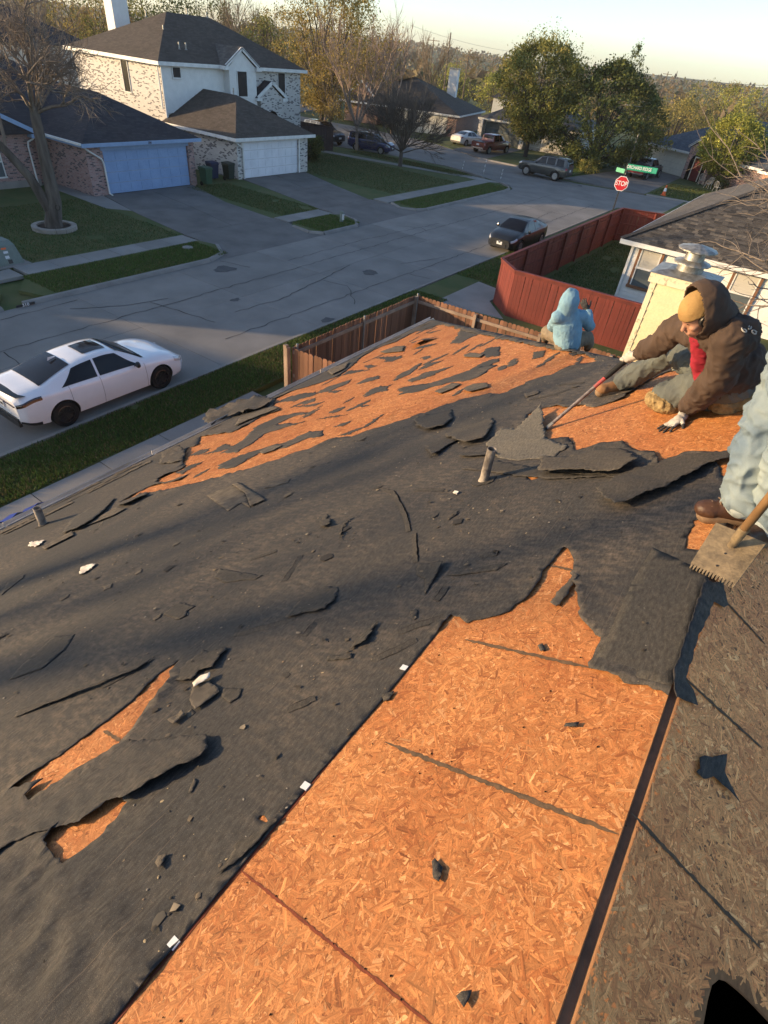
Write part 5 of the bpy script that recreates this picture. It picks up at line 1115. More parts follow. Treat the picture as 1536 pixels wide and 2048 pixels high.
ck = MB().box(-51.9, -50.9, 35.0, 36.4, 0, 10.6).build('chimney', M['white_siding'], h2); MB().box(-52.0, -50.8, 34.9, 36.5, 10.6, 10.75).build('chimney_cap', M['white_trim'], ck)
for x, y, z in ((-43.0, 33.4, 7.3), (-45.0, 33.6, 8.0), (-41.0, 33.0, 6.5), (-45, 37.3, 8.4), (-45, 39.2, 8.4), (-36.7, 33.8, 4.4), (-40.9, 33.5, 6.5)): roof_vent(h2, x, y, z, .4)

# a pale house behind the bare tree, and an unseen house added past the left edge for its shade
h0 = thing('grey_house', 'pale grey house glimpsed through the bare tree at the top left', 'house', (-66, 34, 0))
MB().box(-72, -62, 28, 40, 0, 5.3).build('wall', M['cream_siding'], h0); hip_roof(MB(), -72.5, -61.5, 27.5, 40.5, 5.3, 2.4).build('roof', M['shingle_dark'], h0)
for y in (30, 34): window(h0, 'x', -62, 1, y, y + 1.2, 3.2, 4.6, M['white_trim'], M['window_dark'])
hL = thing('brick_house', 'brick bungalow further along the street, past the left edge', 'house', (-40, -14, 0))
MB().box(-54, -40.4, -27, -7.4, 0, 3.4).build('wall', M['brick_purple'], hL); hip_roof(MB(), -54.6, -40, -27.6, -6.9, 3.4, 4.4).build('roof', M['shingle_brown'], hL)

# red brick house at the corner beyond the cross street (turned a little)
def place(root, x, y, rz): root.location = (x, y, 0); root.rotation_euler = (0, 0, rz)
h3 = thing('brick_house', 'red brick corner house with brown roof and white siding chimney, behind bare trees', 'house')
MB().box(-8, 0, 0, 14, 0, 2.3).build('wall', M['brick_red'], h3)
front('siding_wall', h3, 'y', 0, -1, -7.9, -1.2, 0, 2.25, .04, M['cream_siding'])
garage_door(h3, 'y', -.045, -1, -6.6, -1.9, .05, 2.1, M['cream_siding'], 4, 6)
hip_roof(MB(), -16.5, .4, -.4, 14.4, 2.3, 3.0, 'y', 7).build('roof', M['shingle_brown'], h3); fascia(h3, -16.5, .4, -.4, 14.4, 2.3, M['white_trim'], .18)
MB().box(-16, -8.01, 3, 13.9, 0, 2.3).build('wall', M['brick_red'], h3)
mb = MB(); mb.box(-15.6, -11, 1.2, 3.0, 0, 2.4).add([(-15.6, 1.2, 2.4), (-11, 1.2, 2.4), (-13.3, 1.2, 4.2), (-15.6, 3.0, 2.4), (-11, 3.0, 2.4), (-13.3, 3, 4.2)], [(0, 1, 2), (3, 5, 4), (0, 2, 5, 3), (1, 4, 5, 2)]); mb.build('front_gable', M['brick_red'], h3)
for a in ((-15.9, 2.3), (-10.7, 2.3)): MB().bar((a[0], 1.0, a[1]), (-13.3, 1.0, 4.4), .06, .2).build('rake_board', M['white_trim'], h3)
ck = MB().box(-4.3, -3.1, 9.6, 10.5, 3.0, 6.5).build('chimney', M['white_siding'], h3); MB().box(-4.4, -3.0, 9.5, 10.6, 6.5, 6.65).build('chimney_cap', M['metal_dull'], ck)
place(h3, -40.8, 73.9, math.radians(-18 + 180 + 180 + 33))

# house with a grey-green garage behind the two leafy trees
h4 = thing('brick_house', 'house with a dark grey panelled garage door, half hidden by two leafy trees', 'house')
MB().box(0, 11.4, 1.2, 14, 0, 2.5).build('wall', M['brick_white'], h4)
for x in (-.3, 5.1): MB().box(x, x + .5, .2, 1.19, 0, 2.4).build('brick_pier', M['brick_white'], h4)
M['door_grey'] = mk('door_grey', (.11, .12, .11), (.09, .10, .09), 2, .6)
gd = garage_door(h4, 'y', 1.19, -1, .3, 5.0, .05, 2.15, M['door_grey'], 4, 6)
for k in range(6): front('door_light', gd, 'y', 1.145, -1, .42 + k * .78, .98 + k * .78, 1.18, 1.5, .02, M['window_grey'])
for x in (6.3, 7.6, 8.9): window(h4, 'y', 1.2, -1, x, x + 1.1, .4, 2.1, M['white_trim'], M['window_blind'])
hip_roof(MB(), -.6, 12, .6, 14.6, 2.5, 3.0, 'y').build('roof', M['shingle_grey'], h4); fascia(h4, -.6, 12, .6, 14.6, 2.5, M['cream_siding'], .18)
place(h4, -37.3, 73.6, math.radians(8))

# house with blue-grey roof at right
h5 = thing('brick_house', 'low brick house with blue grey roof, arched entry and dark red door', 'house')
MB().box(0, 16, .6, 12, 0, 2.35).build('wall', M['brick_purple'], h5)
MB().box(-.3, 0, .3, 12, 0, 2.35).box(6.1, 6.5, .3, .6, 0, 2.35).build('wall', M['brick_purple'], h5)
garage_door(h5, 'y', .6, -1, .1, 6.0, .05, 2.15, M['cream_siding'], 4, 8)
mb = MB(); mb.box(6.5, 9.8, -.3, .6, 0, 2.9).add([(6.5, -.3, 2.9), (9.8, -.3, 2.9), (8.15, -.3, 3.9), (6.5, .6, 2.9), (9.8, .6, 2.9), (8.15, .6, 3.9)], [(0, 1, 2), (3, 5, 4), (0, 2, 5, 3), (1, 4, 5, 2)]); mb.build('entry_bay', M['brick_purple'], h5)
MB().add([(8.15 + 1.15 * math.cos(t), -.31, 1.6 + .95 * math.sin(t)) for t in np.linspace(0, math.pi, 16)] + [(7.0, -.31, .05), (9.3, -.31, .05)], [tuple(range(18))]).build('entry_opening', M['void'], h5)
M['door_red'] = mk('door_red', (.10, .012, .014), (.08, .01, .012), 3, .5)
front('front_door', h5, 'y', -.315, -1, 7.65, 8.75, .1, 2.1, .02, M['door_red']); 
for a, b in ((7.55, 7.65), (8.75, 8.85)): front('door_trim', h5, 'y', -.315, -1, a, b, .1, 2.2, .04, M['cream_siding'])
front('door_trim', h5, 'y', -.315, -1, 7.56, 8.84, 2.1, 2.21, .038, M['cream_siding'])
for a in (6.2, 10.1): MB().bar((a, -.4, 2.9), (8.15, -.4, 4.12), .06, .2).build('rake_board', M['white_trim'], h5)
mb = MB(); mb.slab([(6.1, -.45, 2.9), (8.15, -.45, 4.16), (8.15, 4, 4.16), (6.1, 4, 2.9)], .05).slab([(10.2, -.45, 2.9), (8.15, -.45, 4.16), (8.15, 4, 4.16), (10.2, 4, 2.9)], .05); mb.build('roof', M['shingle_blue'], h5)
hip_roof(MB(), -.7, 16.6, .0, 13, 2.4, 3.25, 'x').build('roof', M['shingle_blue'], h5); fascia(h5, -.7, 16.6, .0, 13, 2.4, M['white_trim'], .2)
place(h5, -18.7, 79.6, math.radians(-33))
h6 = thing('brick_house', 'brick house end with a lit cream eave behind the round tree, right edge', 'house')
MB().box(0, 10, 0, 10, 0, 2.5).build('wall', M['brick_red'], h6); hip_roof(MB(), -.4, 10.4, -.4, 10.4, 2.5, 2.4).build('roof', M['shingle_dark'], h6); fascia(h6, -.4, 10.4, -.4, 10.4, 2.5, M['white_trim'], .2)
place(h6, -5.2, 68.5, math.radians(-35))
h7 = thing('grey_house', 'small dark roofed house far behind the chimney of the brick house', 'house')
MB().box(0, 12, 0, 9, -2, 2.6).build('wall', M['cream_siding'], h7); hip_roof(MB(), -.5, 12.5, -.5, 9.5, 2.6, 2.8, 'x').build('roof', M['shingle_dark'], h7)
for x in (2, 7): window(h7, 'y', 0, -1, x, x + 1.4, .8, 2.2, M['white_trim'], M['window_dark'])
place(h7, -58, 118, math.radians(20))

# white neighbour house at right, shingle by shingle
hw = thing('white_house', 'white clapboard house with brown window trim and weathered shingles behind the chimney', 'house', (1, 34, 0))
MB().box(-5.83, 9, 28.25, 42, 0, 2.4).build('wall', M['white_siding'], hw)
for k in range(14):
    z = .05 + k * .168
    for x0, x1 in ((-5.78, 9.0),):
        MB().add([(x0, 28.22, z), (x1, 28.22, z), (x1, 28.243, z + .166), (x0, 28.243, z + .166), (x0, 28.25, z), (x1, 28.25, z), (x1, 28.25, z + .166), (x0, 28.25, z + .166)], [(0, 1, 2, 3), (4, 7, 6, 5), (0, 4, 5, 1), (1, 5, 6, 2), (2, 6, 7, 3), (3, 7, 4, 0)]).build('siding_board', M['white_siding'], hw)
MB().box(-5.88, -5.77, 28.17, 28.26, 0, 2.4).build('corner_board', M['white_trim'], hw)
for a, b in ((-5.52, -4.42), (-1.62, -.45), (2.6, 3.7)): window(hw, 'y', 28.21, -1, a, b, .64, 2.36, M['brown_trim'], M['window_grey'], .10, True, M['window_blind'])
for a, b in ((-5.52, -4.42), (-1.62, -.45), (2.6, 3.7)):
    for q, w in ((a + .11, .05), (b - .16, .05)): front('sash', hw, 'y', 28.17, -1, q, q + w, .76, 2.26, .012, M['white_trim'])
    front('sash', hw, 'y', 28.165, -1, a + .1, b - .1, 1.46, 1.54, .015, M['white_trim'])
ca = np.array([-6.32, 27.72, 2.55]); ridge_end = ca + np.array([4.2, 5.3, 2.24]) * 1.75; rx = 9.5
cb = np.array([9.5, 27.72, 2.55]); cb2 = np.array([9.5, ridge_end[1], ridge_end[2]]); back = 2 * ridge_end[1] - 27.72
MB().slab([ca, cb, cb2, ridge_end], .04).slab([(ca[0], back, 2.55), ca, ridge_end], .04).slab([(9.5, back, 2.55), (ca[0], back, 2.55), ridge_end, cb2], .04).build('roof', M['shingle_grey'], hw)
fascia(hw, ca[0], 9.5, 27.72, back, 2.54, M['white_trim'], .17)
up = (cb2 - cb); sl = np.linalg.norm(up); up /= sl; nrm = np.cross(np.array([1., 0, 0]), up)
tones = [mk('shingle_tab_%s' % n, c, tuple(x * .75 for x in c), 14, .95, .5, 160) for n, c in (('grey', (.105, .095, .085)), ('dark', (.055, .051, .048)), ('tan', (.175, .150, .122)), ('mid', (.085, .076, .068)))]
tabs = []
ncs = int(sl / .145)
for r in range(ncs):
    s = r * .145; xl = ca[0] + (ridge_end[0] - ca[0]) * s / sl + .05; x = xl - rnd.uniform(0, .2)
    while x < (5.5 if r > 3 else 9.4):
        w = rnd.choice((.16, .24, .33)); x0 = max(x, xl)
        if x + w > x0 + .03: tabs.append((x0, x + w - .004, s))
        x += w
def tab_geo(x0, x1, s, lift=.022):
    b = np.array([0, ca[1], ca[2]]) + up * s; e = b + up * .16; dx = np.array([1., 0, 0])
    p = [b + dx * x0 + nrm * lift, b + dx * x1 + nrm * lift, e + dx * x1 + nrm * .006, e + dx * x0 + nrm * .006]
    return p + [q - nrm * .02 for q in p[:2]], [(0, 1, 2, 3), (0, 4, 5, 1)]
near = set(sorted(range(len(tabs)), key=lambda i: abs(tabs[i][0] + 3.2) + tabs[i][2] * .9)[:300]); rest = MB()
for i, (x0, x1, s) in enumerate(tabs):
    g_, f_ = tab_geo(x0, x1, s, rnd.choice((.014, .022, .028)))
    if i in near: MB().add(g_, f_).build('shingle', rnd.choices(tones, (4, 3, 1.6, 3))[0], hw, fixn=False)
    else: rest.add(g_, f_, rnd.choices(range(4), (4, 3, 1.6, 3))[0])
rest.build('shingle', tones, hw, kind='stuff', fixn=False)
hipd = ridge_end - ca; hl = np.linalg.norm(hipd); hipd /= hl
for k in range(int(hl / .2)):
    p = ca + hipd * (k * .2) + np.array([0, 0, .03]); q = p + hipd * .26; MB().bar(p + np.array([0, 0, .012]), q, .26, .014).build('hip_cap', tones[1], hw)

# ------------------------------------------------------------------ fences
def objrand(name, amt=.35):
    m = M[name]; t = m.node_tree; b = t.nodes['Principled BSDF']; l = b.inputs['Base Color'].links[0].from_socket
    oi = t.nodes.new('ShaderNodeObjectInfo'); r = t.nodes.new('ShaderNodeMapRange'); r.inputs[3].default_value = 1 - amt; r.inputs[4].default_value = 1 + amt; t.links.new(oi.outputs['Random'], r.inputs[0])
    x = t.nodes.new('ShaderNodeMix'); x.data_type = 'RGBA'; x.blend_type = 'MULTIPLY'; x.inputs[0].default_value = 1; t.links.new(l, x.inputs[6]); t.links.new(r.outputs[0], x.inputs[7]); t.links.new(x.outputs[2], b.inputs['Base Color'])
objrand('fence_cedar', .38); objrand('fence_red', .16); objrand('concrete', .07); objrand('concrete_walk', .09); objrand('concrete_drive', .08); objrand('fence_dark', .2)
def fence(root, pts, h, w, gap, mat, side, post_mat, rail_mat, cap=False, dog=True, posts='steel', rails=(.3, 1.5), post_step=2.4, z0=.08):
    """pickets, rails and posts along a line; side = which side of the line the rails stand on"""
    hw_ = w / 2; me = None
    for a, b in zip(pts[:-1], pts[1:]):
        a, b = Vector((a[0], a[1], z0)), Vector((b[0], b[1], z0)); d = b - a; l = d.length; d.normalize(); s = Vector((-d.y, d.x, 0)) * side; k = int(l / (w + gap)); an = math.atan2(d.y, d.x)
        for i in range(k):
            if me is None or rnd.random() < .12:
                j = rnd.uniform(-.02, .02) if dog else 0; c = .03 if dog else 0
                pr = [(-hw_, 0), (hw_, 0), (hw_, h + j - c), (hw_ - c, h + j), (-hw_ + c, h + j), (-hw_, h + j - c)] if dog else [(-hw_, 0), (hw_, 0), (hw_, h), (-hw_, h)]
                m_ = len(pr); me = bpy.data.meshes.new('picket'); me.from_pydata([(x, -.009, z) for x, z in pr] + [(x, .009, z) for x, z in pr], [], [tuple(range(m_))[::-1], tuple(range(m_, 2 * m_))] + [(q, (q + 1) % m_, m_ + (q + 1) % m_, m_ + q) for q in range(m_)]); me.materials.append(mat)
                bm = bmesh.new(); bm.from_mesh(me); bmesh.ops.recalc_face_normals(bm, faces=bm.faces); bm.to_mesh(me); bm.free(); box_uv(me)
            o = bpy.data.objects.new('picket', me); COL.objects.link(o); o.parent = root; p = a + d * (w + gap) * (i + .5) - root.location + s * rnd.uniform(-.003, .003)
            o.location = p; o.rotation_euler = (rnd.uniform(-.006, .006), rnd.uniform(-.008, .008), an)
        for z in rails:
            kk = max(1, round(l / post_step))
            for q in range(kk): MB().bar(a + d * (l * q / kk + .004) + s * .035 + Vector((0, 0, z)), a + d * (l * (q + 1) / kk - .004) + s * .035 + Vector((0, 0, z)), .045, .09).build('rail', rail_mat, root)
        kk = max(1, round(l / post_step))
        for q in range(kk + 1):
            p = a + d * (l * q / kk) + s * .09
            if posts == 'steel': MB().tube([p, p + Vector((0, 0, h + .04))], .03, 10).lathe([(.036, h + .04), (.034, h + .07), (.0, h + .085)], 10, p).build('post', post_mat, root, smooth=True)
            else: MB().bar(p, p + Vector((0, 0, h - .02)), .09, .09).build('post', post_mat, root)
        if cap: MB().bar(a - d * .02 + Vector((0, 0, h + .022)), b + d * .02 + Vector((0, 0, h + .022)), .14, .038).build('cap_rail', rail_mat, root); MB().bar(a - d * .0 - s * .022 + Vector((0, 0, h - .06)), b - s * .022 + Vector((0, 0, h - .06)), .018, .1).build('trim_board', rail_mat, root)
bf = thing('wooden_fence', 'brown dog eared cedar fence on grey steel posts around the stripped house', 'fence', (-9.5, 13, 0))
fence(bf, [(-9.5, 10.3), (-9.5, 16.15)], 1.74, .135, .006, M['fence_cedar'], -1, M['metal_grey'], M['fence_grey_wood'], rails=(.3, 1.55))
fence(bf, [(-9.45, 16.2), (-.8, 16.75)], 1.74, .135, .006, M['fence_cedar'], -1, M['fence_grey_wood'], M['fence_grey_wood'], posts='wood', rails=(.3, 1.55))
fence(bf, [(-6.9, 10.45), (-9.45, 10.15)], 1.74, .135, .012, M['fence_cedar'], -1, M['fence_cedar'], M['fence_grey_wood'], posts='wood', rails=(.35, .95, 1.62), post_step=2.6)
MB().bar((-9.62, 10.1, .08), (-9.62, 10.1, 1.86), .10, .10).build('gate_post', M['fence_grey_wood'], bf); MB().bar((-9.5, 10.06, .08), (-9.5, 10.06, 1.84), .13, .02).build('gate_post', M['fence_grey_wood'], bf)
rf = thing('wooden_fence', 'dark red painted board fence around the yard of the white house', 'fence', (-8, 30, 0))
fence(rf, [(-9.5, 39.4), (-9.5, 22.75)], 1.76, .145, .004, M['fence_red'], 1, M['fence_red'], M['fence_red'], dog=False, posts='wood', rails=(.35, .95, 1.5), cap=True, z0=.06)
fence(rf, [(-9.5, 22.7), (-8.4, 21.65), (-1.6, 21.95)], 1.76, .145, .006, M['fence_red'], 1, M['fence_red'], M['fence_red'], dog=False, posts='wood', rails=(.35, .95, 1.5), cap=True, z0=.06)
fence(rf, [(-5.9, 41.0), (-9.5, 39.5)], 1.76, .145, .004, M['fence_red'], 1, M['fence_red'], M['fence_red'], dog=False, posts='wood', rails=(.35, .95, 1.5), cap=True, z0=.06)
df = thing('wooden_fence', 'short dark brown fence beside the white garage', 'fence', (-40, 47, 0))
fence(df, [(-43.5, 47.2), (-39.0, 47.6)], 1.85, .15, .005, M['fence_dark'], 1, M['fence_dark'], M['fence_dark'], dog=False, posts='wood'); fence(df, [(-39.0, 47.6), (-40.2, 44.4)], 1.85, .15, .005, M['fence_dark'], -1, M['fence_dark'], M['fence_dark'], dog=False, posts='wood')

# ------------------------------------------------------------------ vehicles
def sm(x, pts):
    """smooth curve through control points (monotone cubic)"""
    xs = np.array([p[0] for p in pts], float); ys = np.array([p[1] for p in pts], float); h = np.diff(xs); d = np.diff(ys) / h; m = np.zeros(len(xs))
    for i in range(1, len(xs) - 1):
        if d[i - 1] * d[i] > 0: w1, w2 = 2 * h[i] + h[i - 1], h[i] + 2 * h[i - 1]; m[i] = (w1 + w2) / (w1 / d[i - 1] + w2 / d[i])
    m[0], m[-1] = d[0], d[-1]
    x = np.clip(x, xs[0], xs[-1]); i = np.clip(np.searchsorted(xs, x) - 1, 0, len(h) - 1); t = (x - xs[i]) / h[i]
    return (2 * t**3 - 3 * t**2 + 1) * ys[i] + (t**3 - 2 * t**2 + t) * h[i] * m[i] + (-2 * t**3 + 3 * t**2) * ys[i + 1] + (t**3 - t**2) * h[i] * m[i + 1]
class Car:
    def __init__(s, sp): s.sp = sp; s.L = sp['L']
    def ring(s, x):
        """half section at x, from the sill up to the centre line of the roof"""
        p = s.sp; w, zs, zb, zt, wt = (float(sm(x, p[k])) for k in ('w', 'zs', 'zb', 'zt', 'wt'))
        ze = zt - min(.05, .35 * max(.02, zt - zb)); r = [(w * .78, zs), (w * .94, zs + .035), (w * .99, zs + .3 * (zb - zs)), (w * 1.0, zs + .55 * (zb - zs)), (w * .975, zb - .09), (w * .955, zb - .015), (w * .925, zb + .012)]
        f = (min(wt, w * .92), ze)
        r += [(r[6][0] * .66 + f[0] * .34, r[6][1] * .66 + f[1] * .34 + .0), (r[6][0] * .33 + f[0] * .67 + .008, r[6][1] * .33 + f[1] * .67), f, (f[0] * .88, ze + (zt - ze) * .55), (f[0] * .62, zt - .012 * (1 if zt - zb > .2 else .5)), (f[0] * .3, zt - .002), (0, zt)]
        return np.array(r)
    def P(s, x, q, side=1, off=0.):
        """surface point; q = 0..13 along the half section"""
        def pt(x, q):
            r = s.ring(x); i = int(min(max(q, 0), 12.9999)); t = q - i; c = r[i] * (1 - t) + r[i + 1] * t; return Vector((x, c[0], c[1]))
        p = pt(x, q)
        if off:
            e = .02; a = pt(min(x + e, s.L / 2), q) - pt(max(x - e, -s.L / 2), q); b = pt(x, min(q + .2, 13)) - pt(x, max(q - .2, 0)); n = b.cross(a)
            if n.length > 1e-9: n.normalize(); p = p + n * off
        p.y *= side; return p
    def patch(s, x0, x1, q0, q1, side, off, nx=10, nq=4, fn=None):
        """piece of skin stood off the body: x0/x1 and q0/q1 may be functions of the other running 0..1"""
        V = []; 
        for i in range(nx + 1):
            for j in range(nq + 1):
                a, b = i / nx, j / nq; xx = (x0 + (x1 - x0) * a) if not callable(x0) else x0(b) + (x1(b) - x0(b)) * a; qq = q0 + (q1 - q0) * b
                V.append(s.P(xx, qq, side, off))
        return V, [(i * (nq + 1) + j, (i + 1) * (nq + 1) + j, (i + 1) * (nq + 1) + j + 1, i * (nq + 1) + j + 1) for i in range(nx) for j in range(nq)]
def make_wheel(parent, x, y, r, wd, rim_mat, spokes, side):
    w = bpy.data.objects.new('wheel', None); COL.objects.link(w); w.parent = parent; w.location = (x, y, r)
    c = (0, 0, 0); mb = MB(); mb.lathe([(r * .66, -wd / 2), (r * .93, -wd / 2), (r, -wd * .36), (r, wd * .36), (r * .93, wd / 2), (r * .66, wd / 2), (r * .64, wd * .3), (r * .64, -wd * .3), (r * .66, -wd / 2)], 28, c, 'y')
    loc = w.location.copy(); w.location = (0, 0, 0)
    mb.build('tyre', M['black_rubber'], w, smooth=True)
    o = side * wd * .5; mb = MB(); mb.lathe([(r * .67, o * .95), (r * .62, o * 1.0), (r * .58, o * .55), (r * .12, o * .5), (0, o * .5)], 28, c, 'y')
    for k in range(spokes):
        t = 6.283 * k / spokes
        for dt in ((-.10, .10) if spokes < 8 else (0,)): mb.bar((r * .1 * math.cos(t), o * .92, r * .1 * math.sin(t)), (r * .61 * math.cos(t + dt), o * .98, r * .61 * math.sin(t + dt)), r * .085, .02, (0, 1, 0))
    mb.lathe([(r * .15, o * .5), (r * .15, o * 1.0), (0, o * 1.02)], 12, c, 'y'); mb.build('rim', rim_mat, w, smooth=True)
    mb = MB(); mb.lathe([(0, o * .40), (r * .40, o * .40), (r * .40, o * .3)], 20, c, 'y'); mb.build('brake_disc', M['metal_dull'], w); w.location = loc
def apply_mods(o):
    dg = bpy.context.evaluated_depsgraph_get(); dg.update(); me = bpy.data.meshes.new_from_object(o.evaluated_get(dg)); o.modifiers.clear(); old = o.data; o.data = me; me.name = old.name; return o
def make_car(label, cat, sp, x, y, heading, group=None, detail=1, name='parked_car'):
    """built along +x about the origin, then set down; heading in degrees of its nose from +x"""
    root = thing(name, label, cat, (0, 0, 0), group); c = Car(sp); L = sp['L']; paint = sp['paint']; glass = sp.get('glass', M['car_glass'])
    n = 74 if detail > 1 else 46; t = np.linspace(0, math.pi, n); xs = -np.cos(t) * L / 2 * .55 + np.linspace(-1, 1, n) * L / 2 * .45
    V = []; F = []; K = 27
    for xx in xs:
        r = c.ring(xx); V += [(xx, a, b) for a, b in r] + [(xx, -a, b) for a, b in r[-2::-1]]
    for i in range(n - 1):
        for k in range(K - 1): F.append((i * K + k, (i + 1) * K + k, (i + 1) * K + k + 1, i * K + k + 1))
        F.append((i * K + K - 1, (i + 1) * K + K - 1, (i + 1) * K, i * K))
    F += [tuple(range(K)), tuple((n - 1) * K + k for k in range(K))[::-1]]
    mb = MB(); mb.add(V, F); body = mb.build('body', [paint, M['black_plastic']], root)
    R_ = sp['r']; wx = sp['wx']; half = float(sm(0, sp['w']))
    for q in wx:                                                    # wheel wells
        cut = MB(); cut.lathe([(0, -half * 1.3), (R_ * 1.14, -half * 1.3), (R_ * 1.14, half * 1.3), (0, half * 1.3)], 32, (q, 0, R_ * 1.02), 'y'); co = cut.build('cut', [M['black_plastic']])
        md = body.modifiers.new('well', 'BOOLEAN'); md.operation = 'DIFFERENCE'; md.object = co; md.solver = 'EXACT'
        try: md.material_mode = 'TRANSFER'
        except Exception: pass
        apply_mods(body); bpy.data.objects.remove(co)
    body.data.polygons.foreach_set('use_smooth', [True] * len(body.data.polygons))
    try: body.data.set_sharp_from_angle(angle=math.radians(32))
    except Exception: pass
    for q in wx:
        for sd in (1, -1): make_wheel(root, q, sd * (half - .12), R_, .23, sp.get('rim', M['rim_silver']), sp.get('spokes', 5), sd)
    def put(nm, VF, mat, par=root, thick=0):
        mb = MB(); mb.add(*VF); return mb.build(nm, mat, par, smooth='all', fixn=False)
    for sd in (1, -1):
        for (a0, a1, b0, b1) in sp['side_glass']:                    # bottom x0,x1 / top x0,x1
            put('side_window', c.patch(lambda b, a0=a0, b0=b0: a0 + (b0 - a0) * b, lambda b, a1=a1, b1=b1: a1 + (b1 - a1) * b, 6.25, 8.82, sd, .006, 12, 5), glass)
    def top(x0, x1, wd, off=.006, nx=8):
        V = []; m_ = 14
        for i in range(nx + 1):
            for j in range(m_ + 1):
                tt = -1 + 2 * j / m_; a = abs(tt); xx = x0 + (x1 - x0) * i / nx; r = c.ring(xx); yy = a * wd * r[9][0]
                ys = r[9:, 0][::-1]; zs = r[9:, 1][::-1]; z = float(np.interp(yy, ys, zs)); e = .03; r2 = c.ring(xx + e); z2 = float(np.interp(min(yy, r2[9][0]), r2[9:, 0][::-1], r2[9:, 1][::-1])); sl = (z2 - z) / e; nn = math.hypot(sl, 1)
                V.append((xx - off * sl / nn * 1.6, math.copysign(yy, tt), z + off / nn * 1.6 + .004))
        return V, [(i * (m_ + 1) + j, (i + 1) * (m_ + 1) + j, (i + 1) * (m_ + 1) + j + 1, i * (m_ + 1) + j + 1) for i in range(nx) for j in range(m_)]
    if 'wind' in sp: put('windscreen', top(*sp['wind'], .93), glass)
    if 'rear' in sp: put('rear_window', top(*sp['rear'], .88), glass)
    if 'sunroof' in sp: put('sunroof', top(*sp['sunroof'], .58), glass)
    if 'bed' in sp:
        x0, x1 = sp['bed']; wz = float(sm((x0 + x1) / 2, sp['zt'])); hw_ = half * .80
        put('cargo_bed', ([(x0, -hw_, wz + .012), (x1, -hw_, wz + .012), (x1, hw_, wz + .012), (x0, hw_, wz + .012)], [(0, 1, 2, 3)]), M['black_plastic'])
        for sd in (1, -1): MB().bar((x0, sd * hw_, wz + .02), (x1, sd * hw_, wz + .02), .06, .05).build('bed_rail', paint, root)
    for sd in (1, -1):
        put('headlamp', c.patch(L / 2 - sp.get('hl', .42), L / 2 - .06, 4.1, 6.3, sd, .008, 8, 3), sp.get('lamp', M['lamp_clear']), body)
        a, b, q0, q1 = sp.get('tail', (-L / 2 + .03, -L / 2 + .3, 4.0, 5.9)); put('tail_lamp', c.patch(a, b, q0, q1, sd, .008, 8, 3), sp.get('tail_mat', M['lamp_red']), body)
        mx = sp['mirror']; p = c.P(mx, 6.1, sd); mb = MB(); mb.bar(p, p + Vector((0, sd * .09, .04)), .05, .03); mb.lathe([(0, -.045), (.06, -.045), (.085, -.01), (.08, .03), (0, .06)], 12, (p.x, p.y + sd * .15, p.z + .075), 'x'); mb.build('wing_mirror', sp.get('mirror_mat', paint), root, smooth=True)
        for q in sp['doors']:                                        # shut lines
            V_, F_ = c.patch(lambda b, q=q: q - .004 + sp.get('lean', 0) * b, lambda b, q=q: q + .004 + sp.get('lean', 0) * b, 1.1, 6.1, sd, .003, 1, 10); put('door_gap', (V_, F_), M['black_plastic'], body)
        for q in sp['handles']: put('door_handle', c.patch(q - .10, q + .10, 4.55, 4.8, sd, .02, 4, 2), sp.get('handle_mat', paint), body)
        V_, F_ = c.patch(-L / 2 + .5, L / 2 - .5, .15, 1.15, sd, .004, 16, 2); put('sill', (V_, F_), sp.get('sill_mat', M['black_plastic']), body)
    def endcap(xe, dx, z0, z1, wd, nm, mat, th=.02):
        s_ = 1 if xe > 0 else -1; MB().box(min(xe, xe + s_ * th), max(xe, xe + s_ * th), -wd, wd, z0, z1).build(nm, mat, body)
    zb_f, zb_r = float(sm(L / 2, sp['zb'])), float(sm(-L / 2, sp['zb'])); wf, wr_ = float(sm(L / 2, sp['w'])), float(sm(-L / 2, sp['w'])); zsf = float(sm(L / 2, sp['zs'])); zsr = float(sm(-L / 2, sp['zs']))
    endcap(L / 2, 1, zsf + .03, zsf + (zb_f - zsf) * .62, wf * .66, 'grille', M['black_plastic']); endcap(-L / 2, 1, zsr - .01, zsr + .14, wr_ * .9, 'bumper', sp.get('bumper', M['black_plastic']), .03)
    if sp.get('front_plate', 1): MB().box(L / 2 + .021, L / 2 + .032, -.16, .16, zsf + .16, zsf + .31).build('number_plate', M['plate_white'], body)
    zp = sp.get('plate_z', zsr + .3); MB().box(-L / 2 - .034, -L / 2 - .021 + .02, -.16, .16, zp, zp + .155).build('number_plate', M['plate_white'], body)
    if sp.get('extra'): sp['extra'](c, root, body)
    root.location = (x, y, sp.get('z', .0)); root.rotation_euler = (0, 0, math.radians(heading)); return root
def stretch(sp, **k): d = dict(sp); d.update(k); return d
sedan = dict(L=4.7, r=.335, wx=(-1.38, 1.42), w=[(-2.35, .70), (-2.2, .84), (-1.4, .915), (0, .905), (1.4, .915), (2.1, .84), (2.35, .62)], zs=[(-2.35, .36), (-2.0, .24), (0, .2), (2.0, .2), (2.35, .28)],
    zb=[(-2.35, .86), (-1.9, .97), (-1.2, .955), (0, .90), (1.0, .88), (1.8, .78), (2.35, .60)], zt=[(-2.35, .93), (-2.2, 1.06), (-1.75, 1.10), (-1.25, 1.235), (-.55, 1.375), (.0, 1.40), (.35, 1.365), (.8, 1.16), (1.12, .985), (1.5, .95), (2.0, .84), (2.35, .60)],
    wt=[(-2.35, .60), (-1.75, .68), (-.8, .565), (0, .545), (.5, .57), (1.05, .73), (1.6, .75), (2.35, .5)], side_glass=[(-1.28, -.33, -.83, -.29), (-.27, .86, -.23, .36)], wind=(.42, 1.10), rear=(-1.68, -.80), mirror=.72, doors=(-1.12, -.30, .98), handles=(-.95, .06), paint=M['paint_white'])
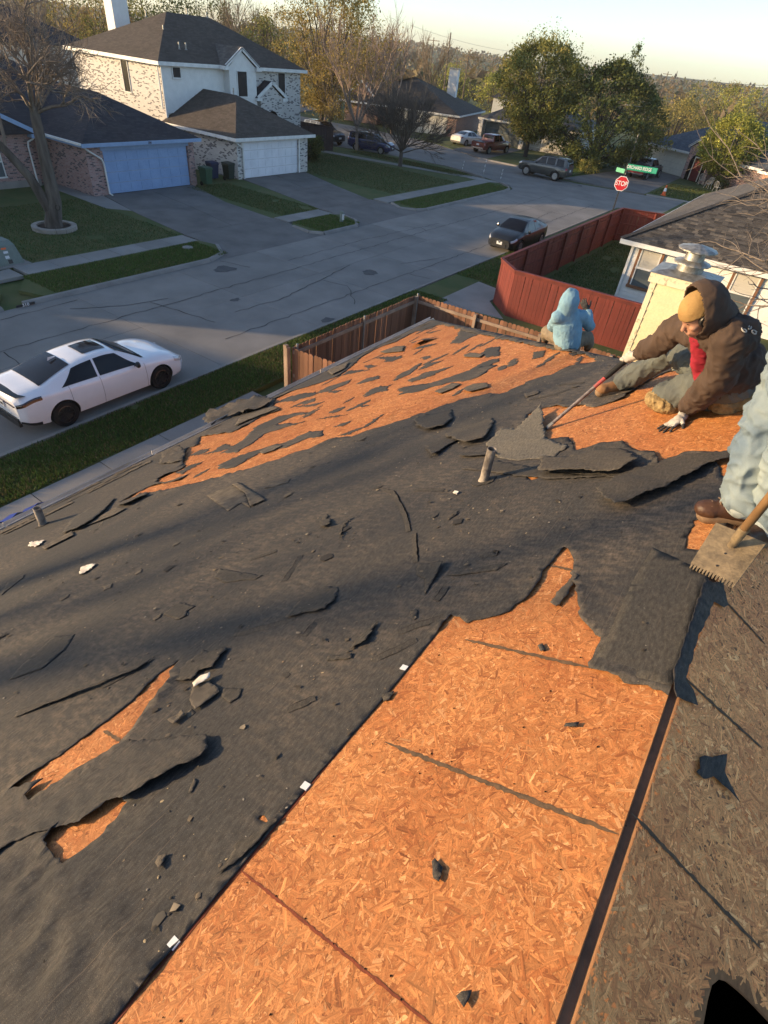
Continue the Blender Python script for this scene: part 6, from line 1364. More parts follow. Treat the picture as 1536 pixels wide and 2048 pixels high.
def white_extra(c, root, body):
    V = []; n = 20                                                   # boot spoiler, diffuser, badge, side scoop
    mb = MB()
    for i in range(n):
        a, b = -1 + 2 * i / n, -1 + 2 * (i + 1) / n
        f = lambda t: (-2.27 + .10 * t * t, t * .70, 1.065 - .05 * t * t)
        p, q = f(a), f(b); mb.add([(p[0] - .10, p[1], p[2] + .035), (q[0] - .10, q[1], q[2] + .035), (q[0] + .10, q[1], q[2]), (p[0] + .10, p[1], p[2]), (p[0] - .10, p[1], p[2] + .015), (q[0] - .10, q[1], q[2] + .015)], [(0, 1, 2, 3), (0, 4, 5, 1)])
    mb.build('boot_spoiler', M['black_plastic'], root)
    MB().box(-2.40, -2.33, -.66, .66, .30, .44).build('diffuser', M['black_plastic'], body)
    mb = MB(); mb.add(*c.patch(-2.34, -1.95, .1, 1.5, 1, .006, 6, 3)); mb.add(*c.patch(-2.34, -1.95, .1, 1.5, -1, .006, 6, 3)); mb.add(*c.patch(1.95, 2.33, .1, 1.3, 1, .006, 6, 3)); mb.add(*c.patch(1.95, 2.33, .1, 1.3, -1, .006, 6, 3)); mb.build('rear_valance', M['black_plastic'], body)
    MB().box(-2.372, -2.355, -.62, .62, .80, .835).build('light_bar', M['lamp_smoked'], body)
    mb_ = MB()                                                       # too small in the photograph to read
    for k in (-3, -2, -1, 1, 2, 3): mb_.box(-2.390, -2.386, k * .04 - .012, k * .04 + .012, .705, .77)
    mb_.build('plate_lettering', M['print_black'], body)
    mb = MB(); p = (-.95, 0, 1.395); mb.add([(-1.05, 0, 1.33), (-.85, -.025, 1.385), (-.85, .025, 1.385), (-1.02, 0, 1.41)], [(0, 1, 3), (0, 3, 2), (1, 2, 3)]); mb.build('roof_fin', M['paint_white'], root)
make_car('white sports sedan with black sunroof and boot spoiler, parked at the near kerb', 'car', stretch(sedan, rim=M['rim_black'], spokes=10, sunroof=(-.32, .30), tail=(-2.34, -1.80, 4.15, 5.75), tail_mat=M['lamp_smoked'], extra=white_extra, plate_z=.66, front_plate=0, sill_mat=M['paint_white'], mirror_mat=M['black_plastic']), -13.72, 7.05, 90, detail=2)
hatch = stretch(sedan, L=4.6, wt=[(-2.3, .56), (-1.75, .68), (-.8, .585), (0, .575), (.5, .60), (1.15, .74), (1.6, .74), (2.3, .5)], w=[(-2.3, .66), (-2.15, .80), (-1.4, .885), (0, .88), (1.4, .885), (2.05, .80), (2.3, .58)], zs=[(-2.3, .34), (-2, .22), (0, .19), (2, .2), (2.3, .26)], zb=[(-2.3, .88), (-1.9, .98), (-1.2, .96), (0, .92), (1.0, .90), (1.8, .80), (2.3, .62)],
    zt=[(-2.3, .95), (-2.15, 1.07), (-1.75, 1.12), (-1.25, 1.29), (-.55, 1.44), (.0, 1.46), (.4, 1.42), (.9, 1.2), (1.25, 1.02), (1.6, .97), (2.0, .87), (2.3, .68)], wind=(.45, 1.22), side_glass=[(-1.28, -.35, -.83, -.31), (-.29, .95, -.25, .42)], paint=M['paint_black'], mirror=.8)
def dark_extra(c, root, body):
    MB().lathe([(0, 0), (.07, .0), (.07, .012), (0, .016)], 16, (2.322, 0, .56), 'x').build('badge', M['chrome'], body)
    for sd in (1, -1): MB().box(-.95, .25, sd * .50 - .02, sd * .50 + .02, 1.0, 1.28).build('seat', M['black_plastic'], body)
make_car('black compact sedan driving along the street outside the red fence', 'car', stretch(hatch, extra=dark_extra, lamp=M['lamp_clear']), -13.0, 32.6, -91, detail=2, name='car')
suv = dict(L=4.8, r=.385, wx=(-1.40, 1.45), w=[(-2.4, .80), (-2.25, .89), (-1.4, .94), (0, .93), (1.4, .94), (2.2, .86), (2.4, .70)], zs=[(-2.4, .5), (-2, .36), (0, .33), (2.1, .36), (2.4, .46)], zb=[(-2.4, 1.08), (-1.2, 1.12), (0, 1.11), (1.1, 1.10), (2.0, 1.04), (2.4, .86)],
    zt=[(-2.4, 1.28), (-2.30, 1.55), (-2.1, 1.72), (-1.5, 1.79), (-.3, 1.80), (.15, 1.76), (.65, 1.48), (1.0, 1.22), (1.4, 1.19), (2.1, 1.12), (2.4, .95)], wt=[(-2.4, .66), (-2.1, .70), (0, .70), (.5, .70), (1.05, .80), (1.6, .80), (2.4, .62)],
    side_glass=[(-2.0, -1.28, -1.9, -1.25), (-1.14, -.36, -1.11, -.34), (-.26, .74, -.24, .24)], wind=(.2, .98), rear=(-2.38, -2.12), mirror=.62, doors=(-1.2, -.30, .90), handles=(-1.0, .02), paint=M['paint_olive'], handle_mat=M['black_plastic'], tail=(-2.38, -2.22, 3.8, 6.1), hl=.35)
def rack(c, root, body):
    for sd in (1, -1): MB().tube([(-1.9, sd * .58, 1.80), (-1.8, sd * .58, 1.86), (.0, sd * .58, 1.87), (.12, sd * .58, 1.81)], .022, 8).build('roof_rail', M['black_plastic'], root)
make_car('dark grey four wheel drive parked across the junction, seen from its side', 'suv', stretch(suv, extra=rack, sill_mat=M['paint_olive']), -22.0, 58.0, 180)
make_car('navy blue estate car parked beyond the round bare tree', 'car', stretch(suv, L=4.4, wx=(-1.25, 1.32), r=.33, zt=[(-2.2, 1.18), (-2.1, 1.42), (-1.9, 1.54), (-1.4, 1.58), (-.3, 1.59), (.2, 1.55), (.7, 1.32), (1.05, 1.1), (1.4, 1.06), (1.95, 1.0), (2.2, .82)], zb=[(-2.2, .98), (0, 1.0), (1.1, .98), (1.8, .92), (2.2, .74)], zs=[(-2.2, .42), (-1.8, .26), (0, .23), (1.8, .26), (2.2, .36)], w=[(-2.2, .74), (-2.05, .82), (-1.3, .86), (0, .86), (1.3, .86), (2.0, .78), (2.2, .64)], wt=[(-2.2, .6), (-1.9, .66), (0, .64), (.5, .64), (1.05, .72), (1.5, .72), (2.2, .56)], side_glass=[(-1.85, -1.2, -1.76, -1.17), (-1.08, -.33, -1.05, -.31), (-.23, .78, -.21, .28)], wind=(.26, 1.02), rear=(-2.18, -1.95), tail=(-2.18, -2.02, 3.8, 6.1), paint=M['paint_navy']), -37.6, 51.9, 14)
make_car('black sport utility vehicle half hidden behind the short dark fence', 'suv', stretch(suv, paint=M['paint_grey']), -43.2, 51.4, -8)
truck = dict(L=5.5, r=.385, wx=(-1.72, 1.78), w=[(-2.75, .84), (-2.6, .92), (0, .95), (1.8, .95), (2.5, .88), (2.75, .74)], zs=[(-2.75, .5), (-2.3, .40), (0, .36), (2.4, .4), (2.75, .48)], zb=[(-2.75, 1.08), (-.9, 1.10), (0, 1.12), (1.2, 1.12), (2.3, 1.06), (2.75, .9)],
    zt=[(-2.75, 1.11), (-1.1, 1.13), (-.98, 1.3), (-.88, 1.66), (-.7, 1.76), (.3, 1.79), (.7, 1.7), (1.1, 1.42), (1.35, 1.22), (1.8, 1.19), (2.4, 1.12), (2.75, .96)], wt=[(-2.75, .82), (-1.2, .82), (-.8, .68), (.4, .68), (.9, .70), (1.4, .82), (2.75, .64)], side_glass=[(-.82, .02, -.72, .04), (.12, 1.08, .14, .62)], wind=(.64, 1.30), rear=(-.985, -.86), bed=(-2.62, -1.12), mirror=.98, doors=(-.9, .07, 1.3), handles=(-.6, .25), paint=M['paint_maroon'], tail=(-2.74, -2.6, 3.2, 5.6), bumper=M['chrome'], hl=.3)
make_car('dark red pickup truck parked in front of the grey garage door', 'truck', truck, -32.2, 67.1, 83, name='pickup_truck')
make_car('cream white sedan parked left of the dark red pickup', 'car', stretch(sedan, paint=M['paint_cream']), -36.6, 69.6, 82)
def gate(c, root, body): MB().box(-2.785, -2.752, -.80, .80, .56, 1.06).build('tailgate', M['paint_red'], body)
make_car('pickup truck with bright red tailgate on the driveway behind the street sign', 'truck', stretch(truck, paint=M['paint_grey'], extra=gate, tail_mat=M['lamp_red']), -16.1, 71.0, 84, name='pickup_truck')

# ------------------------------------------------------------------ street furniture
M['sign_green_light'] = mk_plain('sign_green_light', (.06, .42, .27), .45)
def octagon(r): return [(r * math.cos(math.pi / 8 + k * math.pi / 4), r * math.sin(math.pi / 8 + k * math.pi / 4)) for k in range(8)]
SX, SY, SZ = (-10.073, 39.551, 3.047)
FA = math.radians(90 + 14)                                            # the plates turn a little to the street
def plate(poly, z, off, t, yaw=0.0):
    """flat sign facing the camera side (-y), standing at the post"""
    ca, sa = math.cos(yaw), math.sin(yaw); tr = lambda x, d, h: (SX + x * ca + d * sa, SY + x * sa - d * ca, z + h)
    n = len(poly); return [tr(x, off + t, h) for x, h in poly] + [tr(x, off, h) for x, h in poly], [tuple(range(n)), tuple(range(n, 2 * n))[::-1]] + [(i, n + i, n + (i + 1) % n, (i + 1) % n) for i in range(n)]
st = thing('stop_sign', 'red octagonal stop sign with green street name plates on a black post', 'sign', (SX, SY, 0))
yw = math.radians(14)
MB().bar((SX, SY, 0), (SX, SY, SZ + 1.05), .07, .06).build('post', M['black_plastic'], st)
mb = MB(); mb.add(*plate(octagon(.41), SZ, .045, .006, yw)); mb.build('sign_border', M['print_white'], st)
mb = MB(); mb.add(*plate(octagon(.375), SZ, .052, .004, yw)); pl_ = mb.build('sign_face', M['sign_red'], st)
def on_sign(nm, s, size, z, dx, sx=1., mat='print_white', off=.06, yaw=yw): return text(nm, s, size, (SX + dx * math.cos(yaw) + off * math.sin(yaw), SY + dx * math.sin(yaw) - off * math.cos(yaw), z), (math.pi / 2, 0, yaw), M[mat], st, .002, sx)
on_sign('sign_lettering', 'STOP', .34, SZ, 0, .82)
q_ = [(-.02, -.15), (1.66, -.15), (1.66, .15), (-.02, .15)]
zn = SZ + .88
mb = MB(); mb.add(*plate([(a + .05, b) for a, b in q_], zn, .04, .006, yw)); mb.build('name_plate', M['sign_green'], st)
on_sign('sign_lettering', 'ORCHARD RIDGE', .23, zn, .70, .76, off=.05); mb = MB(); mb.add(*plate([(1.46, -.13), (1.68, -.13), (1.68, .13), (1.46, .13)], zn, .048, .003, yw)); mb.build('plate_end', M['sign_green_light'], st)
mb = MB(); ca, sa = math.cos(yw + 1.25), math.sin(yw + 1.25)
mb.bar((SX - .05, SY, zn - .26), (SX - .62, SY + .25, zn - .26), .01, .22); mb.build('name_plate', M['sign_green'], st)

lp = thing('street_lamp', 'tall slim street lamp with an arm, right of the dark evergreen', 'street lamp', (-17.78, 70.3, 0))
MB().tube([(-17.78, 70.3, 0), (-17.78, 70.3, 5.6)], [.09, .05], 10).build('pole', M['metal_grey'], lp, smooth=True)
MB().tube([(-17.78, 70.3, 5.55), (-18.4, 70.1, 5.75), (-19.3, 69.8, 5.8)], .03, 8).build('arm', M['metal_grey'], lp); MB().box(-19.95, -19.25, 69.6, 69.9, 5.74, 5.86).build('lamp_head', M['metal_grey'], lp)
for (px, h, w_, lab) in (((-141.51, 243.26), 13.5, .16, 'tall wooden utility pole rising over the trees, left of the leafy tree'),):
    pass
def upole(x, y, h, label, r=.15, arm=2.2, z=-6):
    t = thing('utility_pole', label, 'pole', (x, y, z)); MB().tube([(x, y, z), (x, y, h)], [r, r * .65], 8).build('pole', M['pole_wood'], t)
    if arm: MB().bar((x - arm / 2, y, h - .5), (x + arm / 2, y, h - .5), .12, .12).build('crossarm', M['pole_wood'], t)
    return t
UP = [(*(-70.324, 120.249, 11.136)[:2], (-70.324, 120.249, 11.136)[2], 'tall wooden utility pole left of the leafy tree, standing highest', .17, 0), (*(-59.542, 108.799, 8.316)[:2], (-59.542, 108.799, 8.316)[2], 'dark utility pole right behind the white chimney of the brick house', .13, 0), (*(-82.886, 134.783, 10.42)[:2], (-82.886, 134.783, 10.42)[2], 'utility pole with a crossarm at the left of the far skyline', .14, 3), (*(-70.451, 124.279, 7.551)[:2], (-70.451, 124.279, 7.551)[2], 'thin short utility pole just right of the tallest one', .10, 0),
      (*(-41.807, 173.887, 9.632)[:2], (-41.807, 173.887, 9.632)[2], 'pale utility pole carrying the wires at the right', .14, 2.0), (*(-88.344, 65.429, 12.748)[:2], (-88.344, 65.429, 12.748)[2], 'bare pole rising behind the two storey roof, right of its chimney', .12, 0)]
for u in UP: upole(*u)
def wire(p, q, sag, label, r=.02):
    P = [np.array(p) * (1 - t) + np.array(q) * t - np.array([0, 0, sag * 4 * t * (1 - t)]) for t in np.linspace(0, 1, 18)]; c = P[0]; o = MB().tube(P, r, 5).build('power_line', M['metal_dull']); tag(o, label, 'wire', 'overhead power lines')
wire((-46.019, 152.342, 8.819), (-9.958, 166.05, 10.004), .8, 'bright overhead power line crossing the treetops at the right, highest of its group', .045)
wire((-41.083, 155.75, 6.15), (-8.089, 163.956, 6.695), .8, 'thin overhead power line below the brightest one, at the right', .025)
wire((-32.962, 129.703, 5.58), (-27.957, 132.129, 4.981), .1, 'short pale wire length left of the pale pole, at the right', .04)
wire((-44.167, 157.767, 7.006), (-8.611, 164.541, 7.619), .8, 'thin overhead power line between its two neighbours at the right', .02)
wire((-86.789, 130.873, 11.934), (-81.339, 196.724, 10.694), 1.2, 'faint overhead wire in the sky left of the leafy tree', .022)

def bin_(x, y, mat, label, rz=0):
    t = thing('wheelie_bin', label, 'bin', (0, 0, 0), 'wheeled bins between the garages'); mb = MB(); b, w = .24, .30
    mb.add([(-b, -b, .12), (b, -b, .12), (b, b, .12), (-b, b, .12), (-w, -w, .98), (w, -w, .98), (w, w, .98), (-w, w, .98)], [(3, 2, 1, 0), (4, 5, 6, 7), (0, 1, 5, 4), (1, 2, 6, 5), (2, 3, 7, 6), (3, 0, 4, 7)]); mb.box(-w - .02, w + .02, -w - .02, w + .02, .90, .96); mb.build('bin_body', mat, t)
    mb = MB(); mb.add([(-w - .03, -w - .03, .985), (w + .05, -w - .03, .985), (w + .05, w + .03, .985), (-w - .03, w + .03, .985), (-w, -w, 1.06), (w - .05, -w, 1.04), (w - .05, w, 1.04), (-w, w, 1.06)], [(3, 2, 1, 0), (4, 5, 6, 7), (0, 1, 5, 4), (1, 2, 6, 5), (2, 3, 7, 6), (3, 0, 4, 7)]); mb.bar((-w - .06, -w, 1.0), (-w - .06, w, 1.0), .04, .04); mb.build('lid', mat, t)
    for s in (-1, 1): MB().lathe([(0, -.03), (.12, -.03), (.12, .03), (0, .03)], 14, (-.2, s * .24, .12), 'y').build('wheel', M['black_rubber'], t)
    MB().box(b + .028, b + .034, -.05, .05, .62, .76).build('recycling_mark', M['print_white'], t)
    t.location = (x, y, .08); t.rotation_euler = (0, 0, rz); return t
bin_(-32.5, 27.15, M['bin_green'], 'green wheeled bin at the corner of the blue garage', .1); bin_(-33.7, 28.75, M['bin_blue'], 'navy wheeled bin against the white brick garage wall', -.1); bin_(-33.1, 29.6, M['bin_dark'], 'blackish green wheeled bin right of the navy one', .05)

tb = thing('utility_box', 'green grey utility cabinet on the lawn at the left edge', 'utility box', (-24.95, 10.4, .08))
mb = MB(); mb.add([(-25.6, 9.6, .08), (-24.6, 9.6, .08), (-24.6, 11.1, .08), (-25.6, 11.1, .08), (-25.5, 9.75, .78), (-24.75, 9.75, .78), (-24.75, 10.95, .78), (-25.5, 10.95, .78), (-25.5, 9.8, .9), (-24.95, 9.8, .9), (-24.95, 10.9, .9), (-25.5, 10.9, .9)], [(3, 2, 1, 0), (0, 1, 5, 4), (1, 2, 6, 5), (2, 3, 7, 6), (3, 0, 4, 7), (4, 5, 9, 8), (5, 6, 10, 9), (6, 7, 11, 10), (7, 4, 8, 11), (8, 9, 10, 11)]); mb.build('cabinet', M['utility_green'], tb)
for y0, y1, z0, z1, m_ in ((10.45, 10.62, .52, .60, 'plate_white'), (10.45, 10.60, .34, .44, 'plate_white'), (10.42, 10.6, .66, .72, 'orange'), (10.5, 10.66, .16, .30, 'black_plastic')):
    e = lambda z: -24.6 - .15 * (z - .08) / .7; MB().add([(e(z0) + .012, y0, z0), (e(z0) + .012, y1, z0), (e(z1) + .012, y1, z1), (e(z1) + .012, y0, z1)], [(0, 1, 2, 3)]).build('label_plate', M[m_], tb)
MB().box(-25.7, -24.4, 9.45, 11.25, .07, .12).build('pad', M['concrete_walk'], tb)
pd = thing('service_pedestal', 'small pale green service pedestal on the grass island between the driveways', 'utility box', (-21.75, 27.6, .08))
MB().lathe([(.11, 0), (.11, .5), (.09, .56), (0, .57)], 12, (-21.75, 27.6, .08)).build('tube', M['utility_green'], pd, smooth=True); MB().box(-21.66, -21.63, 27.52, 27.68, .2, .5).build('cover_plate', M['white_trim'], pd)
mc = thing('meter_cover', 'round concrete meter cover set in the grass strip by the far kerb', 'cover', (*(-22.64, 17.45), .09)); x, y = (-22.64, 17.45); MB().lathe([(0, .05), (.22, .05), (.24, .02), (.24, 0)], 18, (x, y, .09)).build('lid', M['concrete_walk'], mc)
cn = thing('traffic_cone', 'orange traffic cone with a white band beside the far kerb', 'cone', (-11.69, 61.4, .05))
MB().box(-11.92, -11.46, 61.17, 61.63, .05, .09).build('base', M['orange'], cn); MB().lathe([(.17, .09), (.05, .86), (0, .86)], 16, (-11.69, 61.4, 0)).build('body', M['orange'], cn, smooth=True); MB().lathe([(.128, .38), (.088, .64)], 16, (-11.69, 61.4, 0)).build('band', M['print_white'], cn, smooth=True)
for i, ((x, y), h, lab) in enumerate((((-27.55, 52.27), .75, 'thin striped marker stake at the corner grass, leftmost of three'), ((-25.52, 52.53), 1.15, 'tall thin striped marker stake in the middle of three by the corner'), ((-23.27, 51.42), .85, 'thin striped marker stake at the kerb, rightmost of three'))):
    t = thing('marker_stake', lab, 'stake', (x, y, .05), 'marker stakes round the corner')
    for k in range(6): MB().tube([(x + .012 * k, y, .05 + h * k / 6), (x + .012 * (k + 1), y, .05 + h * (k + 1) / 6)], .018, 6).build('band', M['print_white' if k % 2 else 'metal_dull'], t)
# small signs by the back road
for (x, y), h, col, lab in (((-56.2, 69.61), 2.6, 'plate_white', 'white rectangular sign on a post by the back road'), ((-56.44, 67.55), 2.5, 'metal_grey', 'small sign on a thin pole left of the white sign by the back road')):
    t = thing('road_sign', lab, 'sign', (x, y, 0)); MB().tube([(x, y, 0), (x, y, h)], .07, 8).build('post', M['metal_grey'], t); MB().box(x - .02, x + .06, y - .35, y + .35, h - 1.0, h).build('plate', M[col], t)
# patio chairs and table of cast metal by the round tree
M['cast_white'] = mk('cast_white', (.50, .47, .40), (.40, .37, .32), 5, .5)
def patio_chair(x, y, rz, lab):
    t = thing('patio_chair', lab, 'chair', (0, 0, 0), 'cast metal patio chairs')
    for sx in (-.2, .2):
        for sy in (-.2, .2): MB().tube([(sx * .9, sy * .9, .44), (sx * 1.1, sy * 1.1, .2), (sx * 1.25, sy * 1.25, 0)], .022, 6).build('leg', M['cast_white'], t)
    MB().lathe([(0, .45), (.24, .45), (.25, .43), (0, .43)], 16, (0, 0, 0)).build('seat', M['cast_white'], t)
    mb = MB(); mb.tube([(-.22, .21, .44), (-.24, .27, .8), (-.12, .30, .95), (.12, .30, .95), (.24, .27, .8), (.22, .21, .44)], .022, 6)
    for k in (-.12, -.04, .04, .12): mb.tube([(k, .22, .45), (k, .29, .93)], .014, 5)
    mb.tube([(-.23, .25, .68), (-.27, -.02, .66), (-.24, -.18, .45)], .02, 6); mb.tube([(.23, .25, .68), (.27, -.02, .66), (.24, -.18, .45)], .02, 6); mb.build('backrest', M['cast_white'], t)
    t.location = (x, y, .06); t.rotation_euler = (0, 0, rz)
for px, rz, lab in (((1399,372), .4, 'cream cast metal patio chair furthest left, before the red door'), ((1416,378), -.4, 'cream cast metal patio chair second from the left, beside the table'), ((1432,385), 2.6, 'cream cast metal patio chair nearest the street, in front of the table'), ((1443,375), 1.4, 'cream cast metal patio chair close to the round tree trunk')): pass
for (x, y), rz, lab in (((-10.82, 73.17), .4, 'cream cast metal patio chair furthest left, before the red door'), ((-9.81, 71.54), -.4, 'cream cast metal patio chair second from the left, beside the table'), ((-8.69, 69.84), 2.6, 'cream cast metal patio chair nearest the street, in front of the table'), ((-8.8, 74.1), 1.4, 'cream cast metal patio chair close to the round tree trunk')): patio_chair(x, y, rz, lab)
(tx, ty) = (-9.69, 74.95); pt = thing('patio_table', 'cream cast metal patio table among the chairs under the round tree', 'table', (tx, ty, .06)); MB().lathe([(0, .78), (.55, .78), (.56, .75), (0, .74)], 20, (tx, ty, 0)).build('tabletop', M['cast_white'], pt)
for k in range(4): t = .8 + k * 1.571; MB().tube([(tx + .15 * math.cos(t), ty + .15 * math.sin(t), .74), (tx + .2 * math.cos(t), ty + .2 * math.sin(t), .4), (tx + .42 * math.cos(t), ty + .42 * math.sin(t), .06)], .025, 6).build('leg', M['cast_white'], pt)
# stone ring round the big bare tree
rg_ = thing('tree_ring', 'low ring of pale edging stones round the big bare tree', 'stone ring', (-28.35, 14.55, .08))
MB().lathe([(0, .13), (.72, .11), (.74, .0)], 20, (-28.35, 14.55, .08)).build('soil', M['soil'], rg_)
for k in range(14):
    a0, a1 = 6.283 * k / 14 + .012, 6.283 * (k + 1) / 14 - .012; V = []
    for a in np.linspace(a0, a1, 4): V += [(-28.35 + r * math.cos(a), 14.55 + r * math.sin(a), z) for r, z in ((.72, .08), (.95, .08), (.95, .25), (.72, .26))]
    MB().add(V, [(4 * i + j, 4 * i + (j + 1) % 4, 4 * i + 4 + (j + 1) % 4, 4 * i + 4 + j) for i in range(3) for j in range(4)] + [(3, 2, 1, 0), (12, 13, 14, 15)]).build('edging_stone', M['stone_ring'], rg_)

# ------------------------------------------------------------------ trees and bushes
def seg_mesh(segs, sides=5):
    """list of (p, q, r0, r1) -> open tubes"""
    A = np.array([s[0] for s in segs]); B = np.array([s[1] for s in segs]); r0 = np.array([s[2] for s in segs]); r1 = np.array([s[3] for s in segs]); d = B - A; d /= np.maximum(np.linalg.norm(d, axis=1), 1e-6)[:, None]
    h = np.where(np.abs(d[:, 2:3]) < .9, [[0, 0, 1.]], [[1., 0, 0]]); a = np.cross(d, h); a /= np.linalg.norm(a, axis=1)[:, None]; b = np.cross(d, a); V = []
    for P, r in ((A, r0), (B, r1)):
        for k in range(sides): t = 6.283 * k / sides; V.append(P + (a * math.cos(t) + b * math.sin(t)) * r[:, None])
    V = np.stack(V, 1).reshape(-1, 3); n = len(segs); o = np.arange(n)[:, None, None] * 2 * sides
    F = np.array([[k, (k + 1) % sides, sides + (k + 1) % sides, sides + k] for k in range(sides)])[None] + o
    return V, F.reshape(-1, 4)
class Grow:
    def __init__(s, seed): s.r = random.Random(seed); s.seg = []; s.tips = []
    def branch(s, p, d, L, r, lvl, kids, ang, ratio, wob=.16, up=.06, nseg=4, last=None):
        R_ = s.r; p = Vector(p); d = Vector(d).normalized(); pts = [p.copy()]; N_ = nseg; r_end = r * (.55 if lvl else .35)
        for i in range(N_):
            d = (d + Vector((R_.gauss(0, wob), R_.gauss(0, wob), R_.gauss(0, wob) + up))).normalized(); q = p + d * L / N_
            ra, rb = r + (r_end - r) * i / N_, r + (r_end - r) * (i + 1) / N_; s.seg.append((tuple(p), tuple(q), ra, rb, lvl)); p = q; pts.append(p.copy())
        if lvl <= 0: s.tips.append((tuple(p), tuple(d))); return
        k = kids[lvl - 1] if isinstance(kids, (list, tuple)) else kids
        for j in range(k):
            t = 1.0 if j == 0 else R_.uniform(.30, 1.0); i = min(N_ - 1, int(t * N_)); b = pts[i] + (pts[i + 1] - pts[i]) * min(1, t * N_ - i)
            ax = Vector((R_.gauss(0, 1), R_.gauss(0, 1), R_.gauss(0, 1))); ax = (ax - d * ax.dot(d)).normalized(); a = ang * R_.uniform(.45, 1.25) * (.45 if j == 0 else 1)
            s.branch(b, d * math.cos(a) + ax * math.sin(a), L * ratio * R_.uniform(.7, 1.25), max(.0085, r * (.52 if j else .64) * (1 - .3 * (1 - t))), lvl - 1, kids, ang, ratio, wob, up, max(2, nseg - (1 if lvl < 2 else 0)))
def tree_object(name, label, g, loc, bark, group=None, thick=.03, crown='crown'):
    t = thing(name, label, 'tree', loc, group)
    big = [x[:4] for x in g.seg if x[2] >= thick]; small = [x[:4] for x in g.seg if x[2] < thick]
    if big: V, F = seg_mesh(big, 9); raw_mesh('trunk', V, F, bark, t, smooth='all')
    if small: V, F = seg_mesh(small, 4); raw_mesh(crown, V, F, bark, t)
    return t
def leaves(centres, n, spread, size, cols, flat=.3, seed=0, name='foliage', parent=None, up=.2, dens=None):
    r = np.random.default_rng(seed); C_ = np.asarray(centres, float); k = len(C_); idx = r.integers(0, k, n); P = C_[idx] + r.normal(0, 1, (n, 3)) * np.array(spread)
    nrm = r.normal(0, 1, (n, 3)); nrm[:, 2] += up; nrm /= np.linalg.norm(nrm, axis=1)[:, None]; t = np.cross(nrm, r.normal(0, 1, (n, 3))); t /= np.linalg.norm(t, axis=1)[:, None]; b = np.cross(nrm, t)
    s = size * np.exp(r.normal(0, .3, n))[:, None]; w = .48
    V = np.stack([P - t * s * .5, P + b * s * w * .5, P + t * s * .5, P - b * s * w * .5], 1).reshape(-1, 3)
    cc = np.array(cols)[r.integers(0, len(cols), k)][idx] * np.exp(r.normal(0, .22, (n, 1)))
    return raw_mesh(name, V, np.arange(4 * n).reshape(-1, 4), M['leaf'], parent, np.repeat(cc, 4, 0))
def clump_tree(name, label, x, y, z, h, rad, cols, seed, n=9000, size=.2, trunk=.16, bark='bark_dark', low=.22, shape='round', clumps=90, sp=.5, group=None, lumpy=.22):
    """trunk and limbs running out to many leaf clumps spread through an uneven crown"""
    g = Grow(seed); R_ = g.r; tips = []; cz = z + h * (low + 1) / 2; ch = h * (1 - low) / 2; fork = z + h * low * .8
    g.seg.append(((x, y, z - .2), (x + R_.uniform(-.1, .1), y, fork), trunk * 1.25, trunk, 3)); top = Vector((x, y, fork))
    for i in range(clumps):
        u = R_.uniform(-1, 1); a = R_.uniform(0, 6.283); rr = R_.uniform(.35, 1) ** .5
        if shape == 'cone': f = max(.05, (1 - (u + 1) / 2) ** .75) * 1.05
        elif shape == 'egg': f = math.sqrt(max(0, 1 - u * u)) * (1.12 - .42 * u)
        elif shape == 'vase': f = math.sqrt(max(0, 1 - u * u)) * (.75 + .3 * u)
        else: f = math.sqrt(max(0, 1 - u * u))
        lump = 1 + lumpy * noise.noise(Vector((math.cos(a) * 1.6 + seed, math.sin(a) * 1.6, u * 1.8)))
        c = Vector((x + rad * f * rr * lump * math.cos(a), y + rad * f * rr * lump * math.sin(a), cz + ch * u * (.92 + .1 * lump))); tips.append(c)
    R_.shuffle(tips)
    for i, c in enumerate(tips[:46]):
        m1 = top + (c - top) * .45 + Vector((R_.gauss(0, .25), R_.gauss(0, .25), .12 * h * R_.random())); r0 = trunk * R_.uniform(.22, .5)
        g.seg.append((tuple(top), tuple(m1), r0, r0 * .6, 1)); g.seg.append((tuple(m1), tuple(c), r0 * .6, .012, 1))
    t = thing(name, label, 'tree', (x, y, z), group); V, F = seg_mesh([s_[:4] for s_ in g.seg], 6); raw_mesh('trunk', V, F, M[bark], t, smooth='all')
    leaves(tips, n, (sp, sp, sp * .8), size, cols, seed=seed, parent=t, name='crown'); return t

OLIVE = [(0.2318, 0.2208, 0.0582), (0.1713, 0.1824, 0.0473), (0.3023, 0.2592, 0.0728), (0.131, 0.144, 0.04)]
YELLOW = [(0.29, 0.217, 0.054), (0.2392, 0.175, 0.0432), (0.3335, 0.252, 0.072), (0.174, 0.14, 0.036)]
DARKGREEN = [(0.084, 0.108, 0.0329), (0.06, 0.081, 0.0269), (0.12, 0.135, 0.0374), (0.07, 0.09, 0.0299)]
LIME = [(0.2867, 0.2865, 0.056), (0.233, 0.243, 0.0476), (0.1792, 0.1997, 0.042), (0.3405, 0.3298, 0.07)]
GOLD = [(.25, .215, .065), (.21, .185, .055), (.29, .24, .08), (.16, .15, .05)]
BROWN = [(0.21, 0.1522, 0.0715), (0.165, 0.1232, 0.0585), (0.24, 0.174, 0.078)]

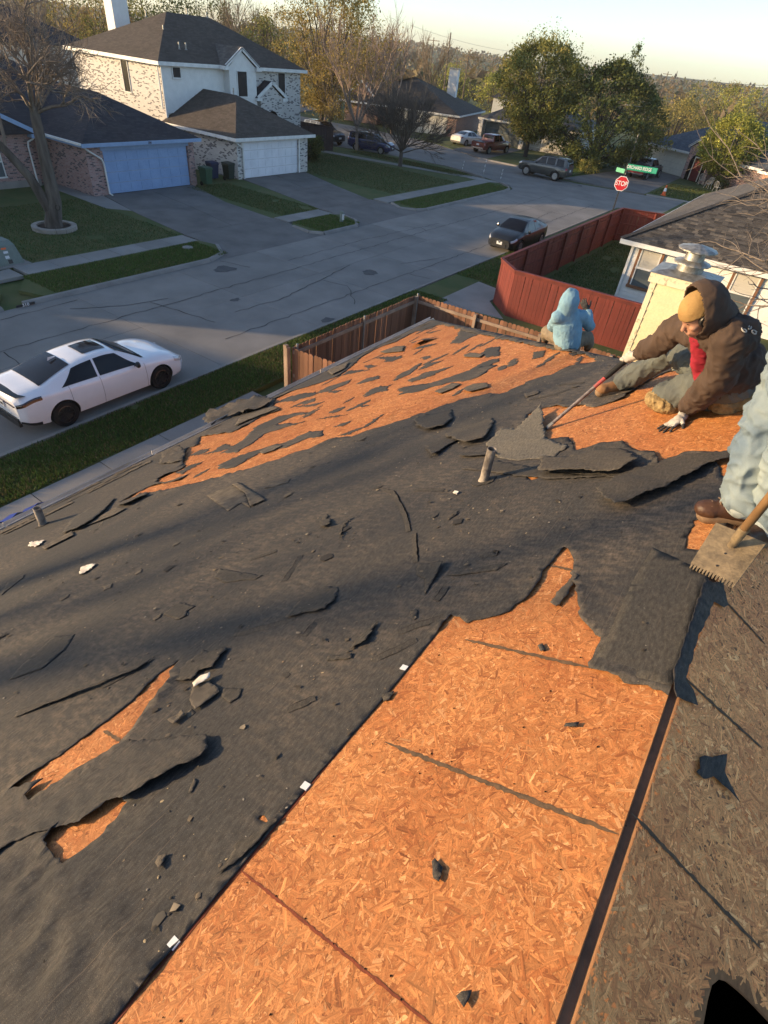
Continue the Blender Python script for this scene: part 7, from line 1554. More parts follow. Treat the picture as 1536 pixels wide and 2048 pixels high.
# big bare tree in the stone ring
g = Grow(3); B = (-28.35, 14.55)
tr = [Vector((-28.35, 14.55, .1)), Vector((-28.23, 14.78, 1.28)), Vector((-28.21, 14.82, 2.37)), Vector((-28.19, 14.85, 3.39)), Vector((-28.19, 14.87, 4.28)), Vector((-28.16, 14.91, 4.88))]
rad = [.36, .30, .255, .225, .20, .17]
mbt = MB(); mbt.tube([tr[0] + Vector((0, 0, -.3)), tr[0] + Vector((0, 0, .25))] + tr[1:], [.46, .37] + rad[1:], 14)
lim = [tr[0] + Vector((0, 0, .75)), Vector((-28.55, 14.15, 2.17)), Vector((-28.83, 13.57, 3.17)), Vector((-29.02, 12.68, 4.29)), Vector((-29.08, 12.12, 5.61))]
mlb = MB().tube(lim, [.24, .19, .16, .13, .09], 12)
for a, b, r0, r1 in ((lim[3], Vector((-28.38, 13.04, 6.15)), .10, .05), (lim[2], Vector((-29.26, 14.61, 5.01)), .09, .05)): g.branch(a, b - a, (b - a).length, r0, 4, [5, 5, 4, 3], .62, .60, .15, .03)
top = tr[-1]
ends = [(-28.67, 17.75, 7.31), (-28.27, 16.63, 8.31), (-27.8, 14.97, 7.89), (-27.3, 13.22, 6.68), (-26.22, 16.54, 5.76), (-26.85, 15.77, 6.55), (-30.81, 15.4, 5.54), (-28.35, 16.19, 8.97), (-28.76, 18.23, 6.76), (-26.17, 14.8, 7.28), (-27.29, 16.28, 5.89), (-28.95, 16.06, 7.48)]
for i, e in enumerate(ends):
    b = tr[4] + (tr[5] - tr[4]) * (i / len(ends)); e = Vector(e); g.branch(b, e - b + Vector((0, 0, .15)), (e - b).length * .62, .075, 4, [3, 4, 5, 5], .78, .60, .20, .015)
t1 = tree_object('bare_tree', 'big bare tree with rough forked trunk standing in the stone ring at left', g, (-28.35, 14.55, 0), M['bark_pale'], thick=.5)
mbt.build('trunk', M['bark_grey'], t1, smooth=True); mlb.build('limb', M['bark_grey'], t1, smooth=True)
MB().lathe([(0, 0), (.075, .0), (.10, .02), (.13, .0)], 12, (tr[1].x + .27, tr[1].y - .06, tr[1].z - .25), 'x').build('knot_hole', M['bark_dark'], t1)
# round dense bare tree on the corner lawn
g = Grow(8); x, y = -31.17, 47.5; g.seg.append(((x, y, -.1), (x, y, 1.15), .2, .16, 9))
for i in range(24):
    a = i * 2.4; el = .22 + 1.1 * ((i * 7) % 24) / 24; g.branch((x, y, 1.05 + .02 * i), (math.cos(a) * math.cos(el), math.sin(a) * math.cos(el), math.sin(el)), 2.5, .05, 3, [7, 7, 6], .46, .62, .12, .04)
tree_object('bare_tree', 'dense round bare tree with short trunk on the corner lawn', g, (x, y, 0), M['bark_grey'], thick=.04)
# pinkish bare trees along the cross street
def bare(label, x, y, z, h, seed, bark='bark_pale', stems=3, spread=.42, kids=(6, 5, 4), r=.11, fork=.24, group=None, dens=1.):
    g = Grow(seed); fk = z + h * fork * g.r.uniform(.8, 1.2); g.seg.append(((x, y, z - .2), (x + g.r.uniform(-.2, .2), y, fk), r * 1.5, r * 1.2, 9)); base = Vector(g.seg[-1][1])
    for i in range(stems):
        a = g.r.uniform(0, 6.283) if stems > 4 else 6.283 * i / stems + g.r.uniform(-.5, .5); s_ = g.r.uniform(.4, 1.1) * spread
        g.branch(base, (math.sin(s_) * math.cos(a), math.sin(s_) * math.sin(a), math.cos(s_)), (z + h - fk) * .50, r, 3, list(kids), .50, .58, .11, .06)
    return tree_object('bare_tree', label, g, (x, y, z), M[bark], group, thick=.04), g
M['twig_pink'] = mk('twig_pink', (.30, .23, .18), (.20, .15, .12), 4, .95)
M['twig_tan'] = mk('twig_tan', (.26, .20, .13), (.17, .13, .09), 4, .95)
t_, g_ = bare('tall bare tree with pale forked stems beside the navy estate car', -38.4, 50.7, 0, 9.6, 31, 'twig_pink', 7, .7)
leaves([p for p, d in g_.tips], 1500, (.25, .25, .25), .17, YELLOW, seed=4, parent=t_, name='crown')
bare('tall bare tree behind the round one, its top highest of the pinkish group', -45, 66, 0, 11.2, 33, 'twig_pink', 9, .8)
bare('bare tan tree left of the brick house chimney', -50, 72, 0, 9.8, 35, 'twig_tan', 8, .8)
bare('bare tree between the yellow tree and the pinkish ones', -52, 62, 0, 10.6, 36, 'twig_pink', 9, .8)
bare('slender bare tree right of the pinkish group, before the far skyline', -56, 92, -.5, 10.5, 37, 'twig_tan', 7, .55)
clump_tree('yellow_tree', 'tall yellow leaved tree right of the two storey house', -46.5, 55, 0, 12.6, 4.3, YELLOW, 41, 15000, .17, .22, 'bark_dark', .18, 'round', 170, .42)
clump_tree('yellow_tree', 'narrower yellow leaved tree behind the tallest one, its crown darker', -58, 72, 0, 15.5, 4.6, OLIVE + YELLOW, 42, 12000, .22, .25, 'bark_dark', .2, 'round', 130, .5)
clump_tree('yellow_tree', 'small yellowing tree in front of the pinkish bare trees', -44, 53.5, 0, 6.8, 2.6, YELLOW, 43, 4200, .15, .1, 'bark_pale', .3, 'round', 70, .34)
# leafy pair across the junction
t_ = clump_tree('leafy_tree', 'wide olive leaved tree with dark forked trunk behind the dark four wheel drive', -28.7, 68.8, 0, 9.6, 5.6, OLIVE, 51, 26000, .23, .2, 'bark_dark', .2, 'vase', 230, .36)
leaves([(-28.7 + 5 * math.cos(a) * q, 68.8 + 4.4 * math.sin(a) * q, 7.6 + 2.5 * (1 - q) + .7 * math.sin(a * 5)) for a, q in zip(np.linspace(0, 60, 80), np.linspace(.1, .9, 80))], 4200, (.22, .22, .55), .16, OLIVE, seed=9, parent=t_, name='crown')
t_ = clump_tree('evergreen_tree', 'dark evergreen with a ragged pointed top right of the olive leaved tree', -21.8, 71.0, 0, 8.6, 5.6, DARKGREEN + [(.07, .08, .025)], 52, 30000, .23, .24, 'bark_dark', .10, 'egg', 340, .36)
leaves([(-20.6 + .1 * i * math.cos(i), 71.4 + .1 * i * math.sin(i), 10.3 - .16 * i) for i in range(16)], 900, (.14, .14, .26), .17, DARKGREEN, seed=12, parent=t_, name='crown')
clump_tree('round_tree', 'clipped egg shaped bright green tree with a stout pale trunk at the right', -9.3, 73.6, 0, 5.9, 3.0, LIME, 53, 24000, .17, .2, 'bark_pale', .24, 'round', 240, .27, lumpy=.05)
# trees behind
BK = [(1350,262,92,7.2,4.2,GOLD,'round golden olive tree behind the blue grey roof, left one'), (1400,205,104,9.5,4.6,GOLD,'golden tree rising over the middle of the blue grey roof'), (1460,200,112,10.6,5.2,GOLD + LIME,'largest golden tree behind the blue grey roof, right of its peak'), (1520,210,106,10.8,5.0,LIME,'yellow green tree cut by the right edge above the round tree'), (1300,215,126,9.2,4.6,OLIVE,'olive tree behind the dark evergreen, right side'), (1235,150,140,12,5,YELLOW,'pale tree peeping out behind the ragged evergreen top'), (1420,175,150,12.5,6,OLIVE,'grey green tree on the skyline at the right, left of the largest'), (1490,168,165,13.5,6.5,YELLOW,'tan tree on the skyline near the right edge'), (1340,200,160,10,5.6,BROWN,'brown tree beyond the pale utility pole'), (985,215,112,8.5,4.2,LIME,'bright green tree left of the tallest utility pole'), (905,150,118,9.5,4.5,LIME,'light green tree under the tall utility poles'), (1010,150,170,11,5.5,BROWN,'brown tree on the skyline left of the olive leaved tree'), (940,135,190,12,6,BROWN,'brown tree crown on the far slope behind the white chimney')]
for i, (px, py, d, h, r, cols, lab) in enumerate(BK):
    pass
BKW = [(-24.465, 118.919, 1.733), (-26.156, 139.713, 5.422), (-23.474, 154.2, 6.168), (-17.157, 148.786, 6.069), (-40.408, 162.166, 2.96), (-55.079, 179.408, 7.893), (-37.278, 205.027, 7.623), (-33.013, 232.04, 9.342), (-47.566, 210.298, 3.783), (-61.701, 125.796, 0.578), (-74.881, 130.959, 4.663), (-94.835, 197.956, 4.681), (-116.817, 215.566, 5.14)]
for i, (w, (px, py, d, h, r, cols, lab)) in enumerate(zip(BKW, BK)):
    zt_ = {0: 5.6, 1: 6.4, 2: 7.8, 3: 8.2, 4: 5.2, 5: 9.2, 6: 8.6, 7: 9.3, 8: 6.6, 9: 5.5, 10: 6.0, 11: 7.8, 12: 8.2}[i]
    clump_tree('leafy_tree', lab, w[0], w[1], zt_ - h, h, r, cols, 60 + i, 4200 if d < 125 else 2600, .26 if d < 125 else .34, .2, 'bark_dark', .2, 'round', 70, .6, 'trees beyond the junction')
for i, (w, h, lab) in enumerate((((-14.616, 83.287, 8.98), 9, 'x'),)): pass
# behind the houses at the left
LB = [((-72.273, 57.811, 9.037), 10.0, 13, 5.0, DARKGREEN, 'dark evergreen behind the ridge of the two storey house'), ((-78.162, 67.546, 10.194), 12.0, 15, 5.2, DARKGREEN, 'taller dark evergreen behind the right end of the two storey ridge'), ((-75.178, 52.342, 8.331), 10.5, 14, 5.2, OLIVE, 'olive tree behind the tall white chimney'), ((-85.943, 54.852, 8.194), 11.0, 14, 5.5, YELLOW, 'yellow brown tree at the top left behind the bare tree'), ((-100.191, 58.247, 7.996), 12.0, 15, 5.5, BROWN + YELLOW, 'brown tree at the top left corner, second from the edge'), ((-95.888, 50.832, 7.081), 11.0, 14, 5.5, OLIVE + BROWN, 'olive brown tree at the very top left corner'), ((-105.952, 63.767, 4.737), 9, 12, 5.5, DARKGREEN, 'dark tree low behind the pale grey house'), ((-77.417, 81.438, 8.402), 10.6, 13.0, 4.4, YELLOW + BROWN, 'tan leaved tree between the two storey house and the tall yellow tree')]
for i, (w, top_z, h, r, cols, lab) in enumerate(LB): clump_tree('leafy_tree', lab, w[0], w[1], top_z - h, h, r, cols, 80 + i, 6500, .22, .25, 'bark_dark', .15, 'round', 110, .5, 'trees behind the houses')
for i, (w, h, lab) in enumerate((((-71.125, 67.434, 8.854), 11.6, 'pale bare tree behind the right slope of the two storey roof'), ((-75.758, 75.548, 7.567), 10.8, 'pale bare tree right of its twin behind the two storey roof'), ((-85.473, 78.093, 9.94), 13.0, 'pale bare tree behind the evergreens, thin topped'), ((-79.796, 43.983, 5.712), 10, 'bare tree behind the pale grey house at top left'))): bare(lab, w[0], w[1], 0, h, 140 + i, 'twig_tan', 7, .5)
for i in range(9):                                                    # the wood carries on behind the left houses
    x_, y_ = -70 - 7 * (i % 3) + rnd.uniform(-3, 3), 18 + 8.5 * i; 
    if i == 3: continue
    clump_tree('leafy_tree', 'tangled tree in the wood far behind the left houses', x_, y_, -.5, 9.5, 4.6, [OLIVE, BROWN, DARKGREEN][i % 3], 160 + i, 3000, .28, .2, 'bark_dark', .15, 'round', 60, .6, 'wood behind the left houses')
# bush by the dark fence, low shrubs by the doors
def bush(label, x, y, r, h, cols, seed, n=2600, size=.1, group=None):
    t = thing('bush', label, 'bush', (x, y, 0), group); R_ = random.Random(seed); cs = [(x + r * math.sqrt(R_.random()) * math.cos(a), y + r * math.sqrt(R_.random()) * math.sin(a), .1 + h * R_.random() ** .8) for a in [R_.uniform(0, 6.28) for _ in range(60)]]
    V, F = seg_mesh([((x, y, 0), c, .02, .006) for c in cs[:14]], 4); raw_mesh('stem', V, F, M['bark_dark'], t); leaves(cs, n, (.13, .13, .12), size, cols, seed=seed, parent=t, name='foliage'); return t
bush('dark rounded bush between the white garage and the dark fence', -36.6, 41.6, 1.1, 1.7, DARKGREEN, 5, 5200, .13)
bush('loose low shrub at the foot of the dark evergreen', -20.6, 66.6, 1.3, 1.0, OLIVE, 6, 1600, .12); bush('low dark shrub below the window of the house with the red door', -9.0, 72.6, .8, .9, DARKGREEN, 7, 1500, .1)
# bare twigs reaching in from the right
g = Grow(77); b0 = Vector((3.6, 21.5, 0)); g.seg.append(((3.6, 21.5, 0), (3.4, 21.4, 2.6), .2, .17, 9)); f0 = Vector((3.4, 21.4, 2.5))
for i, e in enumerate(((-2.481, 26.601, 4.874), (-1.853, 24.027, 4.181), (-2.437, 25.301, 4.29), (-1.311, 23.089, 3.661), (-2.24, 27.614, 4.985), (-0.441, 21.414, 2.963), (-0.892, 21.217, 3.039), (-2.537, 29.732, 5.785), (-1.438, 29.529, 6.459), (0.499, 25.971, 4.727), (0.32, 23.088, 3.434))):
    e = Vector(e); m_ = f0 + (e - f0) * .5 + Vector((0, 0, .5)); d_ = (m_ - f0); g.seg.append((tuple(f0), tuple(m_), .065, .035, 2)); g.branch(m_, e - m_, (e - m_).length * .85, .036, 2, [4, 5], .75, .55, .2, .01)
tree_object('bare_tree', 'bare tree reaching sunlit twigs in from the right over the shingled roof', g, (3.6, 21.5, 0), M['bark_pale'], thick=.04)
# a leafless street tree past the left edge whose twigs streak the roof with shade
bare('bare street tree past the left edge, at the near kerb', -24.3, -16.5, 0, 14.5, 91, 'bark_pale', 6, .55, (4, 4, 3), r=.16)

# far wooded slopes: one mass nobody could count
n_ = 52000; r_ = np.random.default_rng(5); ang = r_.uniform(-1.25, .75, n_); dist = np.exp(r_.uniform(math.log(150), math.log(1500), n_)); X = np.sin(ang) * dist; Y = np.cos(ang) * dist
Z = np.array([hill(a, b) for a, b in zip(X, Y)]); sc_ = dist / 300; clump = np.array([noise.noise(Vector((a / 22, b / 22, 1))) for a, b in zip(X, Y)]); keep = clump > -.30; X, Y, Z, sc_, clump, dist = [q[keep] for q in (X, Y, Z, sc_, clump, dist)]
hgt = np.maximum(2, 6 + 6 * clump) * r_.uniform(.15, 1.0, len(X)); P = np.stack([X, Y, Z + hgt], 1); nrm = r_.normal(0, 1, P.shape); nrm /= np.linalg.norm(nrm, axis=1)[:, None]; t = np.cross(nrm, r_.normal(0, 1, P.shape)); t /= np.linalg.norm(t, axis=1)[:, None]; b = np.cross(nrm, t); s_ = (1.1 * np.sqrt(sc_) * np.exp(r_.normal(0, .35, len(X))))[:, None]
V = np.stack([P - t * s_, P + b * s_ * .6, P + t * s_, P - b * s_ * .6], 1).reshape(-1, 3); pal = np.array([(.13, .10, .06), (.10, .095, .045), (.16, .125, .06), (.075, .08, .035), (.12, .095, .065)]); cc = pal[((clump * 37).astype(int) + (X / 18).astype(int)) % 5] * np.exp(r_.normal(0, .2, (len(X), 1)))
raw_mesh('woodland', V, np.arange(len(V)).reshape(-1, 4), M['leaf'], None, np.repeat(cc, 4, 0), kind='stuff')

# ------------------------------------------------------------------ workers
def cloth(name, col, col2, scale=9, rough=.9, bump=.25, bscale=420): return mk(name, col, col2, scale, rough, bump, bscale, lo=.3, hi=.75)
M['skin'] = mk('skin', (.40, .215, .145), (.34, .17, .11), 14, .5, .05, 120, spec=.35)
M['hoodie_brown'] = cloth('hoodie_brown', (.075, .049, .036), (.042, .029, .023))
M['hoodie_blue'] = cloth('hoodie_blue', (.20, .34, .43), (.13, .25, .35))
M['shirt_red'] = cloth('shirt_red', (.30, .018, .035), (.20, .012, .025))
M['denim_dark'] = cloth('denim_dark', (.105, .115, .105), (.06, .068, .07), 7)
M['denim_light'] = cloth('denim_light', (.25, .30, .30), (.085, .135, .20), 4.5)
M['denim_faded'] = cloth('denim_faded', (.40, .42, .38), (.26, .33, .38), 4)
M['trousers_khaki'] = cloth('trousers_khaki', (.20, .16, .11), (.13, .105, .08))
M['beanie_tan'] = cloth('beanie_tan', (.40, .25, .095), (.32, .19, .07), 20, .95, .6, 300)
M['glove_white'] = cloth('glove_white', (.42, .40, .36), (.30, .28, .25))
M['glove_coat'] = cloth('glove_coat', (.03, .03, .032), (.05, .048, .045))
M['boot_tan'] = cloth('boot_tan', (.26, .135, .06), (.17, .085, .04), 8, .75)
M['boot_brown'] = mk('boot_brown', (.085, .040, .022), (.05, .024, .015), 9, .45, .2, 90)
M['boot_sole'] = mk('boot_sole', (.26, .17, .10), (.16, .10, .06), 9, .8)
M['foam_tan'] = mk('foam_tan', (.30, .215, .10), (.19, .13, .06), 30, .95, 1., 55)
M['hair_dark'] = mk('hair_dark', (.015, .012, .010), (.02, .016, .013), 30, .6)

def prim_mesh(prims):
    mb = MB()
    for p in prims:
        if p[0] == 'c':                                             # tapered capsule
            a, b = vec(p[1]), vec(p[2]); r0, r1 = p[3], p[4]; d = (b - a).normalized(); pts = []; rs = []
            for k in range(5): t = math.pi / 2 * (1 - k / 4); pts.append(a - d * r0 * math.sin(t)); rs.append(max(.0015, r0 * math.cos(t)))
            for k in range(5): t = math.pi / 2 * k / 4; pts.append(b + d * r1 * math.sin(t)); rs.append(max(.0015, r1 * math.cos(t)))
            mb.tube(pts, rs, 16)
        else:                                                       # ellipsoid: centre, radii, x axis, z axis
            c, r = vec(p[1]), p[2]; x = vec(p[3]).normalized() if len(p) > 3 else Vector((1, 0, 0)); z = vec(p[4]) if len(p) > 4 else Vector((0, 0, 1)); z = (z - x * z.dot(x)).normalized(); y = z.cross(x); n, m_ = 18, 10; vs = []
            for i in range(m_ + 1):
                t = math.pi * (.0001 + .9998 * i / m_); 
                for k in range(n): s = 6.28318 * k / n; q = (math.sin(t) * math.cos(s) * r[0], math.sin(t) * math.sin(s) * r[1], math.cos(t) * r[2]); vs.append(c + x * q[0] + y * q[1] + z * q[2])
            mb.add(vs, [(i * n + k, (i + 1) * n + k, (i + 1) * n + (k + 1) % n, i * n + (k + 1) % n) for i in range(m_) for k in range(n)] + [tuple(range(n)), tuple(m_ * n + k for k in range(n))[::-1]])
    return mb
def flesh(name, prims, voxel, mat, parent, smooth=5, wr=0., ws=14., seed=0, an=(1, 1, 1), cut=None, thick=0.):
    """one continuous skin grown round a set of volumes; wr = folds in the cloth"""
    o = prim_mesh(prims).build(name, mat, parent)
    md = o.modifiers.new('skin', 'REMESH'); md.mode = 'VOXEL'; md.voxel_size = voxel; md.use_smooth_shade = True
    sd = o.modifiers.new('soft', 'SMOOTH'); sd.iterations = smooth; sd.factor = .5; apply_mods(o); me = o.data
    if wr:
        n = len(me.vertices); co = np.empty(n * 3); me.vertices.foreach_get('co', co); co = co.reshape(-1, 3); no = np.empty(n * 3); me.vertices.foreach_get('normal', no); no = no.reshape(-1, 3)
        h = np.array([(1 - abs(noise.noise(Vector((p[0] * ws * an[0] + seed, p[1] * ws * an[1], p[2] * ws * an[2]))) * 2.2)) * .6 + .6 * noise.noise(Vector((p[0] * ws * .45 + seed, p[1] * ws * .45, p[2] * ws * .8 + 7))) + .55 * max(0, 1 - abs(noise.noise(Vector((p[0] * ws * 1.9 + 3, p[1] * ws * 1.9 + seed, p[2] * ws * 1.1)) ) * 3.2)) ** 2 for p in co]); co += no * (h * wr)[:, None]; me.vertices.foreach_set('co', co.ravel())
    if cut:
        bm = bmesh.new(); bm.from_mesh(me); off = parent_loc(parent); bmesh.ops.delete(bm, geom=[f for f in bm.faces if cut(f.calc_center_median() + off)], context='FACES'); bm.to_mesh(me); bm.free()
    if thick:
        sm_ = o.modifiers.new('thick', 'SOLIDIFY'); sm_.thickness = thick; sm_.offset = 1; apply_mods(o)
    o.data.polygons.foreach_set('use_smooth', [True] * len(o.data.polygons)); box_uv(o.data); o.data.update(); return o
def hand_prims(wrist, knuckle, up, spread, curl, side, L=.085, coat=None):
    """palm and five fingers; curl bends every joint towards -up; returns palm prims, finger prims"""
    w, k, u = vec(wrist), vec(knuckle), vec(up).normalized(); f = (k - w).normalized(); s = f.cross(u).normalized() * side; u = s.cross(f) * side if False else u - f * u.dot(f); u.normalize()
    palm = [('c', w, w + f * .03, .026, .030), ('e', w + f * .055, (.048, .042, .019), f, u)]; fing = []
    for i, (o, ln, a) in enumerate(((-.030, .85, -.22), (-.010, 1.0, -.06), (.010, .94, .08), (.029, .75, .24))):
        b = w + f * .085 + s * o; d = (f * math.cos(a * spread) + s * math.sin(a * spread)).normalized(); seg = L * ln * .4
        for j in range(3):
            ang = curl * (.5 if j == 0 else 1.0); d = (d * math.cos(ang) - u * math.sin(ang)).normalized(); uu = u; e = b + d * seg * (1 - .15 * j); (palm if j == 0 else fing).append(('c', b, e, .0098 - .0008 * j, .0092 - .0008 * j)); b = e
            u2 = (u * math.cos(ang) + f * math.sin(ang)); 
    b = w + f * .03 - s * .030; d = (f * .62 - s * .70 - u * .25 * (1 + curl)).normalized(); e = b + d * .045; palm.append(('c', b, e, .013, .0115)); d = (d + f * .35 - u * curl * .5 + s * .35 * curl).normalized(); fing.append(('c', e, e + d * .034, .0115, .0095))
    return palm, fing
def lerp(a, b, t): return vec(a) + (vec(b) - vec(a)) * t

# --- the crouching worker with the pry bar
W = dict(hip=(-0.005, 4.001, 6.6), chest=(-0.097, 3.882, 6.78), neck=(-0.212, 3.716, 6.93), head=(-0.278, 3.537, 7.04), shL=(-0.072, 3.567, 6.96), shR=(-0.369, 3.958, 6.82), elL=(-0.033, 3.657, 6.71), wrL=(-0.121, 3.927, 6.345), hdL=(-0.152, 3.782, 6.272), elR=(-0.473, 4.081, 6.63), wrR=(-0.571, 4.198, 6.5), hdR=(-0.626, 4.272, 6.4), kR=(-0.399, 4.627, 6.44), anR=(-0.69, 4.708, 6.05), toeR=(-0.796, 4.608, 5.955), kL=(-0.269, 4.135, 6.3), anL=(0.11, 4.036, 6.46))
W = {k: vec(v) for k, v in W.items()}
pw = thing('person', 'person in brown hoodie and tan beanie crouching with a pry bar on bare boards', 'person', tuple(W['hip']))
up_ = (W['neck'] - W['hip']).normalized(); lat = (W['shL'] - W['shR']).normalized(); fw = up_.cross(lat).normalized()
if fw.y > 0: fw = -fw                                               # the chest faces down the roof and towards the camera
fd = Vector((-.60, -.50, -.64)).normalized(); hu = Vector((-.28, -.25, .92)); hu = (hu - fd * hu.dot(fd)).normalized(); hs = fd.cross(hu).normalized()   # face, crown, side
H_ = W['head'] 
def hp(a, b, c): return H_ + (fd * a + hs * b + hu * c) * .92 - hu * .012
head_prims = [('e', hp(-.008, 0, .012), (.094, .074, .108), fd, hu), ('e', hp(.030, 0, -.058), (.055, .056, .058), fd, hu), ('c', hp(.062, 0, -.098), hp(.052, 0, -.088), .024, .03), ('c', hp(.082, 0, -.002), hp(.106, 0, -.040), .009, .012), ('e', hp(.106, .011, -.042), (.009, .008, .007), fd, hu), ('e', hp(.106, -.011, -.042), (.009, .008, .007), fd, hu),
    ('c', hp(.074, .036, .022), hp(.088, .008, .018), .010, .009), ('c', hp(.074, -.036, .022), hp(.088, -.008, .018), .010, .009), ('c', hp(.086, .020, -.071), hp(.086, -.020, -.071), .0085, .0085), ('c', hp(.083, .017, -.083), hp(.083, -.017, -.083), .0085, .0085), ('e', hp(.052, .046, -.032), (.028, .02, .022), fd, hu), ('e', hp(.052, -.046, -.032), (.028, .02, .022), fd, hu),
    ('c', W['neck'], hp(-.02, 0, -.06), .062, .056)]
body_prims = head_prims + [('c', W['hip'], W['chest'], .13, .14), ('c', W['chest'], W['neck'], .14, .08), ('c', W['shL'], W['shR'], .06, .06)]
for s in 'LR': body_prims += [('c', W['sh' + s], W['el' + s], .05, .042), ('c', W['el' + s], W['wr' + s], .042, .030), ('c', W['hip'], W['k' + s], .07, .055), ('c', W['k' + s], W['an' + s], .05, .036)]
flesh('body', body_prims, .0065, M['skin'], pw, 4)
jk = [('c', W['hip'] + up_ * .02, W['chest'], .165, .155), ('c', W['chest'], lerp(W['chest'], W['neck'], .8), .155, .10), ('e', lerp(W['hip'], W['chest'], .25) - fw * .03, (.19, .20, .16), fw, up_), ('c', W['shL'], W['shR'], .092, .088), ('c', lerp(W['shL'], W['hip'], .1) - fw * .03, lerp(W['shR'], W['hip'], .2) - fw * .05, .115, .10),
      ('c', W['shL'], W['elL'], .092, .080), ('c', W['elL'], lerp(W['elL'], W['wrL'], .86), .080, .068), ('c', W['shR'], W['elR'], .085, .070), ('c', W['elR'], lerp(W['elR'], W['wrR'], .88), .070, .052), ('c', W['neck'] - fw * .03, W['neck'] - fw * .05 + up_ * .06, .095, .10)]
J0 = W['neck'] + fw * .05; 
flesh('hoodie', jk, .011, M['hoodie_brown'], pw, 5, .020, 10, 2, (1, 1, .5))
for s, k in (('L', .066), ('R', .056)):
    a, b = lerp(W['el' + s], W['wr' + s], .86), lerp(W['el' + s], W['wr' + s], .96); flesh('hoodie_cuff', [('c', a, b, k * .93, k * .85)], .008, M['hoodie_brown'], pw, 3, .003, 40, 5)
flesh('shirt', [('c', W['neck'] + fw * .045 - up_ * .02, lerp(W['hip'], W['chest'], .5) + fw * .115, .058, .075), ('e', W['chest'] + fw * .115, (.070, .062, .13), fw, up_)], .010, M['shirt_red'], pw, 5, .010, 15, 8, (1, 1, .4))
# hood: a shell open towards the face
flesh('hood', [('e', hp(-.035, 0, .030), (.122, .112, .142), fd, hu), ('c', hp(-.06, 0, -.05), W['neck'] - fw * .04, .105, .12)], .009, M['hoodie_brown'], pw, 5, .008, 13, 4, (1, 1, 1), cut=lambda p: (p - H_).dot(fd) > .018 - .25 * (p - H_).dot(hu) and (p - H_).dot(hu) > -.16, thick=.009)
flesh('beanie', [('e', hp(-.006, 0, .040), (.095, .078, .096), fd, hu)], .006, M['beanie_tan'], pw, 3, .002, 90, 3, cut=lambda p: (p - H_).dot(hu) < .022 + .10 * (p - H_).dot(fd) * -1, thick=.006)
for sd in (1, -1): 
    a = hp(.0, sd * .074, -.005); MB().tube([a - hs * sd * .004, a + hs * sd * .010, a + hs * sd * .020, a + hs * sd * .024], [.036, .038, .034, .01], 18).build('headphone', M['black_plastic'], pw, smooth=True)
    for z in (.012,):
        e = hp(.083, sd * .030, .006); MB().bar(e - hs * .011, e + hs * .011, .005, .003, up=fd).build('eyelid', M['hair_dark'], pw)
        MB().bar(hp(.094, sd * .014, .026), hp(.080, sd * .046, .026), .006, .005, up=fd).build('eyebrow', M['hair_dark'], pw)
# curled emblem on the back of the shoulder
eb = W['shL'] * .55 + W['shR'] * .45 - fw * .13 + up_ * .01
def swirl(c, r, t0, t1, n, w, x, y): return [c + (x * math.cos(t) + y * math.sin(t)) * r * (1 - .62 * i / n) for i, t in enumerate(np.linspace(t0, t1, n))]
ex_, ey_ = lat, up_
camd = (Vector((0, 0, 8)) - (W['shL'] + up_ * .03)).normalized()
ec = W['shL'] + up_ * .055 - fw * .055 + lat * .02; nx_ = (up_ * .45 - fw * .75 + lat * .45).normalized(); ax_ = nx_.cross(up_).normalized(); ay_ = ax_.cross(nx_) * -1; ec = W['shL'] + nx_ * .100 - up_ * .015
for c0, r, a0, a1 in ((ec, .030, 0, 8.5), (ec + ax_ * .045 + ay_ * .035, .02, 2, 8), (ec - ay_ * .03 + ax_ * .05, .018, 4, 10)): MB().tube(swirl(c0, r, a0, a1, 26, 0, ax_, ay_), .0035, 5).build('emblem', M['glove_white'], pw)
tr_ = [('e', W['hip'], (.17, .19, .14), fw, up_), ('c', W['hip'], lerp(W['hip'], W['kR'], .5), .125, .105), ('c', lerp(W['hip'], W['kR'], .5), W['kR'], .105, .088), ('c', W['kR'], lerp(W['kR'], W['anR'], .5), .088, .080), ('c', lerp(W['kR'], W['anR'], .5), lerp(W['kR'], W['anR'], .92), .080, .078)]
flesh('trousers', tr_, .010, M['denim_dark'], pw, 4, .020, 12, 6, (1, 1, .6))
flesh('trousers', [('c', W['hip'], W['kL'], .125, .098), ('e', W['kL'] + Vector((0, 0, .015)), (.105, .10, .095)), ('c', W['kL'], W['anL'], .095, .07)], .010, M['denim_dark'], pw, 4, .016, 12, 9, (1, 1, .6))
# boot, foam pads
bt = (W['toeR'] - W['anR']); bt.z = 0
flesh('boot', [('c', W['anR'] + Vector((0, 0, .03)), W['anR'] - Vector((0, 0, .02)), .052, .052), ('c', W['anR'] - Vector((0, 0, .035)), W['toeR'] + Vector((0, 0, .03)), .050, .042), ('e', W['toeR'] + Vector((0, 0, .03)), (.055, .05, .042))], .007, M['boot_tan'], pw, 4, .002, 30)
flesh('boot_sole', [('c', W['anR'] + Vector((.03, .0, -.085)), W['toeR'] + Vector((-.01, 0, -.005)), .040, .043)], .007, M['boot_sole'], pw, 2)
pad = W['kL'] + Vector((-.01, -.04, -.035))
flesh('knee_pad', [('e', pad, (.125, .10, .060)), ('e', pad + Vector((.06, .03, .01)), (.10, .09, .06)), ('e', pad + Vector((-.06, .05, -.02)), (.07, .08, .055))], .009, M['foam_tan'], pw, 3, .014, 26, 3)
pd2 = vec((0.059, 3.99, 6.44)); flesh('knee_pad', [('e', pd2, (.10, .085, .065)), ('e', pd2 + Vector((.09, .02, .04)), (.09, .07, .06))], .009, M['foam_tan'], pw, 3, .014, 26, 5)
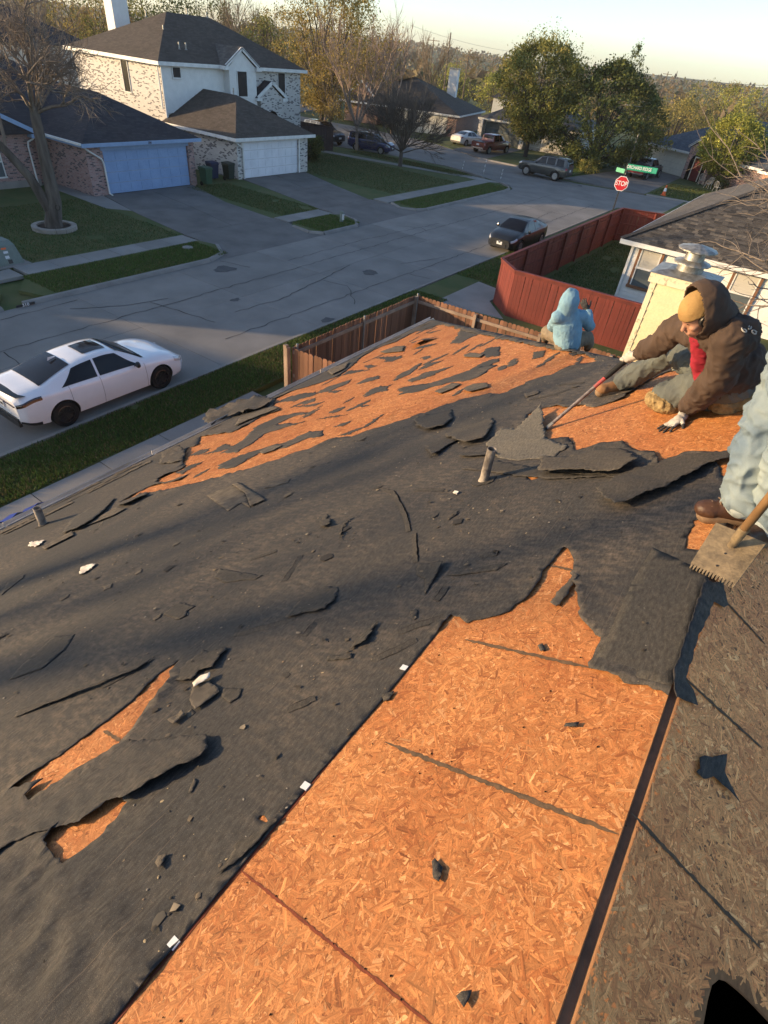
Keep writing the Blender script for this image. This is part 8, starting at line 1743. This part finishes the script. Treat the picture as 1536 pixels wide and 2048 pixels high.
# hands: the left pressed flat on the boards, the right closed round the bar
nL = Vector((-SN, 0, CS)); kn_ = W['hdL']; dirL = (kn_ - W['wrL']); dirL = (dirL - nL * dirL.dot(nL)).normalized()
wl = W['wrL'] + (W['wrL'] - W['elL']).normalized() * .02; palm0 = vec((-0.144, 3.804, 6.296)); 
fwdL = (vec((-0.185, 3.714, 6.257)) - palm0).normalized()
pm, fg = hand_prims(palm0 - fwdL * .05, palm0 + fwdL * .05, nL, 1.5, .06, 1, .095)
flesh('glove', pm + [('c', wl, palm0 - fwdL * .05, .034, .030)], .0045, M['glove_white'], pw, 3, .002, 60); flesh('glove_fingers', fg, .0038, M['glove_coat'], pw, 2)
barA, barB = vec((-0.61, 4.361, 6.475)), vec((-0.971, 3.932, 5.829)); bd = (barB - barA).normalized(); gp = barA + bd * .10
W['hdR'] = gp
side_ = bd.cross(Vector((0, 0, 1))).normalized(); wr = W['wrR']; upR = ((gp - wr).cross(bd)).normalized()
pal = gp + (wr - gp).normalized() * .035; fwR = ((gp - wr) - bd * (gp - wr).dot(bd)).normalized()
prm = [('c', wr, pal, .032, .034), ('e', pal, (.040, .046, .026), fwR, fwR.cross(bd))]; fgr = []
nrmR = fwR.cross(bd).normalized()
for i in range(4):                                                   # fingers wrapped round the shaft
    c = gp + bd * (-.036 + .024 * i); r = .030; 
    pts = [c + (fwR * math.cos(t) * r + nrmR * math.sin(t) * r) for t in (2.5, 1.5, .5, -.6, -1.5)]
    for a, b in zip(pts[:-1], pts[1:]): fgr.append(('c', a, b, .0115, .0105))
t0 = gp - bd * .045; fgr += [('c', pal - bd * .03, t0 - nrmR * .028, .0135, .012), ('c', t0 - nrmR * .028, t0 - nrmR * .02 + fwR * .028, .012, .0105)]
flesh('glove', prm + fgr, .005, M['glove_white'], pw, 2, .0015, 60)
# pry bar
pb = thing('pry_bar', 'long steel pry bar with red shaft and black grip held over the boards', 'tool', tuple(barA))
l_ = (barB - barA).length
M['bar_steel'] = mk('bar_steel', (.26, .22, .20), (.12, .10, .095), 30, .5, .2, 80, metal=.6); M['bar_red'] = mk('bar_red', (.42, .05, .045), (.24, .10, .09), 40, .5, .2, 60)
MB().tube([barA - bd * .06 + Vector((.02, 0, .035)), barA - bd * .02 + Vector((.005, 0, .012)), barA, barA + bd * l_ * .30, barA + bd * l_ * .36], [.021, .022, .022, .021, .017], 14).build('grip', M['black_rubber'], pb, smooth=True)
MB().tube([barA + bd * l_ * .355, barA + bd * l_ * .47], .0155, 12).build('red_sleeve', M['bar_red'], pb, smooth=True)
MB().tube([barA + bd * l_ * .465, barA + bd * l_ * .93], .0145, 12).build('shaft', M['bar_steel'], pb, smooth=True)
e0 = barA + bd * l_ * .93; sd_ = bd.cross(nL).normalized(); MB().bar(e0, barB, .05, .012, up=nL).build('blade', M['metal_dull'], pb)

# --- the worker in the light blue hoodie, back to us on the hip
B_ = {k: vec(v) for k, v in dict(hip=(-1.757, 6.741, 5.47), chest=(-1.831, 6.724, 5.7), neck=(-1.851, 6.657, 5.86), head=(-1.838, 6.611, 5.95), shL=(-1.935, 6.532, 5.79), shR=(-1.702, 6.796, 5.78), elR=(-1.633, 7.023, 5.6), wrR=(-1.719, 6.988, 5.72), hdR=(-1.768, 6.961, 5.78), elL=(-1.983, 6.7, 5.58), wrL=(-1.956, 6.812, 5.45), kL=(-2.078, 6.785, 5.38), kR=(-1.619, 6.956, 5.4), anL=(-2.241, 7.282, 5.1), anR=(-1.699, 7.52, 5.1)).items()}
ps = thing('person', 'person in light blue hooded top seen from behind, sitting beyond the roof edge', 'person', tuple(B_['hip']))
ub = (B_['neck'] - B_['hip']).normalized(); lb = (B_['shR'] - B_['shL']).normalized(); fb = Vector((-.15, .98, 0)).normalized()
for k in ('kL', 'kR'): B_[k] = B_[k] + fb * .28
for k in ('anL', 'anR'): B_[k] = B_[k] + fb * .34
for k in ('elR', 'elL'): B_[k] = B_[k] + fb * .06
for k in ('wrR', 'hdR'): B_[k] = B_[k] + fb * .24
B_['wrL'] = B_['wrL'] + fb * .22
hb = B_['head'] + fb * .04
flesh('body', [('e', hb, (.075, .095, .115), lb, ub), ('c', B_['neck'], hb, .06, .06), ('c', B_['hip'], B_['chest'], .13, .14), ('c', B_['chest'], B_['neck'], .13, .07), ('c', lerp(B_['shL'], B_['shR'], .2) - ub * .03, lerp(B_['shL'], B_['shR'], .8) - ub * .03, .05, .05)] + [('c', lerp(B_['sh' + s], B_['chest'], .35), B_['el' + s], .045, .04) for s in 'LR'] + [('c', B_['el' + s], B_['wr' + s], .04, .03) for s in 'LR'] + [('c', B_['hip'], B_['k' + s], .07, .055) for s in 'LR'] + [('c', B_['k' + s], B_['an' + s], .05, .036) for s in 'LR'], .009, M['skin'], ps, 3)
flesh('hoodie', [('c', B_['hip'], B_['chest'], .158, .168), ('c', B_['chest'], lerp(B_['chest'], B_['neck'], .8), .168, .12), ('c', lerp(B_['shL'], B_['shR'], .12) - ub * .02, lerp(B_['shL'], B_['shR'], .9) - ub * .01, .078, .078), ('c', lerp(B_['shL'], B_['shR'], .12) - ub * .02, B_['elL'], .068, .06), ('c', B_['elL'], B_['wrL'], .062, .048), ('c', B_['shR'], B_['elR'], .072, .062), ('c', B_['elR'], lerp(B_['elR'], B_['wrR'], .85), .062, .048),
    ('e', hb - fb * .02 + ub * .01, (.094, .115, .138), lb, ub), ('c', B_['neck'] - fb * .02, hb - fb * .03, .105, .11), ('c', hb + ub * .07 - fb * .02, hb + ub * .13 - fb * .03, .07, .03)], .010, M['hoodie_blue'], ps, 4, .009, 12, 4, (1, 1, .5))
flesh('trousers', [('e', B_['hip'] - ub * .05, (.17, .14, .11), lb, ub), ('c', B_['hip'], B_['kL'], .11, .085), ('c', B_['kL'], B_['anL'], .08, .065), ('c', B_['hip'], B_['kR'], .11, .085), ('c', B_['kR'], B_['anR'], .08, .065)], .011, M['trousers_khaki'], ps, 4, .008, 14, 2)
for s in 'LR': flesh('boot', [('c', B_['an' + s] - Vector((0, 0, .06)), B_['an' + s] + fb * .15 - Vector((0, 0, .08)), .05, .045)], .009, M['boot_brown'], ps, 2)
pm, fg = hand_prims(B_['wrR'], B_['wrR'] + (B_['hdR'] - B_['wrR']).normalized() * .08, -fb, .6, .55, -1); flesh('glove', pm + fg, .0055, M['glove_coat'], ps, 2)
pm, fg = hand_prims(B_['wrL'], B_['wrL'] + fb * .08, ub, .6, .4, 1); flesh('glove', pm + fg, .0055, M['glove_coat'], ps, 2)

# --- the man in light jeans at the right edge, with his shingle shovel
D_ = {k: vec(v) for k, v in dict(toe=(0.173, 2.535, 6.475), heel=(0.337, 2.585, 6.5), ank=(0.302, 2.569, 6.6), kn=(0.234, 2.606, 6.93), hip=(0.232, 2.604, 7.3), toe2=(0.334, 2.4, 6.475), heel2=(0.52, 2.684, 6.44), ank2=(0.431, 2.564, 6.56), kn2=(0.342, 2.516, 6.9), hip2=(0.319, 2.399, 7.3)).items()}
pj = thing('person', 'person in faded light jeans and brown lace boots standing at the right edge', 'person', tuple(D_['heel']))
hc = (D_['hip'] + D_['hip2']) / 2; nk = hc + Vector((.16, -.10, .50)); hd_ = nk + Vector((.0, .02, .17)); sL, sR = nk + Vector((-.12, .16, -.05)), nk + Vector((.12, -.16, -.05))
elA, elB = sL + Vector((.06, .10, -.28)), sR + Vector((.1, .1, -.27)); wA, wB = vec((0.409, 2.466, 6.98)), vec((0.483, 2.743, 7.2))
flesh('body', [('e', hd_, (.08, .095, .115)), ('c', nk, hd_, .06, .06), ('c', hc, nk, .14, .13), ('c', sL, sR, .06, .06), ('c', sL, elA, .05, .042), ('c', elA, wA, .042, .03), ('c', sR, elB, .05, .042), ('c', elB, wB, .042, .03), ('c', D_['hip'], D_['kn'], .075, .055), ('c', D_['kn'], D_['ank'], .05, .036), ('c', D_['hip2'], D_['kn2'], .075, .055), ('c', D_['kn2'], D_['ank2'], .05, .036)], .010, M['skin'], pj, 3)
flesh('shirt', [('c', hc, nk - Vector((0, 0, .1)), .175, .165), ('c', sL, sR, .085, .085), ('c', sL, elA, .075, .062), ('c', elA, lerp(elA, wA, .85), .06, .045), ('c', sR, elB, .075, .062), ('c', elB, lerp(elB, wB, .85), .06, .045)], .012, M['hoodie_brown'], pj, 4, .008, 12)
flesh('hair', [('e', hd_ + Vector((.01, -.015, .03)), (.088, .10, .105))], .009, M['hair_dark'], pj, 2, .003, 40)
flesh('jeans', [('e', hc, (.18, .18, .14)), ('c', D_['hip'], D_['kn'], .115, .098), ('c', D_['kn'], lerp(D_['kn'], D_['ank'], .45), .098, .098), ('c', lerp(D_['kn'], D_['ank'], .45), lerp(D_['kn'], D_['ank'], .93), .098, .080)], .008, M['denim_light'], pj, 4, .024, 9, 11, (1, 1, 1.6))
flesh('jeans', [('c', D_['hip2'], D_['kn2'], .115, .092), ('c', D_['kn2'], lerp(D_['kn2'], D_['ank2'], .5), .092, .088), ('c', lerp(D_['kn2'], D_['ank2'], .5), lerp(D_['kn2'], D_['ank2'], .95), .088, .072)], .008, M['denim_light'], pj, 4, .020, 10, 15, (1, 1, 1.6))
for a in ('', '2'):
    n0, n1 = lerp(D_['kn' + a], D_['ank' + a], .90), lerp(D_['kn' + a], D_['ank' + a], .98); flesh('jeans_hem', [('c', n0, n1, .079, .080)], .007, M['denim_faded'], pj, 2, .004, 40, 3)
for a, k in (('', 1), ('2', 1)):
    t, h, n = D_['toe' + a], D_['heel' + a], D_['ank' + a]; d = (t - h).normalized(); q = Vector((0, 0, 1)); s = d.cross(q).normalized()
    bo = flesh('boot', [('c', h + q * .055, h + q * .13, .045, .047), ('c', h + q * .04, t + q * .045 - d * .03, .042, .043), ('e', t + q * .040 - d * .025, (.062, .050, .042), d, q), ('c', h + q * .10 + d * .03, t + q * .055 - d * .06, .045, .035)], .006, M['boot_brown'], pj, 4, .0015, 40)
    flesh('boot_sole', [('c', h + q * .012, t + q * .012 - d * .03, .040, .047)], .006, M['boot_sole'], pj, 2)
    for i in range(4): c = h + d * (.07 + .028 * i) + q * (.128 - .018 * i); MB().tube([c - s * .028, c + q * .012, c + s * .028], .0035, 5).build('lace', M['boot_sole'], pj)
# shovel
sv = thing('shingle_shovel', 'worn steel shingle shovel with a toothed edge and wooden handle', 'tool', (0.305, 2.187, 6.56))
TL, TR, BR, BL = (vec(p) for p in ((0.234, 2.382, 6.565), (0.416, 2.287, 6.625), (0.372, 2.043, 6.545), (0.211, 2.136, 6.48)))
M['shovel_steel'] = mk('shovel_steel', (.26, .195, .115), (.13, .10, .065), 22, .6, .4, 60, metal=.15, stretch=(1, 1, 1))
nn = (TR - TL).cross(BL - TL).normalized(); nn = nn if nn.z > 0 else -nn; mb = MB(); nt_ = 14; poly = [TL, TR]
for i in range(nt_):
    a, b = i / nt_, (i + 1) / nt_; g_ = (BL - TL).normalized()
    p = lambda t, o: BR + (BL - BR) * t + g_ * o
    poly += [p(a + .12 / nt_, -.004), p(a + .25 / nt_, .012), p(a + .62 / nt_, .012), p(a + .74 / nt_, -.004), p(a + .76 / nt_, -.012), p(a + .98 / nt_, -.012)]
mb.slab(poly, .004, up=tuple(nn)); mb.build('blade', M['shovel_steel'], sv)
sock = lerp(lerp(TL, TR, .52), lerp(BL, BR, .52), .32); hnd = vec((0.325, 2.161, 6.93)); hd2 = (hnd - sock).normalized()
MB().tube([sock + nn * .004 - hd2 * .01, sock + nn * .010 + hd2 * .05, sock + nn * .012 + hd2 * .11], [.016, .019, .020], 12).build('socket', M['shovel_steel'], sv, smooth=True)
M['handle_wood'] = mk('handle_wood', (.20, .115, .05), (.10, .055, .025), 14, .55, .2, 60, stretch=(1, 1, .3))
MB().tube([sock + nn * .012 + hd2 * .08, sock + nn * .012 + hd2 * 1.15], [.0175, .0175], 12).build('handle', M['handle_wood'], sv, smooth=True)
for t in (.52, .8):
    c = lerp(lerp(TL, TR, .50), lerp(BL, BR, .50), t) + nn * .0015; MB().tube([c, c + nn * .003], .005, 8).build('rivet', M['black_plastic'], sv)


# ------------------------------------------------------------------ thin evening haze between here and the far slopes
me_h = MB(); me_h.box(-2660, 2660, -460, 2660, -40, 60)
M['haze'] = bpy.data.materials.new('haze'); M['haze'].use_nodes = True; th_ = M['haze'].node_tree; th_.nodes.remove(th_.nodes['Principled BSDF'])
pv = th_.nodes.new('ShaderNodeVolumePrincipled'); pv.inputs['Color'].default_value = (.86, .86, .84, 1); pv.inputs['Density'].default_value = .00022; pv.inputs['Anisotropy'].default_value = .3
th_.links.new(pv.outputs[0], th_.nodes['Material Output'].inputs['Volume'])
hz = me_h.build('haze', M['haze'], None, kind='stuff')
